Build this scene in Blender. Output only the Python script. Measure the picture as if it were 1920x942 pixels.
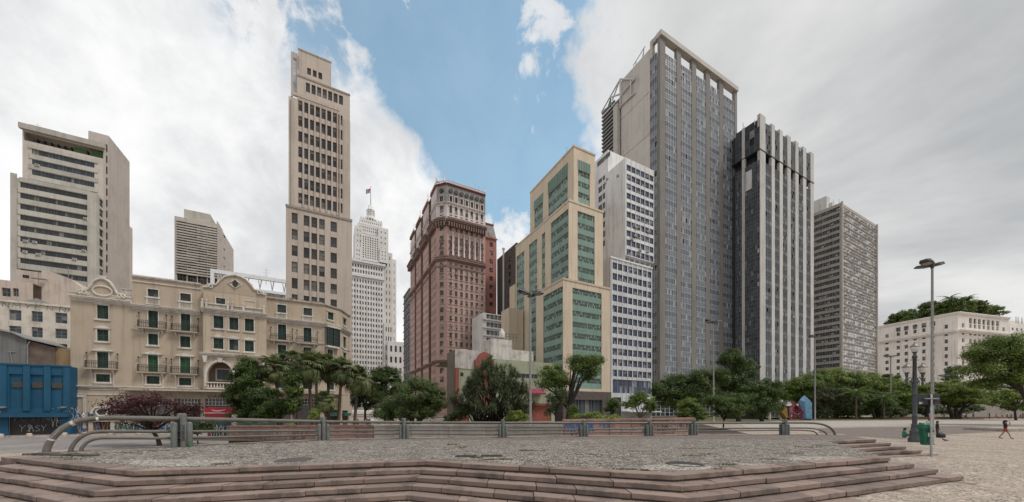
import bpy, math, random
import numpy as np
from mathutils import Vector, Matrix
random.seed(7); RNG = np.random.default_rng(11)
for o in list(bpy.data.objects): bpy.data.objects.remove(o)
scene = bpy.context.scene
COL = scene.collection
R = math.radians
# ---------------------------------------------------------------- camera
F, CX, HY, CZ = 650.0, 960.0, 770.0, 2.4      # focal length in photo pixels, principal column, horizon row, eye height
cam_d = bpy.data.cameras.new('camera'); cam = bpy.data.objects.new('camera', cam_d); COL.objects.link(cam)
cam.location = (0, 0, CZ); cam.rotation_euler = (R(90), 0, 0)
cam_d.sensor_fit = 'HORIZONTAL'; cam_d.sensor_width = 36.0; cam_d.lens = 36.0 * F / 1920.0
cam_d.shift_y = (HY - 471.0) / 1920.0
cam_d.clip_start = 0.1; cam_d.clip_end = 6000
scene.camera = cam
scene.render.resolution_x = 1024; scene.render.resolution_y = 502
# ---------------------------------------------------------------- sky, sun, exposure
SUN_EL, SUN_AZ = R(57), R(104)                # azimuth clockwise from +Y: to the right of the camera
sun_d = bpy.data.lights.new('sun', 'SUN'); sun = bpy.data.objects.new('sun', sun_d); COL.objects.link(sun)
sun_d.energy = 2.3; sun_d.angle = R(14); sun_d.color = (1.0, 0.955, 0.9)
sd = Vector((math.sin(SUN_AZ) * math.cos(SUN_EL), math.cos(SUN_AZ) * math.cos(SUN_EL), math.sin(SUN_EL)))
sun.rotation_euler = sd.to_track_quat('Z', 'Y').to_euler()
vs = scene.view_settings
vs.view_transform = 'Standard'; vs.look = 'None'; vs.exposure = 0.12; vs.gamma = 1.0; vs.use_curve_mapping = False

class NT:
    """tiny helper for node trees"""
    def __init__(s, nt): s.nt = nt; nt.nodes.clear()
    def n(s, typ, **kw):
        nd = s.nt.nodes.new(typ)
        for k, v in kw.items():
            if k.startswith('_'): setattr(nd, k[1:], v)
            else:
                key = int(k[1:]) if k[0] == 'i' and k[1:].isdigit() else k.replace('__', ' ')
                if isinstance(v, tuple) and len(v) == 2 and hasattr(v[0], 'outputs'): s.nt.links.new(v[0].outputs[v[1]], nd.inputs[key])
                elif hasattr(v, 'outputs'): s.nt.links.new(v.outputs[0], nd.inputs[key])
                else: nd.inputs[key].default_value = v
        return nd
    def m(s, op, a, b=0.0, c=None, clamp=False):
        kw = dict(i0=a, i1=b)
        if c is not None: kw['i2'] = c
        return s.n('ShaderNodeMath', _operation=op, _use_clamp=clamp, **kw)
    def ss(s, x, lo, hi):
        return s.n('ShaderNodeMapRange', _interpolation_type='SMOOTHSTEP', Value=x, **{'From__Min': lo, 'From__Max': hi})
    def lin(s, x, lo, hi, a=0.0, b=1.0):
        return s.n('ShaderNodeMapRange', Value=x, **{'From__Min': lo, 'From__Max': hi, 'To__Min': a, 'To__Max': b})
    def mix(s, f, a, b, blend='MIX'):
        nd = s.nt.nodes.new('ShaderNodeMix'); nd.data_type = 'RGBA'; nd.blend_type = blend; nd.clamp_factor = True
        for i, v in ((0, f), (6, a), (7, b)):
            if isinstance(v, tuple) and len(v) == 2 and hasattr(v[0], 'outputs'): s.nt.links.new(v[0].outputs[v[1]], nd.inputs[i])
            elif hasattr(v, 'outputs'):
                s.nt.links.new(v.outputs[2 if v.bl_idname == 'ShaderNodeMix' else 0], nd.inputs[i])
            else: nd.inputs[i].default_value = (v if i == 0 else (v[0], v[1], v[2], 1.0))
        return nd
def C3(nd):   # colour output of a mix node
    return (nd, 2)

world = bpy.data.worlds.new('World'); scene.world = world; world.use_nodes = True
w = NT(world.node_tree)
sky = w.n('ShaderNodeTexSky', _sky_type='NISHITA', _sun_disc=False, _sun_elevation=SUN_EL, _sun_rotation=SUN_AZ, _altitude=760.0, _air_density=1.1, _dust_density=0.6, _ozone_density=0.6)
tc = w.n('ShaderNodeTexCoord')
sep = w.n('ShaderNodeSeparateXYZ', i0=(tc, 'Generated'))
el = w.m('MULTIPLY', w.m('ARCSINE', (sep, 2)), 57.2958)
az = w.m('MULTIPLY', w.m('ARCTAN2', (sep, 0), (sep, 1)), 57.2958)
# project the direction on a cloud layer so that the clouds get finer and flatter towards the horizon
zz = w.m('ADD', w.m('MAXIMUM', (sep, 2), 0.0), 0.22)
cu = w.m('DIVIDE', (sep, 0), zz); cv = w.m('DIVIDE', (sep, 1), zz)
cp = w.n('ShaderNodeCombineXYZ', i0=cu, i1=cv, i2=(sep, 2))
nA = w.n('ShaderNodeTexNoise', Vector=cp, Scale=1.1, Detail=9.0, Roughness=0.6, Distortion=0.35)
nB = w.n('ShaderNodeTexNoise', Vector=(tc, 'Generated'), Scale=6.0, Detail=10.0, Roughness=0.62, Distortion=0.2)
nC = w.n('ShaderNodeTexNoise', Vector=cp, Scale=0.55, Detail=6.0, Roughness=0.55, Distortion=0.6)
# a gap in the cloud deck: bounded on the left by a slanting edge, on the right by an upright one
wob = w.m('MULTIPLY', w.m('SUBTRACT', nB, 0.5), 46.0)
wob2 = w.m('MULTIPLY', w.m('SUBTRACT', nA, 0.5), 16.0)
left_edge = w.m('SUBTRACT', az, w.m('SUBTRACT', 34.5, w.m('MULTIPLY', el, 1.36)))
left_d = w.m('ADD', left_edge, w.m('ADD', w.m('MULTIPLY', wob, 0.55), wob2))
right_d = w.m('ADD', w.m('SUBTRACT', 12.6, az), w.m('MULTIPLY', wob, 0.55))
low_d = w.m('ADD', w.m('MULTIPLY', w.m('SUBTRACT', el, 24.0), 0.9), wob)
gap = w.m('MINIMUM', w.m('MINIMUM', left_d, right_d), low_d)
cover_gap = w.m('SUBTRACT', 1.0, w.ss(gap, -2.0, 4.6))
# loose cloudlets that float in the gap
nD = w.n('ShaderNodeTexNoise', Vector=(tc, 'Generated'), Scale=9.0, Detail=8.0, Roughness=0.6, Distortion=0.3)
pd = w.m('ADD', w.m('POWER', w.m('DIVIDE', w.m('SUBTRACT', az, 4.0), 8.0), 2.0), w.m('POWER', w.m('DIVIDE', w.m('SUBTRACT', el, 47.5), 4.5), 2.0))
lets = w.m('MULTIPLY', w.ss(w.m('ADD', nD, w.m('MULTIPLY', w.m('SUBTRACT', 1.0, pd, clamp=True), 0.20)), 0.58, 0.72), 0.9)
cover = w.m('MAXIMUM', cover_gap, lets)
# thin places in the left bank
thin2 = w.m('MULTIPLY', w.m('MULTIPLY', w.ss(nD, 0.44, 0.58), w.ss(el, 37.0, 43.0)), w.m('MULTIPLY', w.ss(az, -44.0, -36.0), w.m('SUBTRACT', 1.0, w.ss(az, -26.0, -18.0))))
thin = w.m('MULTIPLY', w.ss(nA, 0.50, 0.64), w.m('MULTIPLY', w.ss(el, 36.0, 45.0), w.m('SUBTRACT', 1.0, w.ss(az, -6.0, 4.0))))
cover = w.m('MAXIMUM', w.m('SUBTRACT', cover, w.m('MULTIPLY', w.m('MAXIMUM', thin, thin2), 0.8), clamp=True), 0.17)
# shade of the clouds: bright bank on the left, a greyer deck on the right
deck = w.ss(w.m('ADD', az, wob2), 4.0, 30.0)
bright = w.mix(w.ss(w.m('ADD', nC, w.m('MULTIPLY', w.m('SUBTRACT', nB, 0.5), 0.7)), 0.30, 0.66), (0.62, 0.63, 0.65), (0.92, 0.92, 0.92))
greyc = w.mix(w.ss(w.m('ADD', nC, w.m('MULTIPLY', w.m('SUBTRACT', nA, 0.5), 0.5)), 0.34, 0.70), (0.42, 0.435, 0.45), (0.80, 0.795, 0.785))
ccol = w.mix(deck, bright, greyc)
skyc = w.mix(1.0, sky, (1.08, 1.42, 1.22), 'MULTIPLY')
bgS = w.n('ShaderNodeBackground', Color=C3(skyc), Strength=0.15)
bgC = w.n('ShaderNodeBackground', Color=C3(ccol), Strength=1.0)
mx = w.n('ShaderNodeMixShader', i0=cover, i1=bgS, i2=bgC)
w.n('ShaderNodeOutputWorld', Surface=mx)

# ---------------------------------------------------------------- materials
MATS = {}
def newmat(name):
    m = bpy.data.materials.new(name); m.use_nodes = True; MATS[name] = m
    return m, NT(m.node_tree)
def finish(t, col, rough=0.8, bump=None, bstr=0.3, bdist=0.02, metal=0.0, spec=0.4, **kw):
    p = t.n('ShaderNodeBsdfPrincipled')
    def put(k, v):
        if isinstance(v, tuple) and len(v) == 2 and hasattr(v[0], 'outputs'): t.nt.links.new(v[0].outputs[v[1]], p.inputs[k])
        elif hasattr(v, 'outputs'): t.nt.links.new(v.outputs[2 if v.bl_idname == 'ShaderNodeMix' else 0], p.inputs[k])
        elif k == 'Base Color': p.inputs[k].default_value = (v[0], v[1], v[2], 1)
        else: p.inputs[k].default_value = v
    put('Base Color', col); put('Roughness', rough); put('Metallic', metal); put('Specular IOR Level', spec)
    for k, v in kw.items(): put(k.replace('__', ' '), v)
    if bump is not None:
        b = t.n('ShaderNodeBump', Strength=bstr, Distance=bdist, Height=bump)
        t.nt.links.new(b.outputs[0], p.inputs['Normal'])
    t.n('ShaderNodeOutputMaterial', Surface=p)
def sc(c, k): return (c[0] * k, c[1] * k, c[2] * k)
def plaster(name, col, stain=0.35, streak=0.35, scale=0.25, rough=0.85, dirt=(0.42, 0.40, 0.37), spec=0.25, joint=None):
    """painted plaster, concrete or stone with blotches and rain streaks"""
    m, t = newmat(name)
    tc = t.n('ShaderNodeTexCoord'); g = t.n('ShaderNodeNewGeometry')
    n1 = t.n('ShaderNodeTexNoise', Vector=(g, 'Position'), Scale=scale, Detail=8.0, Roughness=0.65)
    mp = t.n('ShaderNodeMapping', Vector=(g, 'Position'), Scale=(1.6, 1.6, 0.07))
    n2 = t.n('ShaderNodeTexNoise', Vector=mp, Scale=1.0, Detail=6.0, Roughness=0.7)
    n3 = t.n('ShaderNodeTexNoise', Vector=(g, 'Position'), Scale=9.0, Detail=4.0, Roughness=0.6)
    a = t.mix(t.m('MULTIPLY', t.ss(n1, 0.42, 0.72), stain * 1.35, clamp=True), col, (col[0] * dirt[0] * 1.4, col[1] * dirt[1] * 1.4, col[2] * dirt[2] * 1.4))
    b = t.mix(t.m('MULTIPLY', t.ss(n2, 0.46, 0.74), streak * 1.7, clamp=True), C3(a), sc(col, 0.42))
    c = t.mix(t.m('MULTIPLY', t.ss(n3, 0.3, 0.8), 0.14), C3(b), sc(col, 1.22))
    r = t.n('ShaderNodeObjectInfo')
    d = t.mix(0.10, C3(c), (r, 'Random'), 'OVERLAY')
    finish(t, d, rough, bump=n3, bstr=0.25, bdist=0.03, spec=spec)
    return m
def flat(name, col, rough=0.6, metal=0.0, spec=0.4, var=0.25, scale=4.0):
    m, t = newmat(name)
    g = t.n('ShaderNodeNewGeometry')
    n = t.n('ShaderNodeTexNoise', Vector=(g, 'Position'), Scale=scale, Detail=6.0, Roughness=0.65)
    c = t.mix(t.ss(n, 0.3, 0.75), sc(col, 1.0 + var * 0.5), sc(col, 1.0 - var))
    finish(t, c, rough, bump=n, bstr=0.12, bdist=0.01, metal=metal, spec=spec)
    return m
def glassmat(name, lo, hi, rough=0.12, light=(0.30, 0.29, 0.27), pl=0.15, spec=0.5):
    """window glass seen from outside: dark rooms, now and then a blind or a painted pale reflection, every pane a little different"""
    m, t = newmat(name)
    g = t.n('ShaderNodeNewGeometry'); oi = t.n('ShaderNodeObjectInfo')
    rnd = t.m('FRACT', t.m('ADD', (g, 'Random Per Island'), t.m('MULTIPLY', (oi, 'Random'), 7.31)))
    r2 = t.m('FRACT', t.m('MULTIPLY', rnd, 17.17))
    n = t.n('ShaderNodeTexNoise', Vector=(g, 'Position'), Scale=0.8, Detail=3.0)
    c = t.mix(rnd, lo, hi)
    c2 = t.mix(t.m('MULTIPLY', t.m('GREATER_THAN', r2, 1.0 - pl), t.lin(n, 0.3, 0.7, 0.4, 1.0)), C3(c), light)
    rr = t.lin(r2, 0.0, 1.0, rough, rough + 0.18)
    finish(t, c2, rr, spec=spec, bump=n, bstr=0.06, bdist=0.2)
    return m

# ---------------------------------------------------------------- mesh helpers
class MB:
    def __init__(s): s.v = []; s.f = []; s.mi = []; s.sm = []
    def add(s, verts, faces, m=0, smooth=False):
        b = len(s.v); s.v.extend(verts)
        for f in faces: s.f.append(tuple(i + b for i in f)); s.mi.append(m); s.sm.append(smooth)
    def quad(s, a, b, c, d, m=0): s.add([a, b, c, d], [(0, 1, 2, 3)], m)
    def hexa(s, p, m=0):     # p: 4 bottom (ccw from above) + 4 top
        s.add(p, [(3, 2, 1, 0), (4, 5, 6, 7), (0, 1, 5, 4), (1, 2, 6, 5), (2, 3, 7, 6), (3, 0, 4, 7)], m)
    def box(s, x0, x1, y0, y1, z0, z1, m=0):
        s.hexa([(x0, y0, z0), (x1, y0, z0), (x1, y1, z0), (x0, y1, z0), (x0, y0, z1), (x1, y0, z1), (x1, y1, z1), (x0, y1, z1)], m)
    def bbox(s, x0, x1, y0, y1, z0, z1, e=0.01, m=0):   # box with chamfered edges all round
        v = []; 
        for sx in (0, 1):
            for sy in (0, 1):
                for sz in (0, 1):
                    X = x1 if sx else x0; Y = y1 if sy else y0; Z = z1 if sz else z0
                    dx = -e if sx else e; dy = -e if sy else e; dz = -e if sz else e
                    v += [(X, Y + dy, Z + dz), (X + dx, Y, Z + dz), (X + dx, Y + dy, Z)]
        I = lambda a, b, c, k: (a * 4 + b * 2 + c) * 3 + k
        f = [(I(0,0,0,0), I(0,0,1,0), I(0,1,1,0), I(0,1,0,0)), (I(1,0,0,0), I(1,1,0,0), I(1,1,1,0), I(1,0,1,0)),
             (I(0,0,0,1), I(1,0,0,1), I(1,0,1,1), I(0,0,1,1)), (I(0,1,0,1), I(0,1,1,1), I(1,1,1,1), I(1,1,0,1)),
             (I(0,0,0,2), I(0,1,0,2), I(1,1,0,2), I(1,0,0,2)), (I(0,0,1,2), I(1,0,1,2), I(1,1,1,2), I(0,1,1,2))]
        for a in (0, 1):
            for b in (0, 1):
                f.append((I(0,a,b,1), I(0,a,b,2), I(1,a,b,2), I(1,a,b,1))); f.append((I(a,0,b,0), I(a,0,b,2), I(a,1,b,2), I(a,1,b,0)))
                f.append((I(a,b,0,0), I(a,b,0,1), I(a,b,1,1), I(a,b,1,0)))
                for c in (0, 1): f.append((I(a,b,c,0), I(a,b,c,1), I(a,b,c,2)))
        s.add(v, f, m)
    def prism(s, poly, z0, z1, m=0):    # poly ccw from above
        n = len(poly)
        s.add([(x, y, z0) for x, y in poly] + [(x, y, z1) for x, y in poly],
              [tuple(range(n - 1, -1, -1)), tuple(range(n, 2 * n))] + [(i, (i + 1) % n, n + (i + 1) % n, n + i) for i in range(n)], m)
    def extr(s, poly, y0, y1, m=0):     # poly in (x,z), extruded along y (y0 = outward side)
        n = len(poly)
        s.add([(x, y0, z) for x, z in poly] + [(x, y1, z) for x, z in poly],
              [tuple(range(n)), tuple(range(2 * n - 1, n - 1, -1))] + [((i + 1) % n, i, n + i, n + (i + 1) % n) for i in range(n)], m)
    def tube(s, pts, r, n=8, m=0, caps=True):
        pts = [Vector(p) for p in pts]; k = len(pts)
        rr = r if isinstance(r, (list, tuple)) else [r] * k
        vs_, fs = [], []; ref = None
        for i, p in enumerate(pts):
            t = (pts[min(i + 1, k - 1)] - pts[max(i - 1, 0)])
            t = t.normalized() if t.length > 1e-9 else Vector((0, 0, 1))
            if ref is None: ref = Vector((1, 0, 0)) if abs(t.x) < 0.8 else Vector((0, 1, 0))
            a = (ref - t * ref.dot(t)).normalized(); b = t.cross(a); ref = a
            for j in range(n):
                q = 2 * math.pi * j / n; c = p + (a * math.cos(q) + b * math.sin(q)) * rr[i]; vs_.append(tuple(c))
        for i in range(k - 1):
            for j in range(n): fs.append((i * n + j, i * n + (j + 1) % n, (i + 1) * n + (j + 1) % n, (i + 1) * n + j))
        s.add(vs_, fs, m, True)
        if caps:
            s.add([vs_[j] for j in range(n)], [tuple(range(n - 1, -1, -1))], m); s.add([vs_[(k - 1) * n + j] for j in range(n)], [tuple(range(n))], m)
    def lathe(s, prof, c=(0, 0, 0), n=16, m=0, smooth=True):   # prof: (r,z) from bottom to top
        vs_, fs = [], []
        for r, z in prof:
            for j in range(n):
                q = 2 * math.pi * j / n; vs_.append((c[0] + r * math.cos(q), c[1] + r * math.sin(q), c[2] + z))
        for i in range(len(prof) - 1):
            for j in range(n): fs.append((i * n + j, i * n + (j + 1) % n, (i + 1) * n + (j + 1) % n, (i + 1) * n + j))
        s.add(vs_, fs, m, smooth)
    def mesh(s, name, mats):
        me = bpy.data.meshes.new(name); me.from_pydata(s.v, [], s.f)
        for m in (mats if isinstance(mats, (list, tuple)) else [mats]): me.materials.append(MATS[m])
        me.polygons.foreach_set('material_index', s.mi); me.polygons.foreach_set('use_smooth', s.sm)
        me.update(); return me
    def build(s, name, mats, parent=None, **tags):
        return link(name, s.mesh(name, mats), parent, **tags)
def link(name, data, parent=None, loc=None, rotz=None, label=None, cat=None, group=None, kind=None):
    o = bpy.data.objects.new(name, data); COL.objects.link(o)
    if parent is not None: o.parent = parent
    if loc is not None: o.location = loc
    if rotz is not None: o.rotation_euler = (0, 0, rotz)
    if label: o['label'] = label
    if cat: o['category'] = cat
    if group: o['group'] = group
    if kind: o['kind'] = kind
    return o
def thing(name, label, cat, loc=(0, 0, 0), rotz=0.0, group=None): return link(name, None, None, loc, rotz, label, cat, group)
def dup(root, loc, rotz=None, label=None, scale=None):
    r = root.copy(); COL.objects.link(r); r.location = loc
    if rotz is not None: r.rotation_euler = (0, 0, rotz)
    if scale is not None: r.scale = (scale,) * 3
    if label: r['label'] = label
    for ch in list(root.children):
        c = ch.copy(); COL.objects.link(c); c.parent = r
        for g in ch.children:
            d = g.copy(); COL.objects.link(d); d.parent = c
    return r
def smooth01(x, a, b):
    t = min(1.0, max(0.0, (x - a) / (b - a))); return t * t * (3 - 2 * t)
def gz(x, y):      # the street on the left lies lower than the square on the right
    return -0.8 * smooth01(-x, -9, 9) * smooth01(y, 13, 27) + 0.17 * smooth01(x, 3.5, 9) * (1 - smooth01(y, 14.5, 21))
def at(px, py, d): return Vector(((px - CX) * d / F, d, CZ - (py - HY) * d / F))
def gd(py, z=0.0): return F * (CZ - z) / (py - HY)

# ---------------------------------------------------------------- buildings
class Bld:
    def __init__(s, name, label, cat, px, d, rot=27.9, z0=0.0, group=None):
        s.A = ((px - CX) * d / F, d); s.rot = R(rot); s.c = math.cos(s.rot); s.s = math.sin(s.rot); s.z0 = z0
        s.o = thing(name, label, cat, (s.A[0], s.A[1], z0), s.rot, group); s.wins = []
    def hit(s, px, x0, y0, th):
        r = (px - CX) / F; a = s.rot + th
        X0 = s.A[0] + s.c * x0 - s.s * y0; Y0 = s.A[1] + s.s * x0 + s.c * y0
        return (r * Y0 - X0) / (math.cos(a) - r * math.sin(a))
    def X(s, px, y=0.0): return s.hit(px, 0, y, 0)
    def Y(s, px, x=0.0): return s.hit(px, x, 0, math.pi / 2)
    def depth(s, x, y): return s.A[1] + s.s * x + s.c * y
    def Z(s, py, x, y): return CZ - (py - HY) * s.depth(x, y) / F - s.z0
    def part(s, name, mb, mats, parent=None, **k): return mb.build(name, mats, parent or s.o, **k)
    def front(s, y=0.0, x0=0.0): return Plane(s, x0, y, 0.0)
    def left(s, x=0.0, y0=0.0): return Plane(s, x, y0, -math.pi / 2)
    def right(s, x, y0=0.0): return Plane(s, x, y0, math.pi / 2)
    def flush(s, limit=290):
        def area(q):
            pl, cs, cz, w_, h_, me, off, nm, lb = q
            x, y, z = pl.pt(cs, cz, 0); return w_ * h_ / s.depth(x, y) ** 2
        s.wins.sort(key=area, reverse=True)
        cnt = {}; rest = {}
        for q in s.wins:
            pl, cs, cz, w_, h_, me, off, nm, lb = q
            cnt[nm] = cnt.get(nm, 0) + 1
            if cnt[nm] <= limit:
                o = link(nm, me, s.o, pl.pt(cs, cz, -off), pl.th)
                if lb: o['label'] = lb
            else: rest.setdefault(nm, []).append(q)
        for nm, L in rest.items():
            mb = MB(); mats = []
            for pl, cs, cz, w_, h_, me, off, nm_, lb in L:
                base = Matrix.Translation(pl.pt(cs, cz, -off)) @ Matrix.Rotation(pl.th, 4, 'Z')
                idx = []
                for mm in me.materials:
                    if mm.name not in mats: mats.append(mm.name)
                    idx.append(mats.index(mm.name))
                vv = [tuple(base @ v.co) for v in me.vertices]; b = len(mb.v); mb.v.extend(vv)
                for p in me.polygons:
                    mb.f.append(tuple(i + b for i in p.vertices)); mb.mi.append(idx[p.material_index]); mb.sm.append(False)
            mb.build(nm + '_rows', mats, s.o, kind='stuff')
        s.wins = []
class Plane:
    def __init__(s, b, x0, y0, th): s.b = b; s.x0 = x0; s.y0 = y0; s.th = th; s.ct = math.cos(th); s.st = math.sin(th)
    def pt(s, q, z, o=0.0): return (s.x0 + s.ct * q + s.st * o, s.y0 + s.st * q - s.ct * o, z)
    def S(s, px): return s.b.hit(px, s.x0, s.y0, s.th)
    def Z(s, px, py):
        x, y, _ = s.pt(s.S(px), 0); return s.b.Z(py, x, y)
    def Zs(s, q, py):
        x, y, _ = s.pt(q, 0); return s.b.Z(py, x, y)
    def box(s, mb, s0, s1, z0, z1, o0, o1, m=0):
        p = [s.pt(a, z, o) for z in (z0, z1) for a, o in ((s0, o1), (s1, o1), (s1, o0), (s0, o0))]
        mb.hexa(p, m)
    def wall(s, mb, s0, s1, z0, z1, holes, rev=0.25, m=0, mr=None):
        """sheet of wall with real openings and reveals; holes are (s0,s1,z0,z1)"""
        mr = m if mr is None else mr
        holes = [(max(a, s0), min(b, s1), max(c, z0), min(d, z1)) for a, b, c, d in holes]
        xs = sorted({s0, s1, *[h[0] for h in holes], *[h[1] for h in holes]}); zs = sorted({z0, z1, *[h[2] for h in holes], *[h[3] for h in holes]})
        def clean(L):
            o = [L[0]]
            for v in L[1:]:
                if v - o[-1] > 1e-4: o.append(v)
            return o
        xs = clean(xs); zs = clean(zs)
        H = np.array(holes) if holes else np.zeros((0, 4))
        for i in range(len(xs) - 1):
            xm = (xs[i] + xs[i + 1]) / 2; sub = H[(H[:, 0] < xm) & (H[:, 1] > xm)] if len(H) else H
            run = None
            for j in range(len(zs) - 1):
                zm = (zs[j] + zs[j + 1]) / 2
                inh = len(sub) and bool(((sub[:, 2] < zm) & (sub[:, 3] > zm)).any())
                if not inh and run is None: run = zs[j]
                if inh and run is not None:
                    mb.quad(s.pt(xs[i], run), s.pt(xs[i + 1], run), s.pt(xs[i + 1], zs[j]), s.pt(xs[i], zs[j]), m); run = None
            if run is not None: mb.quad(s.pt(xs[i], run), s.pt(xs[i + 1], run), s.pt(xs[i + 1], zs[-1]), s.pt(xs[i], zs[-1]), m)
        for a, b, c, d in holes:
            mb.quad(s.pt(a, c), s.pt(b, c), s.pt(b, c, -rev), s.pt(a, c, -rev), mr); mb.quad(s.pt(a, d, -rev), s.pt(b, d, -rev), s.pt(b, d), s.pt(a, d), mr)
            mb.quad(s.pt(a, c), s.pt(a, c, -rev), s.pt(a, d, -rev), s.pt(a, d), mr); mb.quad(s.pt(b, c, -rev), s.pt(b, c), s.pt(b, d), s.pt(b, d, -rev), mr)
    def win(s, h, mats, nx=1, nz=1, fr=0.06, off=0.2, nm='window', bar=None, lb=None, prot=0.05):
        a, b, c, d = h
        s.b.wins.append((s, (a + b) / 2, (c + d) / 2, b - a, d - c, winmesh(b - a, d - c, mats, nx, nz, fr, bar, prot), off, nm, lb))
WM = {}
def winmesh(w_, h_, mats, nx, nz, fr, bar=None, prot=0.05):
    key = (round(w_, 2), round(h_, 2), mats, nx, nz, fr, bar, prot)
    if key in WM: return WM[key]
    mb = MB(); w2, h2 = w_ / 2 + 0.005, h_ / 2 + 0.005; br = bar or fr * 0.7
    for i in range(nx):
        for j in range(nz):
            x0 = -w2 + 2 * w2 * i / nx; x1 = -w2 + 2 * w2 * (i + 1) / nx; z0 = -h2 + 2 * h2 * j / nz; z1 = -h2 + 2 * h2 * (j + 1) / nz
            t1, t2 = random.uniform(-.006, .006), random.uniform(-.006, .006)
            mb.quad((x0, t1, z0), (x1, t2, z0), (x1, t2 + t1, z1), (x0, t1 - t2, z1), 0)
    if fr > 0:
        p = prot
        mb.box(-w2, -w2 + fr, -p, 0.02, -h2, h2, 1); mb.box(w2 - fr, w2, -p, 0.02, -h2, h2, 1)
        mb.box(-w2 + fr, w2 - fr, -p, 0.02, -h2, -h2 + fr, 1); mb.box(-w2 + fr, w2 - fr, -p, 0.02, h2 - fr, h2, 1)
        for i in range(1, nx): x = -w2 + 2 * w2 * i / nx; mb.box(x - br / 2, x + br / 2, -p * 0.8, 0.02, -h2 + fr, h2 - fr, 1)
        for j in range(1, nz): z = -h2 + 2 * h2 * j / nz; mb.box(-w2 + fr, w2 - fr, -p * 0.7, 0.02, z - br / 2, z + br / 2, 1)
    WM[key] = mb.mesh('window', list(mats)); return WM[key]
def lerp(a, b, t): return a + (b - a) * t
def even(a, b, n, fill): # n evenly spread intervals over [a,b], each filling 'fill' of its pitch
    p = (b - a) / n; return [(a + p * (i + .5 - fill / 2), a + p * (i + .5 + fill / 2)) for i in range(n)]
# ================================================================ ground, platform, stairs, railing
def stone_mosaic(name, c1, c2, joint, scale, patch, patch_amt=0.5, bstr=0.6, dry=0.5, worn=None):
    """small paving stones laid by hand: each stone its own tone, dark joints, worn patches"""
    m, t = newmat(name); g = t.n('ShaderNodeNewGeometry')
    big = t.n('ShaderNodeTexNoise', Vector=(g, 'Position'), Scale=0.22, Detail=6.0, Roughness=0.62)
    mid = t.n('ShaderNodeTexNoise', Vector=(g, 'Position'), Scale=1.3, Detail=5.0, Roughness=0.6)
    warp = t.n('ShaderNodeVectorMath', _operation='ADD', i0=(g, 'Position'), i1=t.n('ShaderNodeVectorMath', _operation='SCALE', i0=(t.n('ShaderNodeTexNoise', Vector=(g, 'Position'), Scale=0.9, Detail=2.0), 1), Scale=0.35))
    v = t.n('ShaderNodeTexVoronoi', Vector=warp, Scale=scale, Randomness=0.75)
    e = t.n('ShaderNodeTexVoronoi', _feature='DISTANCE_TO_EDGE', Vector=warp, Scale=scale, Randomness=0.75)
    tone = t.n('ShaderNodeSeparateColor', i0=(v, 'Color'))
    c = t.mix(t.lin((tone, 0), 0, 1, 0.0, 1.0), c1, c2)
    c = t.mix(t.m('MULTIPLY', t.ss(big, 0.45, 0.68), patch_amt), C3(c), patch)
    c = t.mix(t.m('MULTIPLY', t.ss(mid, 0.5, 0.75), 0.35), C3(c), sc(c1, 0.55))
    if worn: c = t.mix(t.m('MULTIPLY', t.ss(t.n('ShaderNodeTexNoise', Vector=(g, 'Position'), Scale=0.45, Detail=7.0, Roughness=0.7), 0.60, 0.70), 0.7), C3(c), worn)
    c = t.mix(t.m('SUBTRACT', 1.0, t.ss((e, 0), 0.015, 0.10)), C3(c), joint)
    h = t.m('ADD', t.ss((e, 0), 0.0, 0.16), t.m('MULTIPLY', (tone, 1), 0.5))
    h = t.m('ADD', h, t.m('MULTIPLY', mid, 1.2))
    finish(t, c, 0.8, bump=h, bstr=bstr, bdist=0.03, spec=0.3)
stone_mosaic('cobble', (0.15, 0.132, 0.112), (0.44, 0.395, 0.345), (0.05, 0.044, 0.036), 9.0, (0.30, 0.26, 0.225), 0.45, bstr=0.9, worn=(0.46, 0.43, 0.385))
stone_mosaic('mosaic', (0.30, 0.245, 0.20), (0.53, 0.45, 0.37), (0.13, 0.105, 0.085), 8.0, (0.27, 0.225, 0.19), 0.7, bstr=0.4, worn=(0.21, 0.18, 0.155))
stone_mosaic('pale_mosaic', (0.36, 0.34, 0.31), (0.46, 0.43, 0.40), (0.24, 0.22, 0.20), 6.0, (0.33, 0.30, 0.27), 0.6, bstr=0.3)
stone_mosaic('brown_paving', (0.17, 0.135, 0.12), (0.23, 0.185, 0.165), (0.10, 0.085, 0.075), 7.0, (0.19, 0.16, 0.145), 0.7, bstr=0.4)
def asphalt(name, col):
    m, t = newmat(name); g = t.n('ShaderNodeNewGeometry')
    a = t.n('ShaderNodeTexNoise', Vector=(g, 'Position'), Scale=0.35, Detail=8.0, Roughness=0.65)
    b = t.n('ShaderNodeTexNoise', Vector=(g, 'Position'), Scale=60.0, Detail=3.0)
    k = t.n('ShaderNodeTexVoronoi', _feature='DISTANCE_TO_EDGE', Vector=(g, 'Position'), Scale=0.35, Randomness=1.0)
    c = t.mix(t.ss(a, 0.35, 0.7), sc(col, 1.15), sc(col, 0.75)); c = t.mix(t.m('MULTIPLY', t.ss(b, 0.4, 0.7), 0.4), C3(c), sc(col, 1.7))
    c = t.mix(t.m('MULTIPLY', t.m('SUBTRACT', 1.0, t.ss((k, 0), 0.0, 0.02)), 0.6), C3(c), sc(col, 0.45))
    finish(t, c, 0.85, bump=b, bstr=0.3, bdist=0.01, spec=0.3)
asphalt('asphalt', (0.20, 0.185, 0.175)); asphalt('worn_asphalt', (0.155, 0.125, 0.11))
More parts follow.
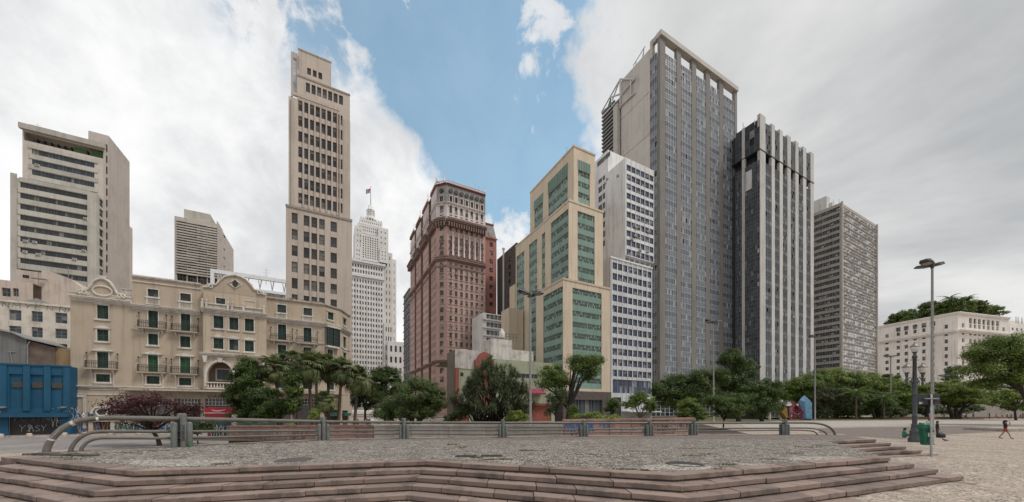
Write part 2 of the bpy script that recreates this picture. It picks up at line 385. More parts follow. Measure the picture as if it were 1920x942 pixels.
def granite(name, col, spk=0.5):
    m, t = newmat(name); g = t.n('ShaderNodeNewGeometry'); oi = t.n('ShaderNodeObjectInfo')
    a = t.n('ShaderNodeTexNoise', Vector=(g, 'Position'), Scale=55.0, Detail=3.0, Roughness=0.7)
    b = t.n('ShaderNodeTexNoise', Vector=(g, 'Position'), Scale=1.6, Detail=8.0, Roughness=0.68)
    v = t.n('ShaderNodeTexVoronoi', Vector=(g, 'Position'), Scale=120.0)
    base = t.mix((oi, 'Random'), sc(col, 0.72), (col[0] * 1.3, col[1] * 1.26, col[2] * 1.22))
    c = t.mix(t.m('MULTIPLY', t.ss(a, 0.45, 0.75), spk), C3(base), sc(col, 0.35)); c = t.mix(t.m('MULTIPLY', t.ss((v, 0), 0.3, 0.7), 0.25), C3(c), sc(col, 1.9))
    c = t.mix(t.m('MULTIPLY', t.ss(b, 0.47, 0.66), 0.75), C3(c), (col[0] * 0.42, col[1] * 0.44, col[2] * 0.46))
    c = t.mix(t.m('MULTIPLY', t.ss(t.n('ShaderNodeTexNoise', Vector=(g, 'Position'), Scale=0.8, Detail=7.0, Roughness=0.7), 0.55, 0.8), 0.35), C3(c), (0.34, 0.29, 0.26))
    finish(t, c, t.lin(b, 0.3, 0.7, 0.55, 0.85), bump=t.m('ADD', a, t.m('MULTIPLY', b, 3.0)), bstr=0.45, bdist=0.012, spec=0.35)
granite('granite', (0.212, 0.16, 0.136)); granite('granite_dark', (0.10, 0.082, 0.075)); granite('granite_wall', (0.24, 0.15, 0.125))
granite('kerb_stone', (0.42, 0.36, 0.31), 0.25)
plaster('joint_dirt', (0.045, 0.038, 0.032), 0.4, 0.1)
def grassmat(name, a, b):
    m, t = newmat(name); g = t.n('ShaderNodeNewGeometry')
    n = t.n('ShaderNodeTexNoise', Vector=(g, 'Position'), Scale=0.7, Detail=6.0, Roughness=0.7)
    c = t.mix((g, 'Random Per Island'), a, b); c = t.mix(t.m('MULTIPLY', t.ss(n, 0.4, 0.7), 0.5), C3(c), (a[0] * 1.5, a[1] * 1.15, a[2]))
    finish(t, c, 0.8, bump=n, bstr=0.4, bdist=0.05, spec=0.2)
grassmat('grass', (0.075, 0.085, 0.028), (0.12, 0.115, 0.045)); grassmat('weed', (0.07, 0.08, 0.02), (0.14, 0.125, 0.045)); grassmat('soil', (0.06, 0.048, 0.036), (0.075, 0.06, 0.045))

# ---- one ground sheet to the horizon; the street on the left is lower
def sheet(name, xs, ys, mat, dz=0.0, inside=None, **k):
    mb = MB(); ix = {}
    for j, y in enumerate(ys):
        for i, x in enumerate(xs): ix[i, j] = len(mb.v); mb.v.append((x, y, gz(x, y) + dz))
    for j in range(len(ys) - 1):
        for i in range(len(xs) - 1):
            if inside and not inside((xs[i] + xs[i + 1]) / 2, (ys[j] + ys[j + 1]) / 2): continue
            mb.f.append((ix[i, j], ix[i + 1, j], ix[i + 1, j + 1], ix[i, j + 1])); mb.mi.append(0); mb.sm.append(True)
    return mb.build(name, mat, None, **k)
gx = [-3000, -600, -200] + [x for x in range(-90, 131, 2)] + [220, 600, 3000]
gy = [-400, -60] + [y for y in range(-10, 121, 2)] + [160, 240, 400, 900, 3000]
sheet('ground', gx, gy, 'mosaic', kind='structure')
def gpt(px, py, z=0.0): d = gd(py, z); return ((px - CX) * d / F, d)
def polysheet(name, pts, z, mat, kind='structure', **k):
    mb = MB(); mb.add([(x, y, z) for x, y in pts], [tuple(range(len(pts)))]); return mb.build(name, mat, None, kind=kind, **k)
# street on the left, the far pavement in front of the buildings with its kerb
vdir = Vector((math.cos(R(27.9)), math.sin(R(27.9)))); udir = Vector((-vdir.y, vdir.x))
hotelA = Vector(((132 - CX) * 46 / F, 46.0))
def uv(p): q = Vector(p) - hotelA; return q.dot(vdir), q.dot(udir)
rx = [x * 1.0 for x in range(-110, -1)]; ry = [y * 1.0 for y in range(19, 75)]
sheet('road', rx, ry, 'asphalt', 0.006, lambda x, y: uv((x, y))[1] < -4.0 and uv((x, y))[1] > -26 and x < -6 - (y - 20) * .12, kind='structure')
def strip_uv(name, v0, v1, u0, u1, z0, z1, mat, n=30):
    mb = MB()
    for i in range(n):
        a, b = lerp(v0, v1, i / n), lerp(v0, v1, (i + 1) / n)
        P = [hotelA + vdir * q + udir * r for q, r in ((a, u0), (b, u0), (b, u1), (a, u1))]
        g_ = [gz(p.x, p.y) for p in P]
        mb.hexa([(p.x, p.y, g_[k] + z0) for k, p in enumerate(P)] + [(p.x, p.y, g_[k] + z1) for k, p in enumerate(P)])
    return mb.build(name, mat, None, kind='structure')
strip_uv('pavement', -70, 40, -3.8, 0.6, -0.2, 0.13, 'worn_asphalt')
strip_uv('kerb', -70, 40, -4.0, -3.82, -0.2, 0.145, 'kerb_stone', 60)
# ---- the right-hand square: pale band, darker worn patch, the lawn under the trees
polysheet('paving_band', [gpt(1400, 802.5), gpt(1560, 801), gpt(1700, 797.5), gpt(1990, 795), gpt(1990, 789), gpt(1700, 789.5), gpt(1380, 791)], 0.006, 'pale_mosaic')
polysheet('worn_paving', [gpt(1535, 812), gpt(1575, 817), gpt(1650, 821), gpt(1690, 822.5), gpt(1760, 816), gpt(1830, 812), gpt(1990, 806), gpt(1990, 797.5), gpt(1830, 798.5), gpt(1690, 800.5), gpt(1535, 803.5)], 0.010, 'brown_paving')
polysheet('lawn', [gpt(1240, 789.4), gpt(1440, 789.6), gpt(1700, 788.0), gpt(1845, 786.6), gpt(1845, 783.5), gpt(1200, 783.0)], 0.014, 'grass')
polysheet('planting_bed', [(-28, 27.5), (12.5, 26.2), (22, 29.5), (33, 60), (20, 66), (-10, 60), (-24, 38)], 0.02, 'soil')
# ---- platform
T = 0.40; PZ = 0.80; RISE = 0.16
front_edge = [(-17.5, 11.85), (-9.87, 9.05), (-2.73, 10.85), (3.92, 8.47), (12.8, 11.72)]
side_pt = (16.5, 17.9); far_end = (19.95, 18.95)
back_edge = [(22.0, 22.9), (17.8, 22.95), (11.8, 22.95), (8.6, 22.05), (4.4, 21.55), (-0.5, 20.75), (-6.1, 19.95), (-10.2, 18.95), (-14.6, 15.65), (-17.75, 13.25)]
def offset_line(pts, off):
    """offset an open line to its right-hand side (towards the viewer here), corners mitred"""
    P = [Vector(p) for p in pts]; N = []
    for a, b in zip(P[:-1], P[1:]): t_ = (b - a).normalized(); N.append(Vector((t_.y, -t_.x)))
    out = [P[0] + N[0] * off]
    for i in range(1, len(P) - 1):
        m_ = (N[i - 1] + N[i]); m_ = m_ / m_.length; out.append(P[i] + m_ * (off / m_.dot(N[i])))
    out.append(P[-1] + N[-1] * off); return out
fi = [tuple(p) for p in offset_line(front_edge, -0.2)]; fi[0] = (-17.45, 12.0); fi[-1] = (12.85, 12.0)
poly = fi + [(side_pt[0] + .03, side_pt[1] + .2), (far_end[0] - .06, far_end[1] + .2)] + back_edge
mb = MB(); mb.prism(poly, -0.9, PZ, 0)
mb.build('platform', 'cobble', None, kind='structure')
mb = MB(); inner = [(22.0, 22.0), (11.9, 21.2), (8.6, 20.6), (4.4, 20.1), (-0.5, 19.3), (-6.1, 18.5), (-9.6, 17.9)]
pv = [(19.9, 19.3)] + [(21.8, 22.6)] + back_edge[1:8]
P = [(x, y - 0.14) for x, y in back_edge[1:8]]; Q = [(17.2, 19.0), (12.0, 19.6), (8.6, 19.3), (4.4, 19.35), (-0.5, 18.9), (-6.1, 18.6), (-10.0, 18.55)]
for i in range(len(P) - 1): mb.quad((*Q[i + 1], PZ + .006), (*Q[i], PZ + .006), (*P[i], PZ + .006), (*P[i + 1], PZ + .006))
mb.quad((*Q[0], PZ + .006), (19.7, 19.1, PZ + .006), (21.6, 22.7, PZ + .006), (*P[0], PZ + .006))
mb.build('brown_paving_strip', 'brown_paving', None, kind='structure')
mb = MB()    # pale kerb along the back edge
for a, b in zip(back_edge[:-1], back_edge[1:]):
    A_, B_ = Vector(a), Vector(b); t_ = (B_ - A_).normalized(); n_ = Vector((t_.y, -t_.x))
    pts = [A_, B_, B_ + n_ * 0.2, A_ + n_ * 0.2]
    if (pts[2] - pts[1]).y < 0: pts = [A_, B_, B_ - n_ * 0.2, A_ - n_ * 0.2]
    q = [(p.x, p.y) for p in pts]
    ar = sum(q[i][0] * q[(i + 1) % 4][1] - q[(i + 1) % 4][0] * q[i][1] for i in range(4))
    if ar < 0: q.reverse()
    mb.prism(q, -0.9, PZ + 0.03)
mb.build('platform_kerb', 'kerb_stone', None, kind='structure')

def slab(fa, fb, ba, bb, zt, th, e=0.012):
    jz = random.uniform(-.009, .009); tilt = random.uniform(-.008, .008)
    out = (fa - ba).normalized() * random.uniform(-.018, .018)
    fa, fb = fa + out, fb + out; mb = MB()
    def L(f, b, z): n_ = (f - b).normalized(); return [(b.x, b.y, z), (f.x - n_.x * e, f.y - n_.y * e, z), (f.x, f.y, z - e), (f.x - n_.x * .004, f.y - n_.y * .004, z - th), (b.x, b.y, z - th)]
    a = L(fa, ba, zt + jz - tilt); b = L(fb, bb, zt + jz + tilt)
    mb.add(a + b, [(0, 1, 2, 3, 4)[::-1], (5, 6, 7, 8, 9), (0, 5, 9, 4)[::-1], (0, 1, 6, 5), (1, 2, 7, 6), (2, 3, 8, 7), (3, 4, 9, 8)])
    bmv = mb.mesh('granite_slab', 'granite')
    return bmv
def flight(name, label, edge, first, last, ext_r, ext_l, z_top, startk=0, trim=None):
    root = thing(name, label, 'stairs', (edge[0][0], edge[0][1], 0.0))
    org = Vector((edge[0][0], edge[0][1]))
    mbc = MB()
    for k in range(first, last):
        zt = z_top - RISE * k + (0.018 if k == 0 else 0.0)
        e2 = [Vector(p) for p in edge]
        dr = (e2[-1] - e2[-2]).normalized(); e2[-1] = e2[-1] + dr * ext_r * k
        dl = (e2[0] - e2[1]).normalized(); e2[0] = e2[0] + dl * (ext_l(k) if callable(ext_l) else ext_l * k)
        fr = offset_line(e2, T * k); bk = offset_line(e2, T * k - T - (0.0 if k == 0 else 0.06)); co = offset_line(e2, T * k - 0.055)
        # solid core below the slabs, set back so that a shadow gap shows under every nosing
        bk2 = offset_line(e2, T * k - T - 0.3)
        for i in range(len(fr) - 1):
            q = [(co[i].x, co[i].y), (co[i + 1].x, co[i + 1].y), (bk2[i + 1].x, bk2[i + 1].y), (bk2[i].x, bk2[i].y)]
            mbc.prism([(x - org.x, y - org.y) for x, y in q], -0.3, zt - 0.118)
        for i in range(len(fr) - 1):
            L_ = (fr[i + 1] - fr[i]).length; n = max(1, round(L_ / random.uniform(1.15, 1.55)))
            cuts = [0.0] + sorted((j + random.uniform(-.22, .22)) / n for j in range(1, n)) + [1.0]
            for a, b in zip(cuts[:-1], cuts[1:]):
                g_ = 0.011 / L_; a2, b2 = a + (g_ if a > 0 else 0), b - (g_ if b < 1 else 0)
                me = slab(fr[i].lerp(fr[i + 1], a2) - org, fr[i].lerp(fr[i + 1], b2) - org, bk[i].lerp(bk[i + 1], a2) - org, bk[i].lerp(bk[i + 1], b2) - org, zt, 0.122)
                link('granite_slab', me, root)
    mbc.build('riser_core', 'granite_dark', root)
    return root
LEFT = {0: 0.0, 1: -1.25, 2: 3.0, 3: 4.0, 4: 5.0}
flight('granite_stairs', 'wide zigzag flight of reddish granite steps along the front of the platform', front_edge, 0, 5, 0.42, lambda k: LEFT[k], PZ)
flight('granite_stairs', 'short flight of reddish granite steps at the right-hand far corner of the platform', [side_pt, far_end], 0, 5, 0.42, lambda k: -0.12 * k, PZ)
# flat stone facing of the platform's left end (the cheek wall) with upright slabs
root = thing('cheek_wall', 'low stone cheek wall under the platform edge at the left end of the steps', 'wall', (-17.5, 11.85, 0))
d_ = Vector((-9.87 + 17.5, 9.05 - 11.85)).normalized(); n_ = Vector((d_.y, -d_.x))
for i, (a, b) in enumerate(((0.05, 0.62), (0.64, 1.22))):
    mb = MB(); p = [d_ * a + n_ * 0.02, d_ * b + n_ * 0.02, d_ * b - n_ * 0.15, d_ * a - n_ * 0.15]
    mb.hexa([(q.x, q.y, -0.1) for q in p] + [(q.x, q.y, PZ - 0.12) for q in p]); mb.build('stone_panel', 'granite_wall', root)
# rough raised edging stones on the platform's left corner
root = thing('edging', 'broken dark edging stones beside the foot of the curved handrail', 'edging', (-17.6, 12.5, PZ))
for i in range(7):
    mb = MB(); x = 0.05 + i * 0.43; mb.bbox(x, x + .40, -0.1 - i * .06, 0.14 - i * .06, -0.02, 0.07 + random.uniform(-.02, .03), .015); mb.build('edging_stone', 'granite_dark', root)

stone_mosaic('white_mosaic', (0.28, 0.255, 0.225), (0.52, 0.48, 0.425), (0.12, 0.105, 0.09), 8.0, (0.45, 0.41, 0.36), 0.5, bstr=0.8)
for px, py, rx_, ry_ in ((1265, 877, 85, 6.5), (1545, 860, 75, 5), (330, 868, 110, 8), (1420, 872, 40, 3), (690, 846, 22, 1.2), (735, 841.5, 14, .8), (485, 839, 16, .9)):
    polysheet('mosaic_patch', [gpt(px + rx_ * math.cos(a * .449) * random.uniform(.75, 1.1), py + ry_ * math.sin(a * .449) * random.uniform(.7, 1.1), PZ) for a in range(13, -1, -1)], PZ + .004, 'white_mosaic')
# ---- small things let into the paving
mb = MB(); mb.lathe([(0.0, 0.0), (0.42, 0.0), (0.46, 0.012), (0.52, 0.012), (0.53, 0.0)], n=24)
flat('iron', (0.055, 0.05, 0.048), 0.6, 0.3); flat('iron_worn', (0.09, 0.08, 0.072), 0.6, 0.2)
x, y = gpt(1284, 871, PZ); mh = mb.build('manhole_cover', 'iron', None, label='round dark manhole cover in the cobbles near the right front corner of the platform', cat='manhole cover'); mh.location = (x, y, PZ + .003)
x, y = gpt(553, 862.5, PZ); mh2 = mb.build('manhole_cover', 'iron_worn', None, label='round worn manhole cover in the cobbles above the left steps', cat='manhole cover'); mh2.location = (x, y, PZ + .003)
for px0, px1, py, lb in ((853, 892, 857.3, 'left of two long iron drain grates in the cobbles'), (901, 941, 856.7, 'right of two long iron drain grates in the cobbles')):
    a = gpt(px0, py, PZ); b = gpt(px1, py, PZ); mb = MB()
    wd = b[0] - a[0]; mb.box(0, wd, 0, 0.04, 0, 0.02); mb.box(0, wd, 0.34, 0.38, 0, 0.02)
    for i in range(14): x = wd * i / 13 * .96; mb.box(x, x + .02, 0.04, 0.34, 0, 0.018)
    mb.box(0.0, wd, 0.0, 0.38, -0.02, 0.004)
    g_ = mb.build('drain_grate', 'iron', None, label=lb, cat='drain'); g_.location = (a[0], a[1], PZ)
# weeds that grow out of the joints: nobody could count the blades
def tufts(name, spots, label, cat, mat='weed', zf=lambda x, y: PZ):
    vv, ff = [], []
    for x0, y0, rx_, ry_, n, h in spots:
        for _ in range(n):
            a = random.uniform(0, 6.28); rr = math.sqrt(random.random()); x = x0 + rr * rx_ * math.cos(a); y = y0 + rr * ry_ * math.sin(a); z = zf(x, y)
            b = random.uniform(0, 6.28); ln = h * random.uniform(.5, 1.2); wd = random.uniform(.006, .014); lx, ly = math.cos(b) * ln * .7, math.sin(b) * ln * .7
            i = len(vv); vv += [(x - wd, y, z), (x + wd, y, z), (x + lx * .5 + wd * .6, y + ly * .5, z + ln * .6), (x + lx * .5 - wd * .6, y + ly * .5, z + ln * .6), (x + lx, y + ly, z + ln * .75)]
            ff += [(i, i + 1, i + 2, i + 3), (i + 3, i + 2, i + 4)]
    me = bpy.data.meshes.new(name); me.from_pydata(vv, [], ff); me.materials.append(MATS[mat]); link(name, me, None, label=label, cat=cat, kind='stuff')
sp = []
for px, py, rx_, ry_, n in [(416, 870.5, .35, .12, 90), (232, 841, .5, .1, 70), (445, 833, .9, .12, 110), (520, 831, .9, .1, 120), (560, 829.5, .6, .1, 80), (640, 826, .4, .1, 50), (848, 834, .25, .25, 60), (865, 839, .3, .3, 60), (893, 858.8, .22, .07, 70),
                            (940, 862, .4, .1, 120), (915, 862.8, .2, .1, 40), (985, 845, .3, .1, 50), (1000, 846, .5, .1, 60), (1030, 878.5, .2, .06, 40), (1172, 881, .35, .08, 80), (1209, 883, .12, .1, 50), (1348, 881, .2, .08, 50), (1365, 872, .3, .1, 60), (1200, 847, .9, .05, 70),
                            (1310, 842, .9, .06, 60), (1370, 837, .8, .06, 60), (1300, 855, .5, .12, 60), (1330, 852, .4, .1, 50), (1515, 839, .6, .15, 110), (1545, 836, .6, .1, 70), (300, 846, .5, .1, 60), (1287, 817.5, .6, .15, 60), (1380, 818, .6, .1, 50), (830, 864.5, .3, .06, 40), (775, 823, .15, .1, 40), (110, 859, .6, .12, 80), (135, 862, .4, .1, 60),
                            (220, 850, .9, .2, 90), (360, 835, 1.0, .12, 90), (1105, 853, .6, .1, 50), (1480, 851, .6, .08, 50), (1450, 862, .5, .1, 50)]:
    x, y = gpt(px, py, PZ); sp.append((x, y, rx_, ry_, n, 0.05))
tufts('weeds', sp, 'low green and yellow weeds growing in the joints of the cobbles', 'weeds')
E = offset_line(front_edge, T * 1 - 0.38); sp = []
for k in range(1, 5):
    ln_ = offset_line(front_edge, T * (k - 1) + 0.03)
    for _ in range(13):
        i = random.randrange(4); t_ = random.random(); p = ln_[i].lerp(ln_[i + 1], t_)
        sp.append((p.x, p.y, random.uniform(.05, .4), .02, random.randrange(10, 45), 0.035))
        sp[-1] = sp[-1] + (PZ - RISE * k,)
vv = []
spots = sp
def tufts2(spots):
    V_, F_ = [], []
    for x0, y0, rx_, ry_, n, h, z in spots:
        for _ in range(n):
            x = x0 + random.uniform(-rx_, rx_); y = y0 + random.uniform(-ry_, ry_) ; b = random.uniform(0, 6.28); ln = h * random.uniform(.4, 1.3); wd = .007
            i = len(V_); lx, ly = math.cos(b) * ln * .6, -abs(math.sin(b)) * ln * .6
            V_ += [(x - wd, y, z), (x + wd, y, z), (x + lx, y + ly, z + ln)]; F_ += [(i, i + 1, i + 2)]
    me = bpy.data.meshes.new('step_moss'); me.from_pydata(V_, [], F_); me.materials.append(MATS['weed']); link('step_moss', me, None, label='thin tufts of weed growing under the nosings of the granite steps', cat='weeds', kind='stuff')
tufts2(spots)
# dry leaves and crumbs on the paving
plaster('dry_leaf', (0.22, 0.13, 0.06), 0.3, 0.1)
V_, F_ = [], []
for _ in range(420):
    d = random.uniform(7.5, 26); px = random.uniform(1450, 2000) if random.random() < .75 else random.uniform(0, 1700)
    x = (px - CX) * d / F; y = d
    z = 0.012
    if px < 1700:
        if d < 13.5: continue
        if not (d > 13.5 and abs(x) < 12 and d < 19): continue
        z = PZ + .012
    s_ = random.uniform(.02, .05); a = random.uniform(0, 6.28); i = len(V_)
    for q in range(4): V_.append((x + s_ * math.cos(a + q * 1.57) * (1.6 if q % 2 else .8), y + s_ * math.sin(a + q * 1.57) * (1.6 if q % 2 else .8), z + random.uniform(0, .015)))
    F_.append((i, i + 1, i + 2, i + 3))
me = bpy.data.meshes.new('fallen_leaves'); me.from_pydata(V_, [], F_); me.materials.append(MATS['dry_leaf']); link('fallen_leaves', me, None, label='scattered dry leaves and crumbs lying on the paving', cat='leaves', kind='stuff')

# ---- railing
def rail_paint(name, col):
    m, t = newmat(name); g = t.n('ShaderNodeNewGeometry')
    a = t.n('ShaderNodeTexNoise', Vector=(g, 'Position'), Scale=2.2, Detail=8.0, Roughness=0.7); b = t.n('ShaderNodeTexNoise', Vector=(g, 'Position'), Scale=14.0, Detail=5.0, Roughness=0.7)
    c = t.mix(t.ss(a, 0.4, 0.7), col, (0.10, 0.085, 0.07)); c = t.mix(t.m('MULTIPLY', t.ss(b, 0.56, 0.66), 0.6), C3(c), (col[0] * 1.7, col[1] * 1.75, col[2] * 1.7))
    c = t.mix(t.m('MULTIPLY', t.ss(b, 0.30, 0.38), 0.0), C3(c), (0, 0, 0))
    finish(t, c, 0.55, bump=b, bstr=0.15, bdist=0.01, spec=0.45)
rail_paint('rail_paint', (0.135, 0.128, 0.112)); rail_paint('post_paint', (0.125, 0.14, 0.132))
RP = [(342, 838), (607, 826), (758, 823), (943, 821), (1094, 819), (1217, 818), (1300, 816), (1471, 816)]
RD = [gd(y, PZ) for x, y in RP]
def rail_d(px):
    xs = [85] + [p[0] for p in RP] + [1566]; ds = [13.0] + RD + [22.6]; return float(np.interp(px, xs, ds))
rroot = thing('railing', 'grey pipe railing with curved ends and clustered posts along the back of the platform', 'railing', (-0.5, 20.4, PZ))
ro = Vector((-0.5, 20.4, PZ))
def rail(name, pts, rad):
    P = [at(x, y, rail_d(x)) - ro for x, y in pts]
    # resample smoothly
    out = []; n = len(P)
    for i in range(n - 1):
        p0, p1, p2, p3 = P[max(i - 1, 0)], P[i], P[i + 1], P[min(i + 2, n - 1)]
        st = 3 if (p2 - p1).length < 3 else 1
        for k in range(st):
            t = k / st; out.append(0.5 * ((2 * p1) + (p2 - p0) * t + (2 * p0 - 5 * p1 + 4 * p2 - p3) * t * t + (3 * p1 - p0 - 3 * p2 + p3) * t ** 3) if st > 1 else p1.copy())
    out.append(P[-1]); rs = []
    for p in out:
        px = CX + (p.x + ro.x) * F / (p.y + ro.y); rs.append(rad * float(np.interp(px, [0, 342, 607, 943, 1600], [1.35, 1.35, 1.05, 0.95, 0.9])))
    mb = MB(); mb.tube([tuple(q) for q in out], rs, 14); return mb.build(name, 'rail_paint', rroot)
rail('top_rail', [(86, 852), (90, 836), (101, 819), (119, 803), (142, 791.5), (170, 786), (215, 784.5), (342, 786), (607, 791), (758, 792.5), (943, 793.3), (1094, 793.6), (1217, 793.6), (1300, 793.3), (1471, 793), (1515, 793), (1540, 795.5), (1555, 801.5), (1563, 809), (1566, 817)], 0.078)
rail('middle_rail', [(131, 851), (135, 838), (145, 825), (160, 815), (180, 810), (215, 809), (342, 809.5), (607, 808), (758, 807), (943, 807.5), (1094, 805.5), (1217, 804), (1300, 803.6), (1471, 803), (1515, 803.2), (1535, 806), (1547, 811), (1551, 817)], 0.050)
rail('bottom_rail', [(150, 850), (155, 838), (166, 828), (184, 822.5), (215, 821.5), (342, 821.5), (607, 815.5), (758, 813.5), (943, 815.5), (1094, 811.5), (1217, 810), (1300, 809), (1471, 807), (1510, 807.5), (1527, 810), (1534, 817)], 0.044)
TOPY = [777, 783, 786, 788, 788.5, 788.5, 787, 788]
for i, (px, py) in enumerate(RP):
    d = RD[i]; base = at(px, py, d); k = float(np.interp(px, [342, 607, 943, 1600], [1.3, 1.05, 0.95, 0.9]))
    htop = (py - TOPY[i]) * d / F + .05; rad = 0.088 * k
    td = (at(RP[min(i + 1, 7)][0], RP[min(i + 1, 7)][1], RD[min(i + 1, 7)]) - at(RP[max(i - 1, 0)][0], RP[max(i - 1, 0)][1], RD[max(i - 1, 0)])); td.z = 0; td.normalize()
    nn = Vector((td.y, -td.x, 0))
    def post(off, h):
        c = base - ro + off; mb = MB(); mb.lathe([(rad, -0.02), (rad, h - rad * .8), (rad * .85, h - rad * .32), (rad * .5, h - rad * .06), (0.0, h)], tuple(c), 14); mb.build('post', 'post_paint', rroot)
    post(nn * rad * 1.5 * (1 if i % 3 else 1) + td * (.06 if i == 0 else 0), htop); post(-nn * rad * 1.5 + td * (-.09 if i < 2 else 0), htop)
    sh = htop * (0.70 if i else 0.74)
    post(nn * rad * 1.3 - td * rad * 2.15, sh); post(nn * rad * 1.3 + td * rad * 2.15, sh); post(-nn * rad * 1.35 - td * rad * 2.3, sh)
    mb = MB()
    for q in range(3): mb.lathe([(0.0, 0), (.022, 0), (.022, .012), (.0, .014)], tuple(base - ro + nn * (rad * 2.5) + Vector((0, 0, .35 + .3 * q))), 8)
    mb.build('bolt', 'iron', rroot)
# stickers and tags on the rail and the posts
flat('sticker', (0.62, 0.60, 0.56), 0.6); flat('spray_white', (0.42, 0.41, 0.39), 0.7); flat('spray_black', (0.02, 0.02, 0.022), 0.6); flat('green_bottle', (0.02, 0.16, 0.05), 0.15)
# ================================================================ buildings on the left
glassmat('glass_dark', (0.012, 0.014, 0.016), (0.045, 0.048, 0.05), 0.10, (0.20, 0.19, 0.17), 0.12)
glassmat('glass_blue', (0.015, 0.025, 0.035), (0.05, 0.07, 0.085), 0.08, (0.22, 0.21, 0.2), 0.10)
glassmat('glass_brown', (0.02, 0.017, 0.015), (0.07, 0.06, 0.052), 0.15, (0.26, 0.23, 0.2), 0.15)
flat('frame_dark', (0.035, 0.035, 0.036), 0.5); flat('frame_grey', (0.22, 0.22, 0.21), 0.5, 0.2); flat('frame_white', (0.62, 0.61, 0.58), 0.6); flat('frame_green', (0.035, 0.075, 0.055), 0.6)
flat('ac_white', (0.55, 0.54, 0.51), 0.6); flat('pipe_grey', (0.25, 0.25, 0.245), 0.5, 0.3)
plaster('olive_concrete', (0.45, 0.43, 0.385), 0.35, 0.3); plaster('pink_plaster', (0.52, 0.465, 0.42), 0.3, 0.25); plaster('dark_core', (0.05, 0.05, 0.05))
plaster('roof_grey', (0.24, 0.235, 0.225), 0.5, 0.1); plaster('green_mesh', (0.06, 0.12, 0.045), 0.4, 0.2)
def acbox():
    if 'ac' not in WM:
        mb = MB(); mb.bbox(-.42, .42, -.36, 0, -.3, .3, .03, 0); mb.box(-.34, .34, -.37, -.355, -.22, .22, 1)
        for j in range(4): mb.box(-.33, .33, -.385, -.37, -.19 + j * .11, -.15 + j * .11, 0)
        mb.box(-.38, -.33, -.34, .0, -.42, -.3, 1); mb.box(.33, .38, -.34, .0, -.42, -.3, 1)
        WM['ac'] = mb.mesh('air_conditioner', ['ac_white', 'frame_dark'])
    return WM['ac']
def ac(b, pl, px, py, sc_=1.0):
    q = pl.S(px); o = link('air_conditioner', acbox(), b.o, pl.pt(q, pl.Zs(q, py), 0.02), pl.th); o.scale = (sc_,) * 3
def antenna(b, x, y, z, h, r=0.05):
    mb = MB(); mb.tube([(x, y, z), (x, y, z + h)], [r, r * .5], 6)
    for k in (0.55, 0.7, 0.85): mb.tube([(x - .5, y, z + h * k), (x + .5, y, z + h * k)], r * .4, 4)
    b.part('antenna', mb, 'pipe_grey')

# ---- 1. olive and pink tower with ribbon windows
b = Bld('office_tower', 'stepped olive-grey and pinkish office tower with dark ribbon windows at the far left', 'tower', 20, 86)
W1 = b.X(182); Zb = b.Z(331, 0, 0); y2 = 4.2
P = b.front(0)
rows = [(405, 356), (405, 377)]
Zr0 = P.Z(38, 343)
xl, xr = P.S(38), P.S(165)
tops = [341.5 + i * 20.35 for i in range(9)]          # window rows, pixel height at x=38
holes = []
for i in range(9):
    zt = P.Z(38, 341.5 + i * 20.35); zb = P.Z(38, 351.0 + i * 20.35)
    holes.append((xl, xr, zb, zt))
mb = MB(); P.wall(mb, 0, W1, -1, Zb, holes, 0.6)
Rr = b.right(W1); dep = b.Y(195, W1)
rh = []
for i in range(9):
    zc = P.Z(38, 346 + i * 20.35); rh.append((dep * .35, dep * .9, zc - 1.0, zc + 1.0))
Rr.wall(mb, 0, dep, -1, Zb, rh, 0.3); mb.quad((0, 0, Zb), (W1, 0, Zb), (W1, dep, Zb), (0, dep, Zb)); mb.quad((0, dep, -1), (0, 0, -1), (0, 0, Zb), (0, dep, Zb))
b.part('lower_block', mb, 'olive_concrete')
for h in holes:
    n = 11
    for k in range(n): P.win((lerp(h[0], h[1], k / n), lerp(h[0], h[1], (k + 1) / n), h[2], h[3]), ('glass_dark', 'frame_dark'), 2 if k % 3 else 1, 1, 0.08, 0.12)
for h in rh: Rr.win(h, ('glass_dark', 'frame_dark'), 1, 2, 0.08, 0.25)
for i, h in enumerate(holes):
    mb = MB(); P.box(mb, xl - .35, xr + .1, h[2] - 1.35, h[2] - .08, 0.0, 0.14); b.part('spandrel', mb, 'olive_concrete')
mb = MB(); P.box(mb, xl - .1, xr + .4, holes[0][3] + .1, Zb + .25, 0.0, 0.16); b.part('parapet', mb, 'olive_concrete')
mb = MB(); P.box(mb, xr, W1 + .0, -1, Zb - .2, 0.002, 0.30); b.part('pier', mb, 'olive_concrete')
mb = MB(); P.box(mb, 0.0, xl - .5, -1, Zb + .9, 0.002, 0.15); b.part('pier', mb, 'olive_concrete')
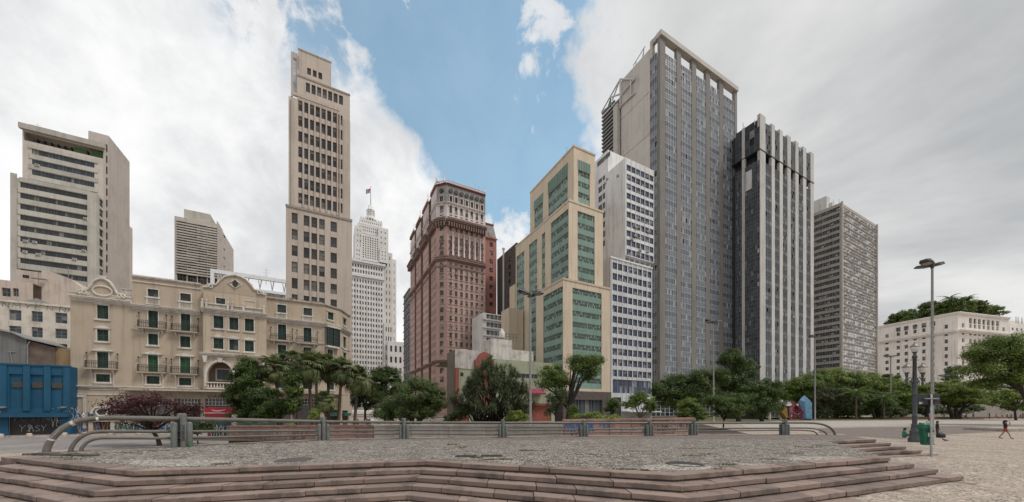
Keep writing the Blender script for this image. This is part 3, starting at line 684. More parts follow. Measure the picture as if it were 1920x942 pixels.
# upper block, set back
U = b.front(y2); xa, xb = U.S(42), U.S(194)
Zt = b.Z(237, xa, y2); mb = MB(); uh = []
for i in range(3): uh.append((U.S(60), U.S(177), U.Z(60, 288.8 + i * 19.4), U.Z(60, 279.2 + i * 19.4)))
terr = (U.S(45), U.S(193.5), U.Z(42, 262), U.Z(42, 245.5))
U.wall(mb, xa, xb, Zb - 9, Zt, uh + [terr], 0.5)
mb.quad((xa, y2, Zt), (xb, y2, Zt), (xb, y2 + 13, Zt), (xa, y2 + 13, Zt)); mb.quad((xa, y2 + 13, 0), (xa, y2, 0), (xa, y2, Zt), (xa, y2 + 13, Zt))
Ru = b.right(xb, y2); Ru.wall(mb, 0, 12, 0, Zt, [], .1)
b.part('upper_block', mb, 'pink_plaster')
for h in uh:
    n = 9
    for k in range(n): U.win((lerp(h[0], h[1], k / n), lerp(h[0], h[1], (k + 1) / n), h[2], h[3]), ('glass_blue', 'frame_dark'), 2, 1, 0.08, 0.12)
    mb = MB(); U.box(mb, h[0] - .5, h[1] + .7, h[2] - 1.25, h[2] - .05, 0, .15); b.part('spandrel', mb, 'olive_concrete')
mb = MB(); U.box(mb, uh[0][0] - .6, uh[0][1] + .7, uh[0][3] + .05, uh[0][3] + 1.1, 0, .2); b.part('spandrel', mb, 'olive_concrete')
mb = MB(); U.box(mb, xa - .3, xb + .5, Zt - .9, Zt + .45, 0.003, 0.9); b.part('roof_slab', mb, 'olive_concrete')
mb = MB(); U.box(mb, terr[0], terr[1], terr[2], terr[3], -3.2, -3.0); b.part('terrace_wall', mb, 'roof_grey')
mb = MB(); U.box(mb, terr[0], terr[1], terr[2] - .3, terr[2] - .02, -3.2, -0.4); b.part('terrace_floor', mb, 'roof_grey')
for k in range(11):
    mb = MB(); q = lerp(terr[0] + 1, terr[1] - 1, k / 10); U.box(mb, q, q + .25, terr[2], terr[3], -2.9, -2.4); b.part('louvre', mb, 'frame_dark')
for px in (136, 169):
    mb = MB(); q = U.S(px); zz_ = U.Z(px, 283 + (px - 136) * .2); U.box(mb, q, q + 2.4, zz_ - 1.0, zz_ + 1.5, -2.3, -.5); b.part('rooftop_unit', mb, 'green_mesh')
# stair and lift core on the right
xc0 = b.X(195, y2 + 1.5); yc = b.Y(206, xb + 1.2)
Cc = b.right(b.X(204, y2 + 2), y2 + 2); xq = b.X(204, y2 + 2); L1 = Cc.S(220); L2 = Cc.S(243)
zt1 = Cc.Zs(0, 255); zt = Cc.Zs(L1, 291)
mb = MB(); Cc.wall(mb, 0, L2, 0, zt1, [], .1); mb.quad((xq - 4, y2 + 2, 0), (xq, y2 + 2, 0), (xq, y2 + 2, zt1), (xq - 4, y2 + 2, zt1))
mb.quad((xq - 4, y2 + 2, zt1), (xq, y2 + 2, zt1), (xq, y2 + 2 + L2, zt1), (xq - 4, y2 + 2 + L2, zt1)); b.part('lift_core', mb, 'pink_plaster')
for k in range(15):
    mb = MB(); z = zt1 - 3 - k * 3.1; x0_ = xb + .0; U.box(mb, xb + .25, xq - .4, z - 1.9, z, -1.4, -1.3); b.part('stair_window', mb, 'glass_dark')
mb = MB(); U.box(mb, xb + .01, xq - .01, 0, zt1 - 2, -1.9, -1.45); b.part('stair_shaft', mb, 'pink_plaster')
mb = MB(); yw = y2 + 2 + L2; mb.box(xq - 3, xq - .05, yw + .02, b.Y(248.5, xq - .05), 0, b.Z(424, xq, yw)); b.part('rear_wing', mb, 'pink_plaster')
antenna(b, b.X(71, y2 + 3), y2 + 3, Zt, 3.4)
mb = MB(); zr = Zt + .4
for k in range(8): x_ = b.X(55, y2 + 1) + k * .75; mb.tube([(x_, y2 + 1, zr), (x_, y2 + 1, zr + 1.1)], .03, 4)
for dz in (.55, 1.1): mb.tube([(b.X(55, y2 + 1), y2 + 1, zr + dz), (b.X(55, y2 + 1) + 5.25, y2 + 1, zr + dz)], .03, 4)
b.part('roof_rail', mb, 'pipe_grey')
for px, py in ((71, 311),): ac(b, U, px, py, .9)
for px, py in ((49, 453), (48, 473), (73, 478), (158, 471), (141, 487), (161, 411), (66, 455)): ac(b, P, px, py, .9)
b.flush()

# ---- 2. small tower with sun louvres
plaster('louvre_concrete', (0.50, 0.46, 0.42), 0.35, 0.3)
b = Bld('office_block', 'small pale tower with rows of horizontal concrete sun louvres behind the hotel roof', 'tower', 327, 130)
P = b.front(0); W1 = P.S(408); Zt = P.Z(327, 405); zl = P.Z(327, 411); zb_ = P.Z(327, 512)
mb = MB(); P.wall(mb, 0, W1, 0, Zt, [(P.S(331), P.S(407), zb_ - 4, zl)], 1.2)
mb.quad((0, 0, Zt), (W1, 0, Zt), (W1, 14, Zt), (0, 14, Zt)); b.part('wall', mb, 'pink_plaster')
Rr = b.right(W1); L1 = Rr.S(438); mb = MB()
hs = []
for i in range(4): hs.append((Rr.S(419.5), Rr.S(422.5), Rr.Z(421, 439 + i * 17 + (24 if i else 0)), Rr.Z(421, 438 - 10 + i * 17 + (24 if i else 14))))
hs = [(Rr.S(419.2), Rr.S(422.3), Rr.Z(421, y1), Rr.Z(421, y0)) for y0, y1 in ((438, 463), (467, 480), (483, 496), (499, 505))]
Rr.wall(mb, 0, L1, 0, Zt, hs, .3); b.part('side_wall', mb, 'pink_plaster')
for h in hs: Rr.win(h, ('ac_white', 'frame_white'), 1, 6, .05, .25)
mb = MB(); Rr.box(mb, 0, L1 * .3, Zt, Zt + 1.2, -.3, 0.0); Rr.box(mb, L1 * .3 + .01, L1, Zt, Zt + .6, -.3, 0.0); b.part('parapet', mb, 'pink_plaster')
mb = MB(); x0_ = P.S(345); mb.box(b.X(345, 2), b.X(394, 2), 2, 10, Zt, b.Z(392, b.X(345, 2), 2)); b.part('penthouse', mb, 'olive_concrete')
q0, q1 = P.S(331), P.S(407); nb = 4; nr = 21
for i in range(nb):
    a, c = lerp(q0, q1, i / nb), lerp(q0, q1, (i + 1) / nb)
    for j in range(nr):
        z = lerp(zl - .3, zb_ + .3, j / (nr - 1)); mb = MB(); jit = random.uniform(-.08, .08)
        P.box(mb, a + .06, c - .06, z - .26 + jit, z + .26, -0.35, 0.28); b.part('louvre', mb, 'louvre_concrete')
    mb = MB(); P.box(mb, a - .08, a + .08, zb_ - 4, zl, -.9, .05); b.part('fin', mb, 'pink_plaster')
for j in range(11):
    z1 = lerp(zl, zb_ - 3, j / 11); z0 = lerp(zl, zb_ - 3, (j + 1) / 11)
    for k in range(8): P.win((lerp(q0, q1, k / 8), lerp(q0, q1, (k + 1) / 8), z0, z1), ('glass_dark', 'frame_grey'), 2, 2, .09, 1.15)
b.flush()

# ---- 3. low old buildings at the left edge
plaster('white_old', (0.60, 0.55, 0.48), 0.5, 0.55, 0.5, dirt=(0.35, 0.33, 0.3)); plaster('pink_old', (0.50, 0.42, 0.37), 0.45, 0.4, 0.4)
plaster('shed_grey', (0.20, 0.205, 0.205), 0.4, 0.35); plaster('blue_paint', (0.016, 0.085, 0.155), 0.35, 0.25, 0.5, rough=0.6); plaster('ochre', (0.30, 0.21, 0.12), 0.5, 0.5, 0.6)
def brickmat(name, c1, c2, mo):
    m, t = newmat(name); g = t.n('ShaderNodeNewGeometry'); 
    mp = t.n('ShaderNodeMapping', Vector=(t.n('ShaderNodeTexCoord'), 'Object'), Rotation=(R(90), 0, 0))
    br = t.n('ShaderNodeTexBrick', Vector=mp, Color1=(*c1, 1), Color2=(*c2, 1), Mortar=(*mo, 1), Scale=3.0, **{'Mortar__Size': 0.03})
    n = t.n('ShaderNodeTexNoise', Vector=(g, 'Position'), Scale=0.8, Detail=6.0)
    finish(t, t.mix(t.m('MULTIPLY', t.ss(n, .4, .7), .5), (br, 0), sc(c1, .5)), .9, bump=(br, 1), bstr=.4)
brickmat('old_brick', (0.15, 0.11, 0.085), (0.20, 0.14, 0.10), (0.17, 0.15, 0.13)); brickmat('roof_tile', (0.20, 0.085, 0.06), (0.15, 0.07, 0.05), (0.09, 0.05, 0.04))
b = Bld('rendered_building', 'pinkish rendered building with stepped roofs behind the white old house', 'building', -40, 66)
P = b.front(0); mb = MB(); W1 = P.S(62); zt = P.Z(-40, 520)
hs = [(P.S(-8), P.S(-1), P.Z(0, 552), P.Z(0, 540)), (P.S(3), P.S(20), P.Z(10, 556), P.Z(10, 540)), (P.S(24), P.S(35), P.Z(30, 556), P.Z(30, 541))]
P.wall(mb, 0, W1, 0, zt, hs, .3); mb.quad((0, 0, zt), (W1, 0, zt), (W1, 9, zt), (0, 9, zt)); b.part('wall', mb, 'pink_old')
for h in hs: P.win(h, ('glass_dark', 'frame_grey'), 2, 2, .08, .25)
Q = b.front(3); mb = MB(); a, c = Q.S(30), Q.S(80); z_ = Q.Z(30, 505.5); hs = [(Q.S(42), Q.S(55), Q.Z(48, 522), Q.Z(48, 516))]
Q.wall(mb, a, c, 0, z_, hs, .25); mb.quad((a, 3, z_), (c, 3, z_), (c, 10, z_), (a, 10, z_)); mb.quad((c, 3, 0), (c, 10, 0), (c, 10, z_), (c, 3, z_)); b.part('upper_wall', mb, 'pink_old')
for h in hs: Q.win(h, ('glass_dark', 'frame_dark'), 2, 1, .08, .2)
Q = b.front(1.2); mb = MB(); a, c = Q.S(78), Q.S(160)
pts = [(a, 0), (c, 0), (c, Q.Z(160, 545)), (Q.S(132), Q.Z(132, 523)), (Q.S(98), Q.Z(98, 510)), (a, Q.Z(78, 507))]
mb.extr(pts, 1.2, 8); b.part('gable_wall', mb, 'pink_old')
mb = MB(); x_ = b.X(72, .5); mb.tube([(x_, .5, zt), (x_, .5, zt + 2.6)], .06, 6); mb.box(x_ - 1.0, x_ + 1.0, .3, .9, zt + 1.1, zt + 1.25); b.part('water_pipe', mb, 'pipe_grey')
mb = MB(); x_ = b.X(128, 2); mb.tube([(x_, 2, b.Z(523, x_, 2)), (x_, 2, b.Z(500, x_, 2))], .05, 6)
for k in range(3): mb.tube([(x_ - .6, 2, b.Z(513 - k * 4, x_, 2)), (x_ + .6, 2, b.Z(513 - k * 4, x_, 2))], .025, 4)
b.part('aerial', mb, 'pipe_grey')
b.flush()

b = Bld('white_house', 'stained white old house with three columns of dark windows and roof-edge graffiti', 'building', -30, 58)
P = b.front(0); W1 = P.S(136); zt = P.Z(-30, 560); hs = []
for x0_, x1_, y0, y1 in ((17, 40, 581.5, 601), (59, 80, 584, 603.5), (103.5, 126, 587, 606.5), (17, 40, 611.5, 626), (59, 80, 614, 633), (103.5, 126, 617, 635), (103.5, 126, 645, 662), (59, 80, 645, 662)):
    hs.append((P.S(x0_), P.S(x1_), P.Z((x0_ + x1_) / 2, y1), P.Z((x0_ + x1_) / 2, y0)))
mb = MB(); P.wall(mb, 0, W1, -1, zt, hs, .3); mb.quad((0, 0, zt), (W1, 0, zt), (W1, 7, zt), (0, 7, zt)); b.part('wall', mb, 'white_old')
for h in hs: P.win(h, ('glass_blue', 'frame_grey'), 2, 3, .07, .2)
mb = MB(); P.box(mb, -.2, W1 + .1, zt - .25, zt + .1, 0.003, .25); b.part('cornice', mb, 'white_old')
mb = MB(); mb.extr([(P.S(34), zt), (P.S(100), zt), (P.S(66), zt + 1.0)], .3, 6); b.part('roof', mb, 'roof_grey')
# roof-edge graffiti: green loops painted on the band under the eaves
flat('spray_green', (0.035, 0.085, 0.04), .7); flat('spray_blue', (0.03, 0.12, 0.30), .7); flat('spray_orange', (0.30, 0.13, 0.06), .7); flat('spray_red', (0.30, 0.03, 0.05), .7); flat('spray_teal', (0.03, 0.13, 0.12), .7)
def stroke(mb, pl, pts, wd, o, m=0):
    """a painted stroke on a wall: a thin raised ribbon"""
    for (a, c), (d, e) in zip(pts[:-1], pts[1:]):
        dx, dz = d - a, e - c; L_ = math.hypot(dx, dz) or 1; nx, nz = -dz / L_ * wd / 2, dx / L_ * wd / 2; ex, ez = dx / L_ * wd * .4, dz / L_ * wd * .4
        mb.quad(pl.pt(a - ex + nx, c - ez + nz, o), pl.pt(a - ex - nx, c - ez - nz, o), pl.pt(d + ex - nx, e + ez - nz, o), pl.pt(d + ex + nx, e + ez + nz, o), m); o += 0.0004
def glyph(k, rnd):
    """loose letter-like strokes in a unit box"""
    G = [[[(0, 0), (.1, 1), (.5, .45), (.9, 1), (1, 0)]], [[(0, 1), (.5, .45), (1, 1)], [(.5, .45), (.5, 0)]], [[(0, 0), (.45, 1), (.9, 0)], [(.2, .4), (.7, .4)]], [[(.9, .85), (.5, 1), (.1, .8), (.2, .55), (.8, .4), (.9, .15), (.5, 0), (.05, .15)]],
         [[(.5, 1), (.1, .8), (0, .4), (.3, 0), (.7, 0), (1, .4), (.9, .8), (.5, 1)]], [[(0, 0), (0, 1), (.6, .9), (.7, .6), (0, .5)], [(.3, .5), (.9, 0)]], [[(0, 1), (0, 0), (.9, 0)]], [[(0, 1), (.4, 0), (.8, 1)]], [[(0, 0), (0, 1), (.8, 0), (.8, 1)]], [[(.9, 1), (.1, 1), (.1, .5), (.7, .5), (.1, .5), (.1, 0), (.9, 0)]],
         [[(.5, .0), (.5, .6), (.2, .8), (.5, 1), (.8, .8), (.5, .6)], [(.2, .05), (.8, .05)]], [[(0, .1), (1, .9)], [(0, .9), (1, .1)], [(.5, 0), (.5, 1)]]]
    return [[(x + rnd.uniform(-.07, .07), z + rnd.uniform(-.07, .07)) for x, z in st] for st in G[k % len(G)]]
def tag(b, pl, q0, z0, wd, ht, n, mat, seed, th=0.06, o=0.012, name='graffiti', slant=0.1):
    rnd = random.Random(seed); mb = MB(); seq = n if isinstance(n, list) else [rnd.randrange(12) for _ in range(n)]; cw = wd / len(seq)
    for i, gi in enumerate(seq):
        for st in glyph(gi, rnd): stroke(mb, pl, [(q0 + cw * (i + x * .82 + z * slant), z0 + ht * z) for x, z in st], th, o)
    return b.part(name, mb, mat)
for i, px in enumerate((4, 23, 45, 64, 88, 112, 128)):
    q = P.S(px); tag(b, P, q, P.Zs(q, 572 + px * .08 + 3), 1.0, .8, 1, 'spray_green', 30 + i, .06)
b.flush()

b = Bld('shed', 'grey shed with curved metal roof and brick gable behind the blue building', 'shed', -30, 50)
P = b.front(0); x1_ = P.S(50); x2_ = P.S(103); x3_ = P.S(133)
mb = MB(); pts = [(0, 0), (x1_, 0), (x1_, P.Z(50, 637)), (P.S(25), P.Z(25, 626)), (0, P.Z(-30, 612))]; mb.extr(pts, 0, 9); b.part('metal_wall', mb, 'shed_grey')
mb = MB(); pts = [(x1_ + .01, 0), (x2_, 0), (x2_, P.Z(103, 652)), (x1_ + .01, P.Z(50, 638))]; mb.extr(pts, .12, 9); b.part('brick_gable', mb, 'old_brick')
mb = MB(); pts = [(x2_ + .01, 0), (x3_, 0), (x3_, P.Z(133, 656)), (x2_ + .01, P.Z(103, 650))]; mb.extr(pts, .25, 9); b.part('ochre_wall', mb, 'ochre')
mb = MB()
R_ = [(0, P.Z(-30, 611)), (P.S(25), P.Z(25, 625)), (x1_, P.Z(50, 636)), (P.S(80), P.Z(80, 643)), (P.S(110), P.Z(110, 650))]
for (a, c), (d, e) in zip(R_[:-1], R_[1:]): mb.hexa([(a, -.35, c), (d, -.35, e), (d, 9, e), (a, 9, c), (a, -.35, c + .18), (d, -.35, e + .18), (d, 9, e + .18), (a, 9, c + .18)])
flat('zinc', (0.30, 0.305, 0.30), .45, .4); b.part('roof', mb, 'zinc')
mb = MB(); q = P.S(53); mb.tube([(q, -.12, P.Z(53, 684)), (q, -.12, P.Z(53, 648)), (q + .25, -.12, P.Z(53, 640))], .09, 8); b.part('downpipe', mb, 'pipe_grey')
mb = MB(); q = P.S(24); mb.tube([(q, -.1, P.Z(24, 684)), (q - .2, -.1, P.Z(24, 660))], .06, 6); mb.tube([(q - .35, -.1, P.Z(24, 660)), (q + .3, -.1, P.Z(24, 660))], .05, 6); b.part('vent_pipe', mb, 'pipe_grey')

b = Bld('blue_building', 'bright blue low building with recessed panels and a dark graffitied roller shutter', 'building', -40, 41.5, z0=-0.8)
P = b.front(0); W1 = P.S(131.5); zt = P.Z(0, 682.5); zl = P.Z(0, 779); zg = P.Z(40, 777); zm = P.Z(40, 680)
hs = []
for x0_, x1_ in ((-30, -5), (17, 46), (57, 87), (94, 121)): hs.append((P.S(x0_), P.S(x1_), P.Z(40, 766), P.Z(40, 702)))
door = (P.S(15), P.S(114), 0.15, P.Z(40, 781))
mb = MB(); P.wall(mb, 0, W1, 0, zt, hs + [door], 0.18); mb.quad((0, 0, zt), (W1, 0, zt), (W1, 8, zt), (0, 8, zt)); mb.quad((W1, 0, 0), (W1, 8, 0), (W1, 8, zt), (W1, 0, zt)); b.part('wall', mb, 'blue_paint')
for h in hs:
    mb = MB(); P.box(mb, h[0] - .02, h[1] + .02, h[2] - .02, h[3] + .02, -.3, -.17); b.part('recessed_panel', mb, 'blue_paint')
for px in (7, 51, 90, 126):
    mb = MB(); q = P.S(px); w_ = .27; P.box(mb, q - w_, q + w_, zl + .55, zt - .15, .003, .14); b.part('pilaster', mb, 'blue_paint')
mb = MB(); P.box(mb, -.2, W1 + .02, zl - .25, zl + .14, .003, .55); P.box(mb, -.2, W1 + .02, zl + .141, zl + .28, .003, .40); b.part('ledge', mb, 'blue_paint')
mb = MB(); P.box(mb, -.1, W1 + .02, zt - .08, zt + .12, -.2, .12); b.part('coping', mb, 'blue_paint')
flat('vent_brown', (0.12, 0.10, 0.085), .7)
for x0_, x1_ in ((24, 46), (60.5, 83.5), (97.5, 119)):
    a, c = P.S(x0_), P.S(x1_); z1 = P.Z(60, 717); z0 = P.Z(60, 727); mb = MB(); P.box(mb, a, c, z0, z1, -.16, -.12, 1)
    for k in range(5): P.box(mb, a, c, lerp(z0, z1, k / 5) + .02, lerp(z0, z1, k / 5) + .09, -.119, -.05)
    for k in range(7): P.box(mb, lerp(a, c, k / 6) - .02, lerp(a, c, k / 6) + .02, z0, z1, -.045, -.02)
    b.part('vent_grille', mb, ['vent_brown', 'frame_dark'])
# roller shutter, slat by slat
flat('shutter_dark', (0.035, 0.034, 0.034), .55, .2)
a, c, z0, z1 = door; n = 24
slat_me = MB(); slat_me.bbox(0, c - a, 0, .06, 0, (z1 - z0) / n - .012, .015); sm_ = slat_me.mesh('slat', 'shutter_dark')
for k in range(n): link('slat', sm_, b.o, P.pt(a, z0 + (z1 - z0) * k / n, -.22))
mb = MB(); P.box(mb, a - .01, c + .01, z0, z1, -.28, -.24); b.part('shutter_back', mb, 'frame_dark')
mb = MB(); P.box(mb, a, c, 0, .15, -.2, .12); b.part('door_sill', mb, 'kerb_stone')
tag(b, P, P.S(34), .6, 1.1, .8, [1, 10], 'spray_white', 3, .035, -.14); tag(b, P, P.S(52), .6, 1.5, .75, [2, 3, 1], 'spray_white', 15, .035, -.14)
tag(b, P, P.S(84), 2.0, 3.0, 1.6, 6, 'spray_white', 8, .045, -.14); tag(b, P, P.S(95), 1.1, 1.6, 1.3, 4, 'spray_white', 9, .04, -.14); flat('spray_faint', (0.12, 0.12, 0.12), .7); tag(b, P, P.S(20), 1.9, 6.5, 1.1, 9, 'spray_faint', 12, .05, -.14)
tag(b, P, P.S(0) , 3.0, .5, .4, 2, 'spray_white', 6, .05); tag(b, P, P.S(120), 3.0, .6, .45, 2, 'spray_white', 7, .05)
for px in (10, 122):
    mb = MB(); q = P.S(px); z = P.Z(px, 764); P.box(mb, q - .22, q + .22, z - .1, z + .1, .16, .5); P.box(mb, q - .04, q + .04, z - .03, z + .03, .0, .17); b.part('floodlight', mb, 'frame_grey')
b.flush()
# stone bollards in front of the left buildings
mb = MB(); mb.lathe([(0.26, 0), (0.27, .04), (.25, .36), (.20, .46), (.0, .5)], n=10)
bm_ = mb.mesh('bollard', 'kerb_stone')
for px, lb in ((1, 'stone bollard at the photo edge before the blue building'), (55, 'stone bollard before the dark roller shutter'), (121, 'stone bollard before the right corner of the blue building'), (161, 'stone bollard before the blue graffiti'), (207, 'stone bollard before the arched hotel door'), (259, 'stone bollard behind the left curved handrail'), (369, 'stone bollard right of the post cluster'), (405, 'stone bollard below the red kiosk awning')):
    r = (px - CX) / F; p0 = hotelA - udir * 4.35; t_ = (r * p0.y - p0.x) / (vdir.x - r * vdir.y); p = p0 + vdir * t_
    link('bollard', bm_, None, (p.x, p.y, gz(p.x, p.y)), label=lb, cat='bollard', group='stone bollards along the kerb')
# ================================================================ the old hotel
plaster('hotel_wall', (0.425, 0.352, 0.272), 0.3, 0.32, 0.3); plaster('hotel_trim', (0.57, 0.53, 0.475), 0.45, 0.45, 0.8); plaster('hotel_grey', (0.40, 0.345, 0.28), 0.4, 0.4)
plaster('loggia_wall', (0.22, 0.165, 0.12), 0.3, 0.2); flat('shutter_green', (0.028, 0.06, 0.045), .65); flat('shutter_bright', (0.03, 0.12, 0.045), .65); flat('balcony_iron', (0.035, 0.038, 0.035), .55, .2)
glassmat('glass_hotel', (0.012, 0.02, 0.018), (0.035, 0.05, 0.045), 0.15, (0.15, 0.15, 0.13), 0.15)
hotel = b = Bld('old_hotel', 'long beige old hotel with white stucco trim, iron balconies and scrolled gables', 'hotel', 132, 46, z0=-0.8)
P = b.front(0)
xE = P.S(608)
# chamfered street corner in two facets
th1, th2 = R(38), R(66)
K1 = Plane(b, xE, 0, th1); e1 = K1.S(638); kx, ky, _ = K1.pt(e1, 0); K2 = Plane(b, kx, ky, th2); e2 = K2.S(656)
Zcorn = P.Z(132, 556); Zc = lambda py_at132: P.Z(132, py_at132)
def rect(pl, x0, x1, y0, y1):
    m_ = (x0 + x1) / 2; return (pl.S(x0), pl.S(x1), pl.Z(m_, y1), pl.Z(m_, y0))
# the central bay stands 0.9 m proud
PB = 0.9; C_ = b.front(-PB); c0, c1 = C_.S(381), C_.S(499)
sL = P.S(248); sM = P.S(377); sR = P.S(501)
zMain = P.Z(300, 578)               # main cornice under the top storey
# storeys from the main cornice
A = []   # (plane, rect, style)
def W_(pl, x0, x1, y0, y1, st, **k): A.append((pl, rect(pl, x0, x1, y0, y1), st, k))
W_(P, 182, 203.6, 573, 598.5, 'case'); W_(P, 182, 203.6, 618, 640, 'arch'); W_(P, 182, 203.6, 660.5, 691, 'door', bal=True, hood=1); W_(P, 180, 206.5, 702, 716.6, 'low', panel=1)
W_(P, 277, 297, 543, 557, 'lat'); W_(P, 278, 296.5, 583, 616, 'door', bal=True); W_(P, 278, 296.5, 626.5, 647, 'case'); W_(P, 277.5, 296.5, 666.5, 698, 'gdoor', bal=True, hood=1); W_(P, 275, 299.5, 705.5, 720.4, 'low', panel=1)
W_(P, 338, 358, 551, 565, 'lat'); W_(P, 339, 357, 589, 622, 'door', bal=True); W_(P, 338, 357, 631, 651.6, 'case'); W_(P, 338, 357, 670, 701, 'gdoor', bal=True, hood=1); W_(P, 336, 359, 709, 723, 'low', panel=1)
W_(C_, 405, 422.5, 559.5, 570.6, 'plain')
for x0_, x1_, a_, c_ in ((400.5, 419, 593, 634.5), (430, 447, 596, 637), (459, 476, 598.5, 639.5)): W_(C_, x0_, x1_, a_, a_ + 23, 'case'); W_(C_, x0_, x1_, c_, c_ + 20, 'arch')
W_(P, 520, 536.6, 572, 586.6, 'lat'); W_(P, 569, 585, 578, 592, 'lat'); W_(P, 521, 536.6, 609, 639, 'door', bal=True); W_(P, 569, 584, 615, 644, 'door', bal=True)
W_(P, 521, 536.6, 647, 667, 'case'); W_(P, 569, 584, 652, 671, 'case'); W_(P, 521, 537, 679, 706, 'door', bal=True); W_(P, 569, 585, 683, 709, 'door', bal=True); W_(P, 519, 538, 715, 728, 'low', panel=1); W_(P, 568, 586, 717, 730, 'low', panel=1)
W_(K1, 614.5, 625, 586.6, 600, 'case'); W_(K1, 612.5, 630, 618, 648, 'bay'); W_(K1, 614, 624, 656, 674, 'case'); W_(K1, 613, 625, 686, 709, 'door'); W_(K1, 612, 626, 718, 731, 'low')
W_(K2, 643, 649, 598, 611, 'case'); W_(K2, 643, 649, 632, 654, 'door'); W_(K2, 643, 649, 662, 677, 'case'); W_(K2, 643, 649, 690, 710, 'door')
zl = P.Z(132, 725)       # string course above the ground floor
zl_r = P.Z(400, 737)
ztopL = P.Z(190, 560); ztopM = P.Z(260, 518); ztopR = P.Z(520, 560)
gd_door = rect(P, 175, 208, 791, 822)
shops = [(P.S(x0_), P.S(x1_), 0.2, P.Z((x0_ + x1_) / 2, 748)) for x0_, x1_ in ((246, 268), (276, 320), (326, 376), (384, 436), (444, 494), (503, 545), (552, 600))]
holes = lambda pl: [r_ for p_, r_, s_, k_ in A if p_ is pl]
mb = MB()
P.wall(mb, 0, sL, 0, ztopL, [h for h in holes(P) if h[0] < sL] + [gd_door], .28)
P.wall(mb, sL, sM, 0, ztopM, [h for h in holes(P) if sL < h[0] < sM] + [h for h in shops if sL - 3 < h[0] < sM], .28)
P.wall(mb, sM, sR, zl, P.Z(430, 540), [(sM + .3, sR - .3, zl + .4, P.Z(430, 600))], .05)
P.wall(mb, sM, sR, 0, zl, [h for h in shops if sM - .5 < h[0] < sR], .28)
P.wall(mb, sR, xE, 0, ztopR, [h for h in holes(P) if h[0] > sR] + [h for h in shops if h[0] > sR], .28)
K1.wall(mb, 0, e1, 0, ztopR, holes(K1) + [(e1 * .15, e1 * .85, .2, 3.3)], .28); K2.wall(mb, 0, e2, 0, ztopR, holes(K2) + [(e2 * .2, e2 * .8, .2, 3.2)], .28)
Dp = 13.0
mb.quad((0, Dp, 0), (0, 0, 0), (0, 0, ztopL), (0, Dp, ztopL))
mb.quad((0, .0, ztopL - .3), (sL, .0, ztopL - .3), (sL, Dp, ztopL - .3), (0, Dp, ztopL - .3)); mb.quad((sL, 0, ztopM - .4), (sM, 0, ztopM - .4), (sM, Dp, ztopM - .4), (sL, Dp, ztopM - .4))
mb.quad((sL, Dp, ztopL), (sL, 0, ztopL), (sL, 0, ztopM), (sL, Dp, ztopM)); mb.quad((sM, 0, ztopR), (sM, Dp, ztopR), (sM, Dp, ztopM), (sM, 0, ztopM))
mb.quad((sM, 0, ztopR - .3), (kx, 2, ztopR - .3), (kx, Dp, ztopR - .3), (sM, Dp, ztopR - .3))
b.part('wall', mb, 'hotel_wall')
# central bay: front with windows, two big arches below
zArch0 = C_.Z(420, 737); zSpr = C_.Z(410, 708); zCrown = C_.Z(412, 679); zBandC = C_.Z(400, 666)
zTopC = C_.Z(430, 545)
mb = MB(); C_.wall(mb, c0, c1, zBandC, zTopC, holes(C_), .28)
for sgn, x in ((-1, c0), (1, c1)):
    mb.quad((x, -PB, zl), (x, 0, zl), (x, 0, zTopC), (x, -PB, zTopC)) if sgn > 0 else mb.quad((x, 0, zl), (x, -PB, zl), (x, -PB, zTopC), (x, 0, zTopC))
# arched wall: polygon strips over each arch
mid = (c0 + c1) / 2; arch_rects = []
for a, c in ((c0, mid), (mid, c1)):
    pier = .42 if a == c0 else .28; p0, p1 = a + pier, c - (.42 if c == c1 else .28); rad = (p1 - p0) / 2; cxx = (p0 + p1) / 2
    n = 18; pr = [(cxx - rad * math.cos(math.pi * i / n), zSpr + (zCrown - zSpr) * math.sin(math.pi * i / n)) for i in range(n + 1)]
    for (x0_, z0_), (x1_, z1_) in zip(pr[:-1], pr[1:]):
        mb.quad((x0_, -PB, z0_), (x1_, -PB, z1_), (x1_, -PB, zBandC), (x0_, -PB, zBandC)); mb.quad((x0_, -PB, z0_), (x0_, -.1, z0_), (x1_, -.1, z1_), (x1_, -PB, z1_))
    mb.box(a, p0, -PB, -.1, zl, zBandC); mb.box(p1, c, -PB, -.1, zl, zBandC); arch_rects.append((p0, p1, cxx, rad))
b.part('central_bay', mb, 'hotel_wall')
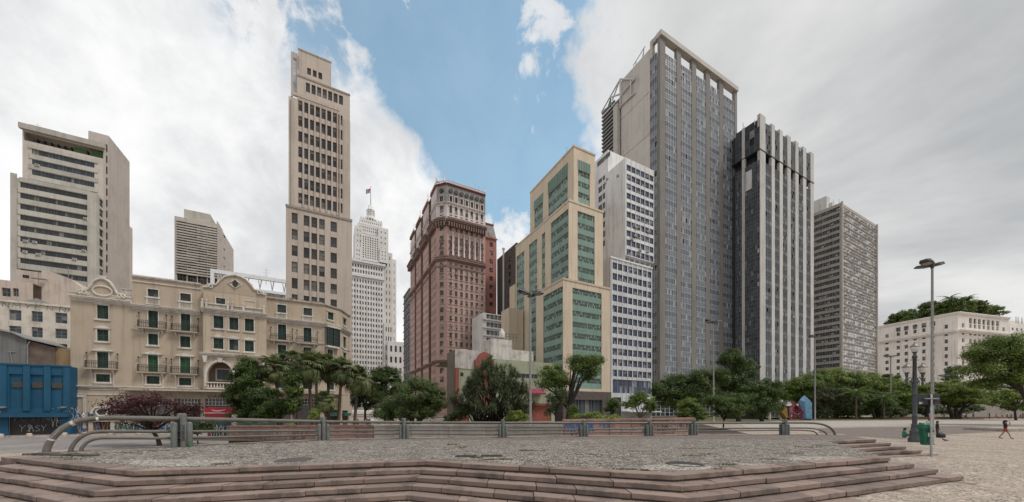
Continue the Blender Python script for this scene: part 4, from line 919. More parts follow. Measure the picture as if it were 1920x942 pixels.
for p0, p1, cxx, rad in arch_rects:
    mb = MB(); n = 22
    for i in range(n):
        a0, a1 = math.pi * i / n, math.pi * (i + 1) / n
        def pt_(a, k): return (cxx - (rad + k) * math.cos(a), zSpr + (zCrown - zSpr + k) * math.sin(a))
        q = [pt_(a0, 0.02), pt_(a1, 0.02), pt_(a1, .34), pt_(a0, .34)]
        mb.add([(x, -PB - .09, z) for x, z in q] + [(x, -PB - .003, z) for x, z in q], [(0, 1, 2, 3), (0, 4, 5, 1), (2, 6, 7, 3)])
    mb.box(p0 - .30, p0 - .02, -PB - .085, -PB - .003, zArch0 + .9, zSpr); mb.box(p1 + .02, p1 + .30, -PB - .085, -PB - .003, zArch0 + .9, zSpr)
    mb.extr([(cxx - .2, zCrown - .05), (cxx + .2, zCrown - .05), (cxx + .32, zCrown + .65), (cxx - .32, zCrown + .65)], -PB - .18, -PB - .091)
    b.part('arch_moulding', mb, 'hotel_trim')
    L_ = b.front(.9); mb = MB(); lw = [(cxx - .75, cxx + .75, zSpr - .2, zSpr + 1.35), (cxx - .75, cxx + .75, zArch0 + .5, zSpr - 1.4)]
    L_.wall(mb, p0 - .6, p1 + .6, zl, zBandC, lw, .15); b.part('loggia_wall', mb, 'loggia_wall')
    for h in lw:
        L_.win(h, ('glass_hotel', 'frame_green'), 2, 2, .07, .12); mb = MB()
        for s0, s1, z0, z1 in ((h[0] - .22, h[0], h[2] - .2, h[3] + .2), (h[1], h[1] + .22, h[2] - .2, h[3] + .2), (h[0], h[1], h[3], h[3] + .2), (h[0], h[1], h[2] - .2, h[2])): L_.box(mb, s0, s1, z0, z1, .003, .08)
        b.part('surround', mb, 'hotel_trim')
    mb = MB(); mb.box(p0, p1, -PB, .9, zl - .1, zl + .05); b.part('loggia_floor', mb, 'hotel_grey')
    # balustrade
    mb = MB(); mb.box(p0 - .05, p1 + .05, -PB - .16, -PB + .12, zl + .95, zl + 1.1); mb.box(p0 - .05, p1 + .05, -PB - .14, -PB + .1, zl + .05, zl + .2); nb = 9
    for i in range(nb):
        x = lerp(p0 + .15, p1 - .15, i / (nb - 1)); mb.lathe([(.05, 0), (.09, .12), (.10, .28), (.045, .52), (.07, .75)], (x, -PB - .02, zl + .2), 8)
    b.part('balustrade', mb, 'hotel_trim')
# ---- windows: frames, shutters, surrounds, balconies
def surround(pl, h, st):
    a, c, z0, z1 = h; mb = MB(); t = .12
    pl.box(mb, a - t, a, z0 - t, z1 + t, .003, .07); pl.box(mb, c, c + t, z0 - t, z1 + t, .003, .07); pl.box(mb, a, c, z1, z1 + t, .003, .07)
    pl.box(mb, a - t - .1, c + t + .1, z0 - t - .12, z0 - (.0 if st != 'door' else .0), .003, .13)
    if st in ('arch', 'hood', 'case'):
        pl.box(mb, a - t - .12, c + t + .12, z1 + t, z1 + t + .1, .003, .16)
    if st == 'arch':
        m_ = (a + c) / 2; n = 8; w2 = (c - a) / 2 + t
        for i in range(n):
            u0, u1 = -1 + 2 * i / n, -1 + 2 * (i + 1) / n; f = lambda u: z1 + t + .1 + .28 * math.cos(u * 1.5708)
            pl.box(mb, m_ + u0 * w2, m_ + u1 * w2, z1 + t + .1, (f(u0) + f(u1)) / 2 + .02, .003, .12)
    b.part('surround', mb, 'hotel_trim')
SH = {}
def shutter_leaf(w_, h_, mat):
    key = (round(w_, 2), round(h_, 2), mat)
    if key not in SH:
        mb = MB(); mb.box(0, .06, -.03, .02, 0, h_); mb.box(w_ - .06, w_, -.03, .02, 0, h_); mb.box(.06, w_ - .06, -.03, .02, 0, .08); mb.box(.06, w_ - .06, -.03, .02, h_ - .08, h_); mb.box(.06, w_ - .06, -.03, .02, h_ * .45, h_ * .45 + .07)
        n = max(4, int(h_ / .11))
        for i in range(n): z = .08 + (h_ - .16) * (i + .5) / n; mb.hexa([(.06, -.025, z - .04), (w_ - .06, -.025, z - .04), (w_ - .06, .015, z + .0), (.06, .015, z + .0), (.06, -.025, z - .028), (w_ - .06, -.025, z - .028), (w_ - .06, .015, z + .012), (.06, .015, z + .012)])
        SH[key] = mb.mesh('shutter', mat)
    return SH[key]
def balcony(pl, h):
    a, c, z0, z1 = h; a -= .95; c += .95; o = .62; zb_ = z0 - .02
    root = link('balcony', None, b.o, pl.pt((a + c) / 2, zb_, 0), pl.th)
    w2 = (c - a) / 2; mb = MB(); mb.box(-w2, w2, -o, -.004, -.16, 0); mb.box(-w2 + .06, w2 - .06, -o + .07, -.004, -.24, -.16); mb.build('slab', 'hotel_grey', root)
    for x in (-w2 * .7, w2 * .7):
        mb = MB(); mb.add([(x - .09, -.004, -.75), (x + .09, -.004, -.75), (x + .09, -.5, -.24), (x - .09, -.5, -.24), (x - .09, -.004, -.24), (x + .09, -.004, -.24)], [(0, 1, 2, 3), (0, 3, 4), (1, 5, 2), (3, 2, 5, 4)]); mb.build('bracket', 'hotel_trim', root)
    mb = MB(); n = 15; H = .95
    for i in range(n):
        x = lerp(-w2 + .04, w2 - .04, i / (n - 1)); mb.box(x - .015, x + .015, -o + .03, -o + .06, 0, H)
        if i < n - 1: xm = x + (w2 - .04) / (n - 1); mb.tube([(xm + .055 * math.cos(k * .785), -o + .045, .72 + .075 * math.sin(k * .785)) for k in range(9)], .012, 4, caps=False)
    for y in (-o + .045,): mb.box(-w2, w2, y - .025, y + .025, H, H + .05); mb.box(-w2, w2, y - .02, y + .02, .05, .09); mb.box(-w2, w2, y - .02, y + .02, .6, .63)
    for x in (-w2 + .02, w2 - .02):
        mb.box(x - .025, x + .025, -o + .08, 0, H, H + .05); mb.box(x - .02, x + .02, -o + .08, 0, .05, .09)
        for k in range(3): y = lerp(-o + .2, -.1, k / 2); mb.box(x - .015, x + .015, y, y + .03, .05, H)
    mb.build('iron_rail', 'balcony_iron', root)
    for x in (-w2 + .03, w2 - .03):     # lamp arms on the corners of the balcony
        mb = MB(); mb.tube([(x, -.05, 1.15), (x, -.05, 1.75), (x, -.2, 1.95)], .022, 5); mb.lathe([(.02, 0), (.09, .03), (.09, .2), (.02, .26)], (x, -.2, 1.9), 8); mb.build('bracket_lamp', 'balcony_iron', root)
for pl, h, st, k in A:
    a, c, z0, z1 = h
    pl.win(h, ('glass_hotel', 'frame_green'), 2, 3 if st in ('door', 'gdoor') else 2, .07, .22)
    surround(pl, h, 'door' if st in ('door', 'gdoor') else st)
    if st in ('door', 'gdoor', 'case', 'arch', 'low') and pl is not K2:
        mt = 'shutter_bright' if st == 'gdoor' else 'shutter_green'; half = (c - a) / 2; me = shutter_leaf(half - .04, z1 - z0 - .06, mt)
        op = random.random() < .25
        for sgn in (0, 1):
            q = a + .03 if not sgn else a + half + .01
            if op and sgn: continue
            link('shutter', me, b.o, pl.pt(q, z0 + .03, -.14), pl.th)
    if k.get('bal'): balcony(pl, h)
    if k.get('hood'):
        mb = MB(); m_ = (a + c) / 2; w2 = (c - a) / 2 + .45; n = 10; zt_ = z1 + .17
        for i in range(n):
            u0, u1 = -1 + 2 * i / n, -1 + 2 * (i + 1) / n; f = lambda u: zt_ + .1 + .3 * math.cos(u * 1.57) ** 2
            pl.box(mb, m_ + u0 * w2, m_ + u1 * w2, zt_ + .03, (f(u0) + f(u1)) / 2, .003, .2)
        pl.box(mb, m_ - w2 - .05, m_ + w2 + .05, zt_ - .06, zt_ + .029, .003, .26); b.part('hood_mould', mb, 'hotel_trim')
    if k.get('panel'):
        mb = MB(); z_ = z0 - .35; t_ = .1
        for s0, s1, q0, q1 in ((a - .5, c + .5, z_ - .75, z_ - .65), (a - .5, c + .5, z_ - .1, z_), (a - .5, a - .4, z_ - .65, z_ - .1), (c + .4, c + .5, z_ - .65, z_ - .1)): pl.box(mb, s0, s1, q0, q1, .003, .07)
        m_ = (a + c) / 2; mb.tube([pl.pt(m_ + .24 * math.cos(i * .524), z_ - .38 + .2 * math.sin(i * .524), .03) for i in range(13)], .05, 5, caps=False)
        pl.box(mb, a - .42, a - .3, z_, z1 + .1, .003, .06); pl.box(mb, c + .3, c + .42, z_, z1 + .1, .003, .06)
        b.part('stucco_panel', mb, 'hotel_trim')
    if st == 'lat':        # pierced brick lattice under the small attic windows
        mb = MB(); n = 7; zz0, zz1 = z0 - 1.0, z0 - .17
        pl.box(mb, a - .16, a - .0, zz0, zz1, .003, .07); pl.box(mb, c, c + .16, zz0, zz1, .003, .07); pl.box(mb, a - .2, c + .2, zz0 - .12, zz0, .003, .1)
        for i in range(n):
            x0_, x1_ = lerp(a, c, i / n), lerp(a, c, (i + 1) / n); hh = (zz1 - zz0) / 2
            for j in range(2):
                zA, zB = zz0 + hh * j, zz0 + hh * (j + 1); stroke(mb, pl, [(x0_, zA), (x1_, zB)], .05, .05); stroke(mb, pl, [(x0_, zB), (x1_, zA)], .05, .052)
        pl.box(mb, a, c, zz0, zz1, .003, .02, 1); b.part('lattice', mb, ['hotel_trim', 'loggia_wall'])
    if st == 'bay':
        mb = MB(); pl.box(mb, a - .35, c + .35, z0 - .5, z0 - .2, .0, .75); pl.box(mb, a - .35, c + .35, z1 + .15, z1 + .4, .0, .75)
        for x in (a - .3, (a + c) / 2, c + .2): pl.box(mb, x, x + .1, z0 - .2, z1 + .15, .55, .68, 1)
        pl.box(mb, a - .25, c + .25, z0 - .2, z1 + .15, .50, .55, 2)
        for i in range(1, 4): z_ = lerp(z0, z1, i / 4); pl.box(mb, a - .3, c + .3, z_ - .04, z_ + .04, .56, .62, 1)
        b.part('bay_window', mb, ['hotel_trim', 'shutter_green', 'glass_hotel'])
# ---- mouldings
def band(pl, s0, s1, z, steps, mat='hotel_trim', name='cornice'):
    mb = MB()
    for dz0, dz1, o in steps: pl.box(mb, s0, s1, z + dz0, z + dz1, .003, o)
    return b.part(name, mb, mat)
big = [(-.5, -.32, .10), (-.319, -.12, .24), (-.119, .06, .42), (.061, .16, .5)]
band(P, 0, sL, Zcorn, big); band(P, sL + .004, sM, zMain, big); band(C_, c0 - .2, c1 + .2, C_.Z(440, 585), big); band(P, sR, xE, P.Z(550, 602), big); band(K1, 0, e1, P.Z(550, 602), big); band(K2, 0, e2, P.Z(550, 602), big)
sm = [(-.14, 0, .07), (.001, .1, .14)]
band(P, sL, sM, P.Z(300, 620.5), sm, name='string_course')
band(P, sR, xE, P.Z(550, 640.5), sm, name='string_course'); band(K1, 0, e1, P.Z(550, 640.5), sm, name='string_course'); band(K2, 0, e2, P.Z(550, 640.5), sm, name='string_course')
band(C_, c0 - .35, c1 + .35, zBandC + .1, [(-.3, -.1, .15), (-.099, .1, .4), (.101, .2, .48)], name='string_course')
for x in (c0 + .1, c1 - .4):
    mb = MB(); mb.extr([(x - .12, zBandC - .2), (x + .45, zBandC - .2), (x + .3, zBandC - 1.2), (x + .05, zBandC - 1.2)], -PB - .42, -PB - .003); b.part('console', mb, 'hotel_trim')
band(P, 0, sM, zl, [(-.12, .05, .1), (.051, .18, .25)], name='string_course')
band(P, 0, sL, zl - .95, [(-.1, .02, .08)], name='string_course')
# long marquee over the shops
mb = MB(); x0_ = P.S(238); mb.hexa([(x0_, -2.0, zl - .42), (xE + 1.0, -2.0, zl - .42), (xE + 1.0, -.02, zl - .42), (x0_, -.02, zl - .42), (x0_, -2.0, zl - .2), (xE + 1.0, -2.0, zl - .2), (xE + 1.0, -.02, zl - .14), (x0_, -.02, zl - .14)])
b.part('marquee', mb, 'hotel_grey')
mb = MB(); K1.box(mb, .5, e1 + .6, zl - .42, zl - .16, .01, 1.7); b.part('marquee', mb, 'hotel_grey')
# attic parapet copings, roof, scrolled gables
band(P, sL - .05, sM, ztopM, [(-.25, -.1, .12), (-.099, .1, .22)], name='coping'); band(P, sR - .1, xE + .05, ztopR, [(-.25, -.1, .12), (-.099, .1, .22)], 'hotel_grey', 'coping')
band(K1, 0, e1, ztopR, [(-.25, -.1, .12), (-.099, .1, .22)], 'hotel_grey', 'coping'); band(K2, 0, e2, ztopR, [(-.25, -.1, .12), (-.099, .1, .22)], 'hotel_grey', 'coping')
band(P, sL, sM, P.Z(300, 533), [(-.1, .05, .1)], name='string_course')
def gable(pl, cs, z, w_, h_, yo, name='gable', wall='hotel_wall'):
    """curved gable with scrolls: outline, then a raised white rim that follows it"""
    prof = [(-1, 0), (-1, .16), (-.86, .20), (-.80, .34), (-.62, .36), (-.50, .62), (-.34, .86), (-.16, .97), (0, 1.0)]
    prof = prof + [(-x, y) for x, y in prof[-2::-1]]
    pts = [(cs + x * w_, z + y * h_) for x, y in prof]; mb = MB(); n = len(pts)
    f = [pl.pt(x, q, yo) for x, q in pts]; bk = [pl.pt(x, q, yo - .35) for x, q in pts]
    mb.add(f + bk, [tuple(range(n - 1, -1, -1)), tuple(range(n, 2 * n))] + [(i, (i + 1) % n, n + (i + 1) % n, n + i) for i in range(n)])
    g_ = b.part(name, mb, wall)
    mb = MB(); mb.tube([pl.pt(x, q + .02, yo + .02) for x, q in pts[1:-1]], .17, 8); 
    for sg in (-1, 1): mb.tube([pl.pt(cs + sg * (.80 * w_ + (.5 - .045 * i) * math.cos(i * .6) ), z + .22 * h_ + (.5 - .045 * i) * math.sin(i * .6), yo + .06) for i in range(11)], .11, 6)
    mb.build('scroll_rim', 'hotel_trim', b.o)
    return g_
gable(C_, (c0 + c1) / 2 , C_.Z(440, 552), (c1 - c0) / 2 * .98, C_.Z(440, 515) - C_.Z(440, 550), .02)
m_ = C_.S(441); zc_ = C_.Z(441, 533); mb = MB(); mb.tube([C_.pt(m_ + x * .85, zc_ + z * .75, .05) for x, z in ((0, 1), (.45, .45), (1, 0), (.45, -.45), (0, -1), (-.45, -.45), (-1, 0), (-.45, .45), (0, 1))], .09, 6, caps=False); b.part('gable_emblem', mb, 'hotel_trim')
mb = MB(); C_.box(mb, m_ - .32, m_ + .32, zc_ - .32, zc_ + .32, .022, .06); C_.box(mb, m_ - .1, m_ + .1, zc_ - .5, zc_ + .5, .061, .09); b.part('gable_emblem', mb, 'frame_dark')
gq = P.S(193); gb = ztopL - .1; gable(P, gq, gb, (P.S(236) - P.S(150)) / 2, P.Z(191, 523.5) - gb, .10)
mb = MB(); P.box(mb, 0, sL - .02, Zcorn + .161, ztopL + .45, -.3, .06); b.part('parapet', mb, 'hotel_wall'); mb = MB(); P.box(mb, 0, sL - .02, ztopL + .451, ztopL + .6, -.35, .12); b.part('coping', mb, 'hotel_trim')
mb = MB(); zo = P.Z(193, 546.5); mb.tube([P.pt(gq + .95 * math.cos(i * .393), zo + .66 * math.sin(i * .393), .12) for i in range(17)], .12, 8, caps=False); b.part('oval_moulding', mb, 'hotel_trim')
for sg in (-1, 1):
    mb = MB(); q = [(gq + sg * 1.25, zo - .75), (gq + sg * 2.2, zo - .75), (gq + sg * 1.35, zo + .1)]; q = q if sg > 0 else q[::-1]; mb.add([P.pt(x, z, .15) for x, z in q] + [P.pt(x, z, .05) for x, z in q], [(0, 1, 2), (0, 3, 4, 1), (1, 4, 5, 2), (2, 5, 3, 0)]); b.part('gable_panel', mb, 'hotel_trim')
mb = MB(); zt_ = P.Z(193, 524); mb.tube([P.pt(gq + x, zt_ + z, .16) for x, z in ((-.5, -.15), (-.25, .12), (0, .2), (.25, .12), (.5, -.15))], .12, 6); P.box(mb, gq - .45, gq + .45, zt_ + .25, zt_ + .42, -.1, .2); b.part('shell_ornament', mb, 'hotel_trim')
# roof balustrade beside the oval gable, railing of the attic terrace
def balus(pl, s0, s1, z, h_, n, yo, name='balustrade'):
    mb = MB(); pl.box(mb, s0, s1, z + h_ - .12, z + h_, yo - .14, yo + .06); pl.box(mb, s0, s1, z, z + .12, yo - .14, yo + .06)
    for i in range(n):
        x, y, _ = pl.pt(lerp(s0 + .1, s1 - .1, i / (n - 1)), 0, yo - .04); mb.lathe([(.05, 0), (.085, (h_ - .24) * .3), (.045, (h_ - .24) * .7), (.07, h_ - .24)], (x, y, z + .12), 6)
    b.part(name, mb, 'hotel_trim')
balus(P, P.S(226), sL - .1, ztopL + .6, 1.15, 9, -.1)
for s0, s1 in ((C_.S(391), C_.S(424)), (C_.S(432), C_.S(455)), (C_.S(460), C_.S(492))): 
    mb = MB(); z0 = C_.Z(440, 583.5); pl = C_; pl.box(mb, s0, s1, z0 + .62, z0 + .74, .1, .3); pl.box(mb, s0, s1, z0, z0 + .1, .1, .3); n = 12
    for i in range(n):
        x0_, x1_ = lerp(s0, s1, i / n), lerp(s0, s1, (i + 1) / n)
        for j in range(2): zA, zB = z0 + .1 + .26 * j, z0 + .36 + .26 * j; stroke(mb, pl, [(x0_, zA), (x1_, zB)], .045, .2); stroke(mb, pl, [(x0_, zB), (x1_, zA)], .045, .203)
    pl.box(mb, s0, s1, z0 + .1, z0 + .62, .14, .17, 1); b.part('lattice_parapet', mb, ['hotel_trim', 'loggia_wall'])
for px in (380, 388, 428, 436, 457.5, 495):
    x, y, _ = C_.pt(C_.S(px), 0, .2); z0 = C_.Z(440, 583.5); mb = MB(); mb.box(x - .14, x + .14, y - .12, y + .12, z0, z0 + .85); mb.lathe([(.10, 0), (.05, .08), (.13, .22), (.12, .34), (.03, .46), (0, .5)], (x, y, z0 + .85), 8); b.part('urn_pier', mb, 'hotel_trim')
mb = MB()
for s0, s1, z0, z1 in ((C_.S(460), C_.S(479.5), C_.Z(470, 577), C_.Z(470, 576)), (C_.S(460), C_.S(479.5), C_.Z(470, 565.5), C_.Z(470, 564)), (C_.S(460), C_.S(461), C_.Z(470, 576), C_.Z(470, 565.5)), (C_.S(478.5), C_.S(479.5), C_.Z(470, 576), C_.Z(470, 565.5))): C_.box(mb, s0, s1, z0, z1, .003, .07)
b.part('blind_panel', mb, 'hotel_trim')
mb = MB(); x0_, x1_ = b.X(300, 4), b.X(398, 4); mb.add([(x0_, 1.2, ztopM - .35), (x1_, 1.2, ztopM - .35), (x1_, 6, ztopM + 1.6), (x0_, 6, ztopM + 1.6)], [(0, 1, 2, 3)]); mb.add([(x1_ + 6, 1.2, ztopM - 1.2), (sR + 6, 1.2, ztopR), (sR + 6, 6, ztopR + 1.6), (x1_ + 6, 6, ztopR + 1.6)], [(0, 1, 2, 3)]); b.part('tiled_roof', mb, 'roof_tile')
# rubble, plants and rails on the neglected right-hand roof edge
mb = MB()
for _ in range(46):
    q = random.uniform(sR + .5, xE - .3); s_ = random.uniform(.06, .22); x, y, _z = P.pt(q, 0, random.uniform(-.4, .1)); mb.box(x - s_, x + s_, y - s_, y + s_, ztopR + .08, ztopR + .1 + s_)
b.part('rubble', mb, 'roof_grey', kind='stuff')
# corner trim and portal of the left wing
mb = MB()
for s0, s1 in ((.05, .35), (1.15, 1.45)): P.box(mb, s0, s1, .8, zl - 1.1, .003, .08)
P.box(mb, .05, 1.45, zl - 1.4, zl - 1.1, .081, .12); b.part('corner_panel', mb, 'hotel_trim')
mb = MB(); a, c, z0, z1 = gd_door
P.box(mb, a - .4, a, .0, z1 + .1, .003, .18); P.box(mb, c, c + .4, .0, z1 + .1, .003, .18)
m_ = (a + c) / 2; w2 = (c - a) / 2
for i in range(14):
    a0, a1 = math.pi * i / 14, math.pi * (i + 1) / 14; q = [(m_ - (w2 + k) * math.cos(t_), z1 + (.55 + k) * math.sin(t_)) for t_, k in ((a0, 0), (a1, 0), (a1, .4), (a0, .4))]
    mb.add([P.pt(x, z, .16) for x, z in q] + [P.pt(x, z, .003) for x, z in q], [(0, 3, 2, 1), (3, 7, 6, 2), (0, 1, 5, 4)])
b.part('portal', mb, 'hotel_trim')
mb = MB(); zp = P.Z(191, 772)
mb.tube([P.pt(m_ + 1.0 * math.cos(i * .26), zp + .9 * math.sin(i * .26) - .3, .12) for i in range(13)], .16, 7); mb.tube([P.pt(m_ + .55 * math.cos(i * .39), zp + .55 * math.sin(i * .39) - .1, .1) for i in range(17)], .12, 7)
for sg in (-1, 1): mb.lathe([(.12, 0), (.2, .1), (.08, .3), (.22, .6), (.1, .8), (0, .95)], P.pt(m_ + sg * 1.7, zp - 1.1, .2), 10)
P.box(mb, m_ - 1.9, m_ + 1.9, zp - 1.35, zp - 1.1, .003, .3); mb.lathe([(.28, 0), (.2, .2), (.24, .35), (.05, .6)], P.pt(m_, zp + .55, .15), 10); b.part('portal_ornament', mb, 'hotel_trim')
mb = MB(); P.box(mb, m_ - .38, m_ + .38, zp - .9, zp + .25, .004, .05); b.part('niche_window', mb, 'glass_dark')
flat('door_dark', (0.05, 0.05, 0.05), .6)
mb = MB(); n = 16
for i in range(n): z_ = lerp(.0, z1, i / n); P.box(mb, a, c, z_ + .01, lerp(.0, z1, (i + 1) / n), -.24, -.17)
b.part('roller_shutter', mb, 'door_dark')
# shop fronts under the marquee
plaster('shop_shutter', (0.17, 0.165, 0.16), .4, .4); flat('shop_green', (0.02, 0.09, 0.075), .6)
for i, h in enumerate(shops):
    a, c, z0, z1 = h; mb = MB(); P.box(mb, a, c, z0, z1 - 1.0, -.26, -.2)
    for k in range(12): z_ = lerp(z0, z1 - 1.0, k / 12); P.box(mb, a, c, z_ + .02, lerp(z0, z1 - 1.0, (k + 1) / 12) - .02, -.199, -.15)
    b.part('roller_shutter', mb, ['shop_shutter', 'shop_shutter', 'door_dark', 'shop_green', 'shop_shutter'][i % 5])
    mb = MB(); P.box(mb, a, c, z1 - 1.0, z1, -.26, -.2, 1)
    for k in range(9): x = lerp(a, c, k / 8); P.box(mb, x - .03, x + .03, z1 - 1.0, z1, -.199, -.14)
    for k in range(3): z_ = lerp(z1 - 1, z1, k / 2); P.box(mb, a, c, z_ - .03, z_ + .03, -.139, -.1)
    b.part('transom', mb, ['frame_white', 'glass_dark'])
for pl, e in ((K1, e1), (K2, e2)):
    mb = MB(); pl.box(mb, e * .15, e * .85, .2, 3.3, -.27, -.2, 0); pl.box(mb, e * .15, e * .85, 2.2, 2.7, -.199, .5, 1); b.part('shop_front', mb, ['door_dark', 'shop_green'])
# street-art on the ground floor
for px, wd, ht, n, mt, sd_ in ((136, 2.6, 2.3, 3, 'spray_blue', 51), (137, 2.2, 1.8, 4, 'spray_orange', 52), (143, 1.6, 2.1, 3, 'spray_blue', 53), (180, 1.6, 1.0, 3, 'spray_orange', 54), (222, 1.6, 1.2, 3, 'spray_black', 55), (214, 4.0, .9, 6, 'spray_teal', 56), (250, 5.0, 1.3, 6, 'spray_white', 57), (262, 4.0, 1.0, 5, 'spray_blue', 58), (300, 4.0, 1.2, 5, 'spray_white', 59), (335, 4.0, 1.5, 4, 'spray_teal', 60)):
    tag(b, P, P.S(px), .25 + random.uniform(0, .5), wd, ht, n, mt, sd_, .16 if mt in ('spray_blue', 'spray_teal') else .07, .02 if mt == 'spray_blue' else .03)
tag(b, P, P.S(389), P.Z(405, 746.5), 3.2, .42, [7, 2, 6, 7, 2], 'spray_black', 61, .07, .02)
b.flush(1000)
# white billboard frame and machinery on the hotel roof
flat('steel_white', (0.66, 0.68, 0.70), .5); flat('steel_grey', (0.30, 0.30, 0.30), .5, .3)
bb = Bld('roof_billboard', 'white steel billboard frame with machinery standing on the hotel roof', 'billboard', 395, 66, z0=0)
Q = bb.front(0); L_ = Q.S(536); z1 = Q.Z(395, 504.5); zb_ = Q.Z(395, 529); dz = z1 - Q.Z(395, 511.5)
mb = MB(); mb.box(0, L_, -.25, .25, z1 - dz, z1); bb.part('top_beam', mb, 'steel_white')
mb = MB(); mb.box(0, .55, -.25, .25, zb_ - 1.5, z1 - dz - .01); bb.part('upright', mb, 'steel_white')
mb = MB(); mb.box(L_ * .3, L_, -.2, .2, zb_ - .7, zb_ - .2); mb.box(.6, L_, .0, .15, zb_ - 2.0, zb_ - 1.6); bb.part('lower_beam', mb, 'steel_white')
for k in range(6):
    mb = MB(); x = lerp(1.2, L_ - .6, k / 5); mb.tube([(x, 0, zb_ - 2), (x + .6, 0, z1 - dz)], .08, 6); mb.tube([(x + .6, 0, zb_ - 2), (x, .6, z1 - dz)], .06, 6); bb.part('brace', mb, 'steel_grey')
for px, w_, h_ in ((470, 1.6, 1.5), (488, 1.8, 1.9), (505, 2.2, 1.5), (520, 1.4, 1.8), (404, 1.4, 1.4)):
    mb = MB(); x = Q.S(px); mb.bbox(x, x + w_, .6, 2.0, zb_ - 2, zb_ - 2 + h_, .05); mb.box(x + .15, x + w_ - .15, .55, .599, zb_ - 1.8, zb_ - 2.1 + h_, 1); bb.part('machine', mb, ['ac_white', 'steel_grey'])
mb = MB(); mb.box(-.3, L_ + 2, .3, 4, zb_ - 4.2, zb_ - 2.0); bb.part('plant_room', mb, 'roof_grey')
antenna(bb, bb.X(499, 1), 1, z1 - 1.2, 3.4, .04)
# ================================================================ towers left of the gap
def gridwin(pl, cols, rows, mats, nx=1, nz=2, fr=.08, off=.25, skip=None, nm='window'):
    hs = []
    for i, (a, c) in enumerate(cols):
        for j, (z0, z1) in enumerate(rows):
            if skip and skip(i, j): continue
            h = (a, c, z0, z1); hs.append(h); pl.win(h, mats, nx, nz, fr, off, nm)
    return hs
def roof(mb, x0, x1, y0, y1, z): mb.quad((x0, y0, z), (x1, y0, z), (x1, y1, z), (x0, y1, z))
def box_rest(mb, x0, x1, y0, y1, z0, z1, faces='LRBT'):
    if 'L' in faces: mb.quad((x0, y1, z0), (x0, y0, z0), (x0, y0, z1), (x0, y1, z1))
    if 'R' in faces: mb.quad((x1, y0, z0), (x1, y1, z0), (x1, y1, z1), (x1, y0, z1))
    if 'B' in faces: mb.quad((x1, y1, z0), (x0, y1, z0), (x0, y1, z1), (x1, y1, z1))
    if 'T' in faces: roof(mb, x0, x1, y0, y1, z1)
# ---- tall beige tower
plaster('tower_beige', (0.47, 0.405, 0.35), 0.22, 0.25, 0.12); plaster('tower_beige_band', (0.35, 0.30, 0.26), .3, .3)
glassmat('glass_tower', (0.012, 0.012, 0.012), (0.07, 0.064, 0.058), 0.14, (0.20, 0.18, 0.155), 0.3)
b = Bld('beige_tower', 'tall stepped beige stone tower with columns of dark windows behind the hotel', 'tower', 536, 95)
P = b.front(0); W1 = P.S(660); zs = P.Z(536, 384)
cols = [(P.S(547), P.S(557.8)), (P.S(569.5), P.S(580)), (P.S(584), P.S(594.3)), (P.S(598.6), P.S(609)), (P.S(620), P.S(631.5))]
rows = []
for i in range(6): rows.append((P.Z(570, 423 + i * 30.2), P.Z(570, 403.6 + i * 30.2)))
for i in range(4): z = rows[5][0] - 4.4 * (i + 1); rows.append((z, z + 2.9))
mb = MB(); hs = gridwin(P, cols, rows, ('glass_tower', 'frame_dark'), 1, 2, .1, .25)
P.wall(mb, 0, W1, 0, zs, hs, .5); D1 = 16; box_rest(mb, 0, W1, 0, D1, 0, zs, 'LRBT'); b.part('lower_block', mb, 'tower_beige')
for px in (564, 614):
    mb = MB(); q = P.S(px); P.box(mb, q - .7, q + .7, 0, zs - 1.2, .003, .10); b.part('pier', mb, 'tower_beige')
for px in (582, 596.4):
    mb = MB(); q = P.S(px); P.box(mb, q - .18, q + .18, 0, rows[0][1], .003, .22); b.part('rib', mb, 'tower_beige')
mb = MB(); P.box(mb, -.1, W1 + .1, zs - .45, zs + .15, .003, .2); b.part('coping', mb, 'tower_beige_band')
# upper shaft
y1_ = .9; U = b.front(y1_); xa, xb = U.S(541), U.S(642); zU = U.Z(541, 180)
cols = [(U.S(x), U.S(x + 7.8)) for x in (559.3, 570.5, 581.2, 592, 602.8, 613.5, 624, 634.3)]
rows = [(U.Z(560, 207.5 + i * 28.9), U.Z(560, 188 + i * 28.9)) for i in range(7)]
mb = MB(); hs = gridwin(U, cols, rows, ('glass_tower', 'frame_dark'), 1, 3, .1, .28)
U.wall(mb, xa, xb, zs - .5, zU, hs, .55); box_rest(mb, xa, xb, y1_, 15, zs, zU, 'LRBT'); b.part('shaft', mb, 'tower_beige')
for a, c in zip(cols[:-1], cols[1:]):
    mb = MB(); q = (a[1] + c[0]) / 2; U.box(mb, q - .2, q + .2, rows[-1][0] - 1, rows[0][1] + .4, .003, .25); b.part('rib', mb, 'tower_beige')
mb = MB(); q0, q1 = U.S(549), U.S(645); 
for s0, s1 in ((q0 - .35, q0), (q1 - 1.2, q1 - .9)): U.box(mb, s0, s1, zs, zU - .5, .003, .35)
U.box(mb, q0, q1 - 1.2, rows[0][1] + .8, rows[0][1] + 1.6, .003, .35); b.part('frame_band', mb, 'tower_beige')
# side of the shaft (turns the corner at the right)
mb = MB(); yr = b.Y(660, xb); mb.box(xb + .002, b.X(656.5, 2.2), y1_ + .6, 15.5, zs, zU - .61); b.part('corner_pier', mb, 'tower_beige')
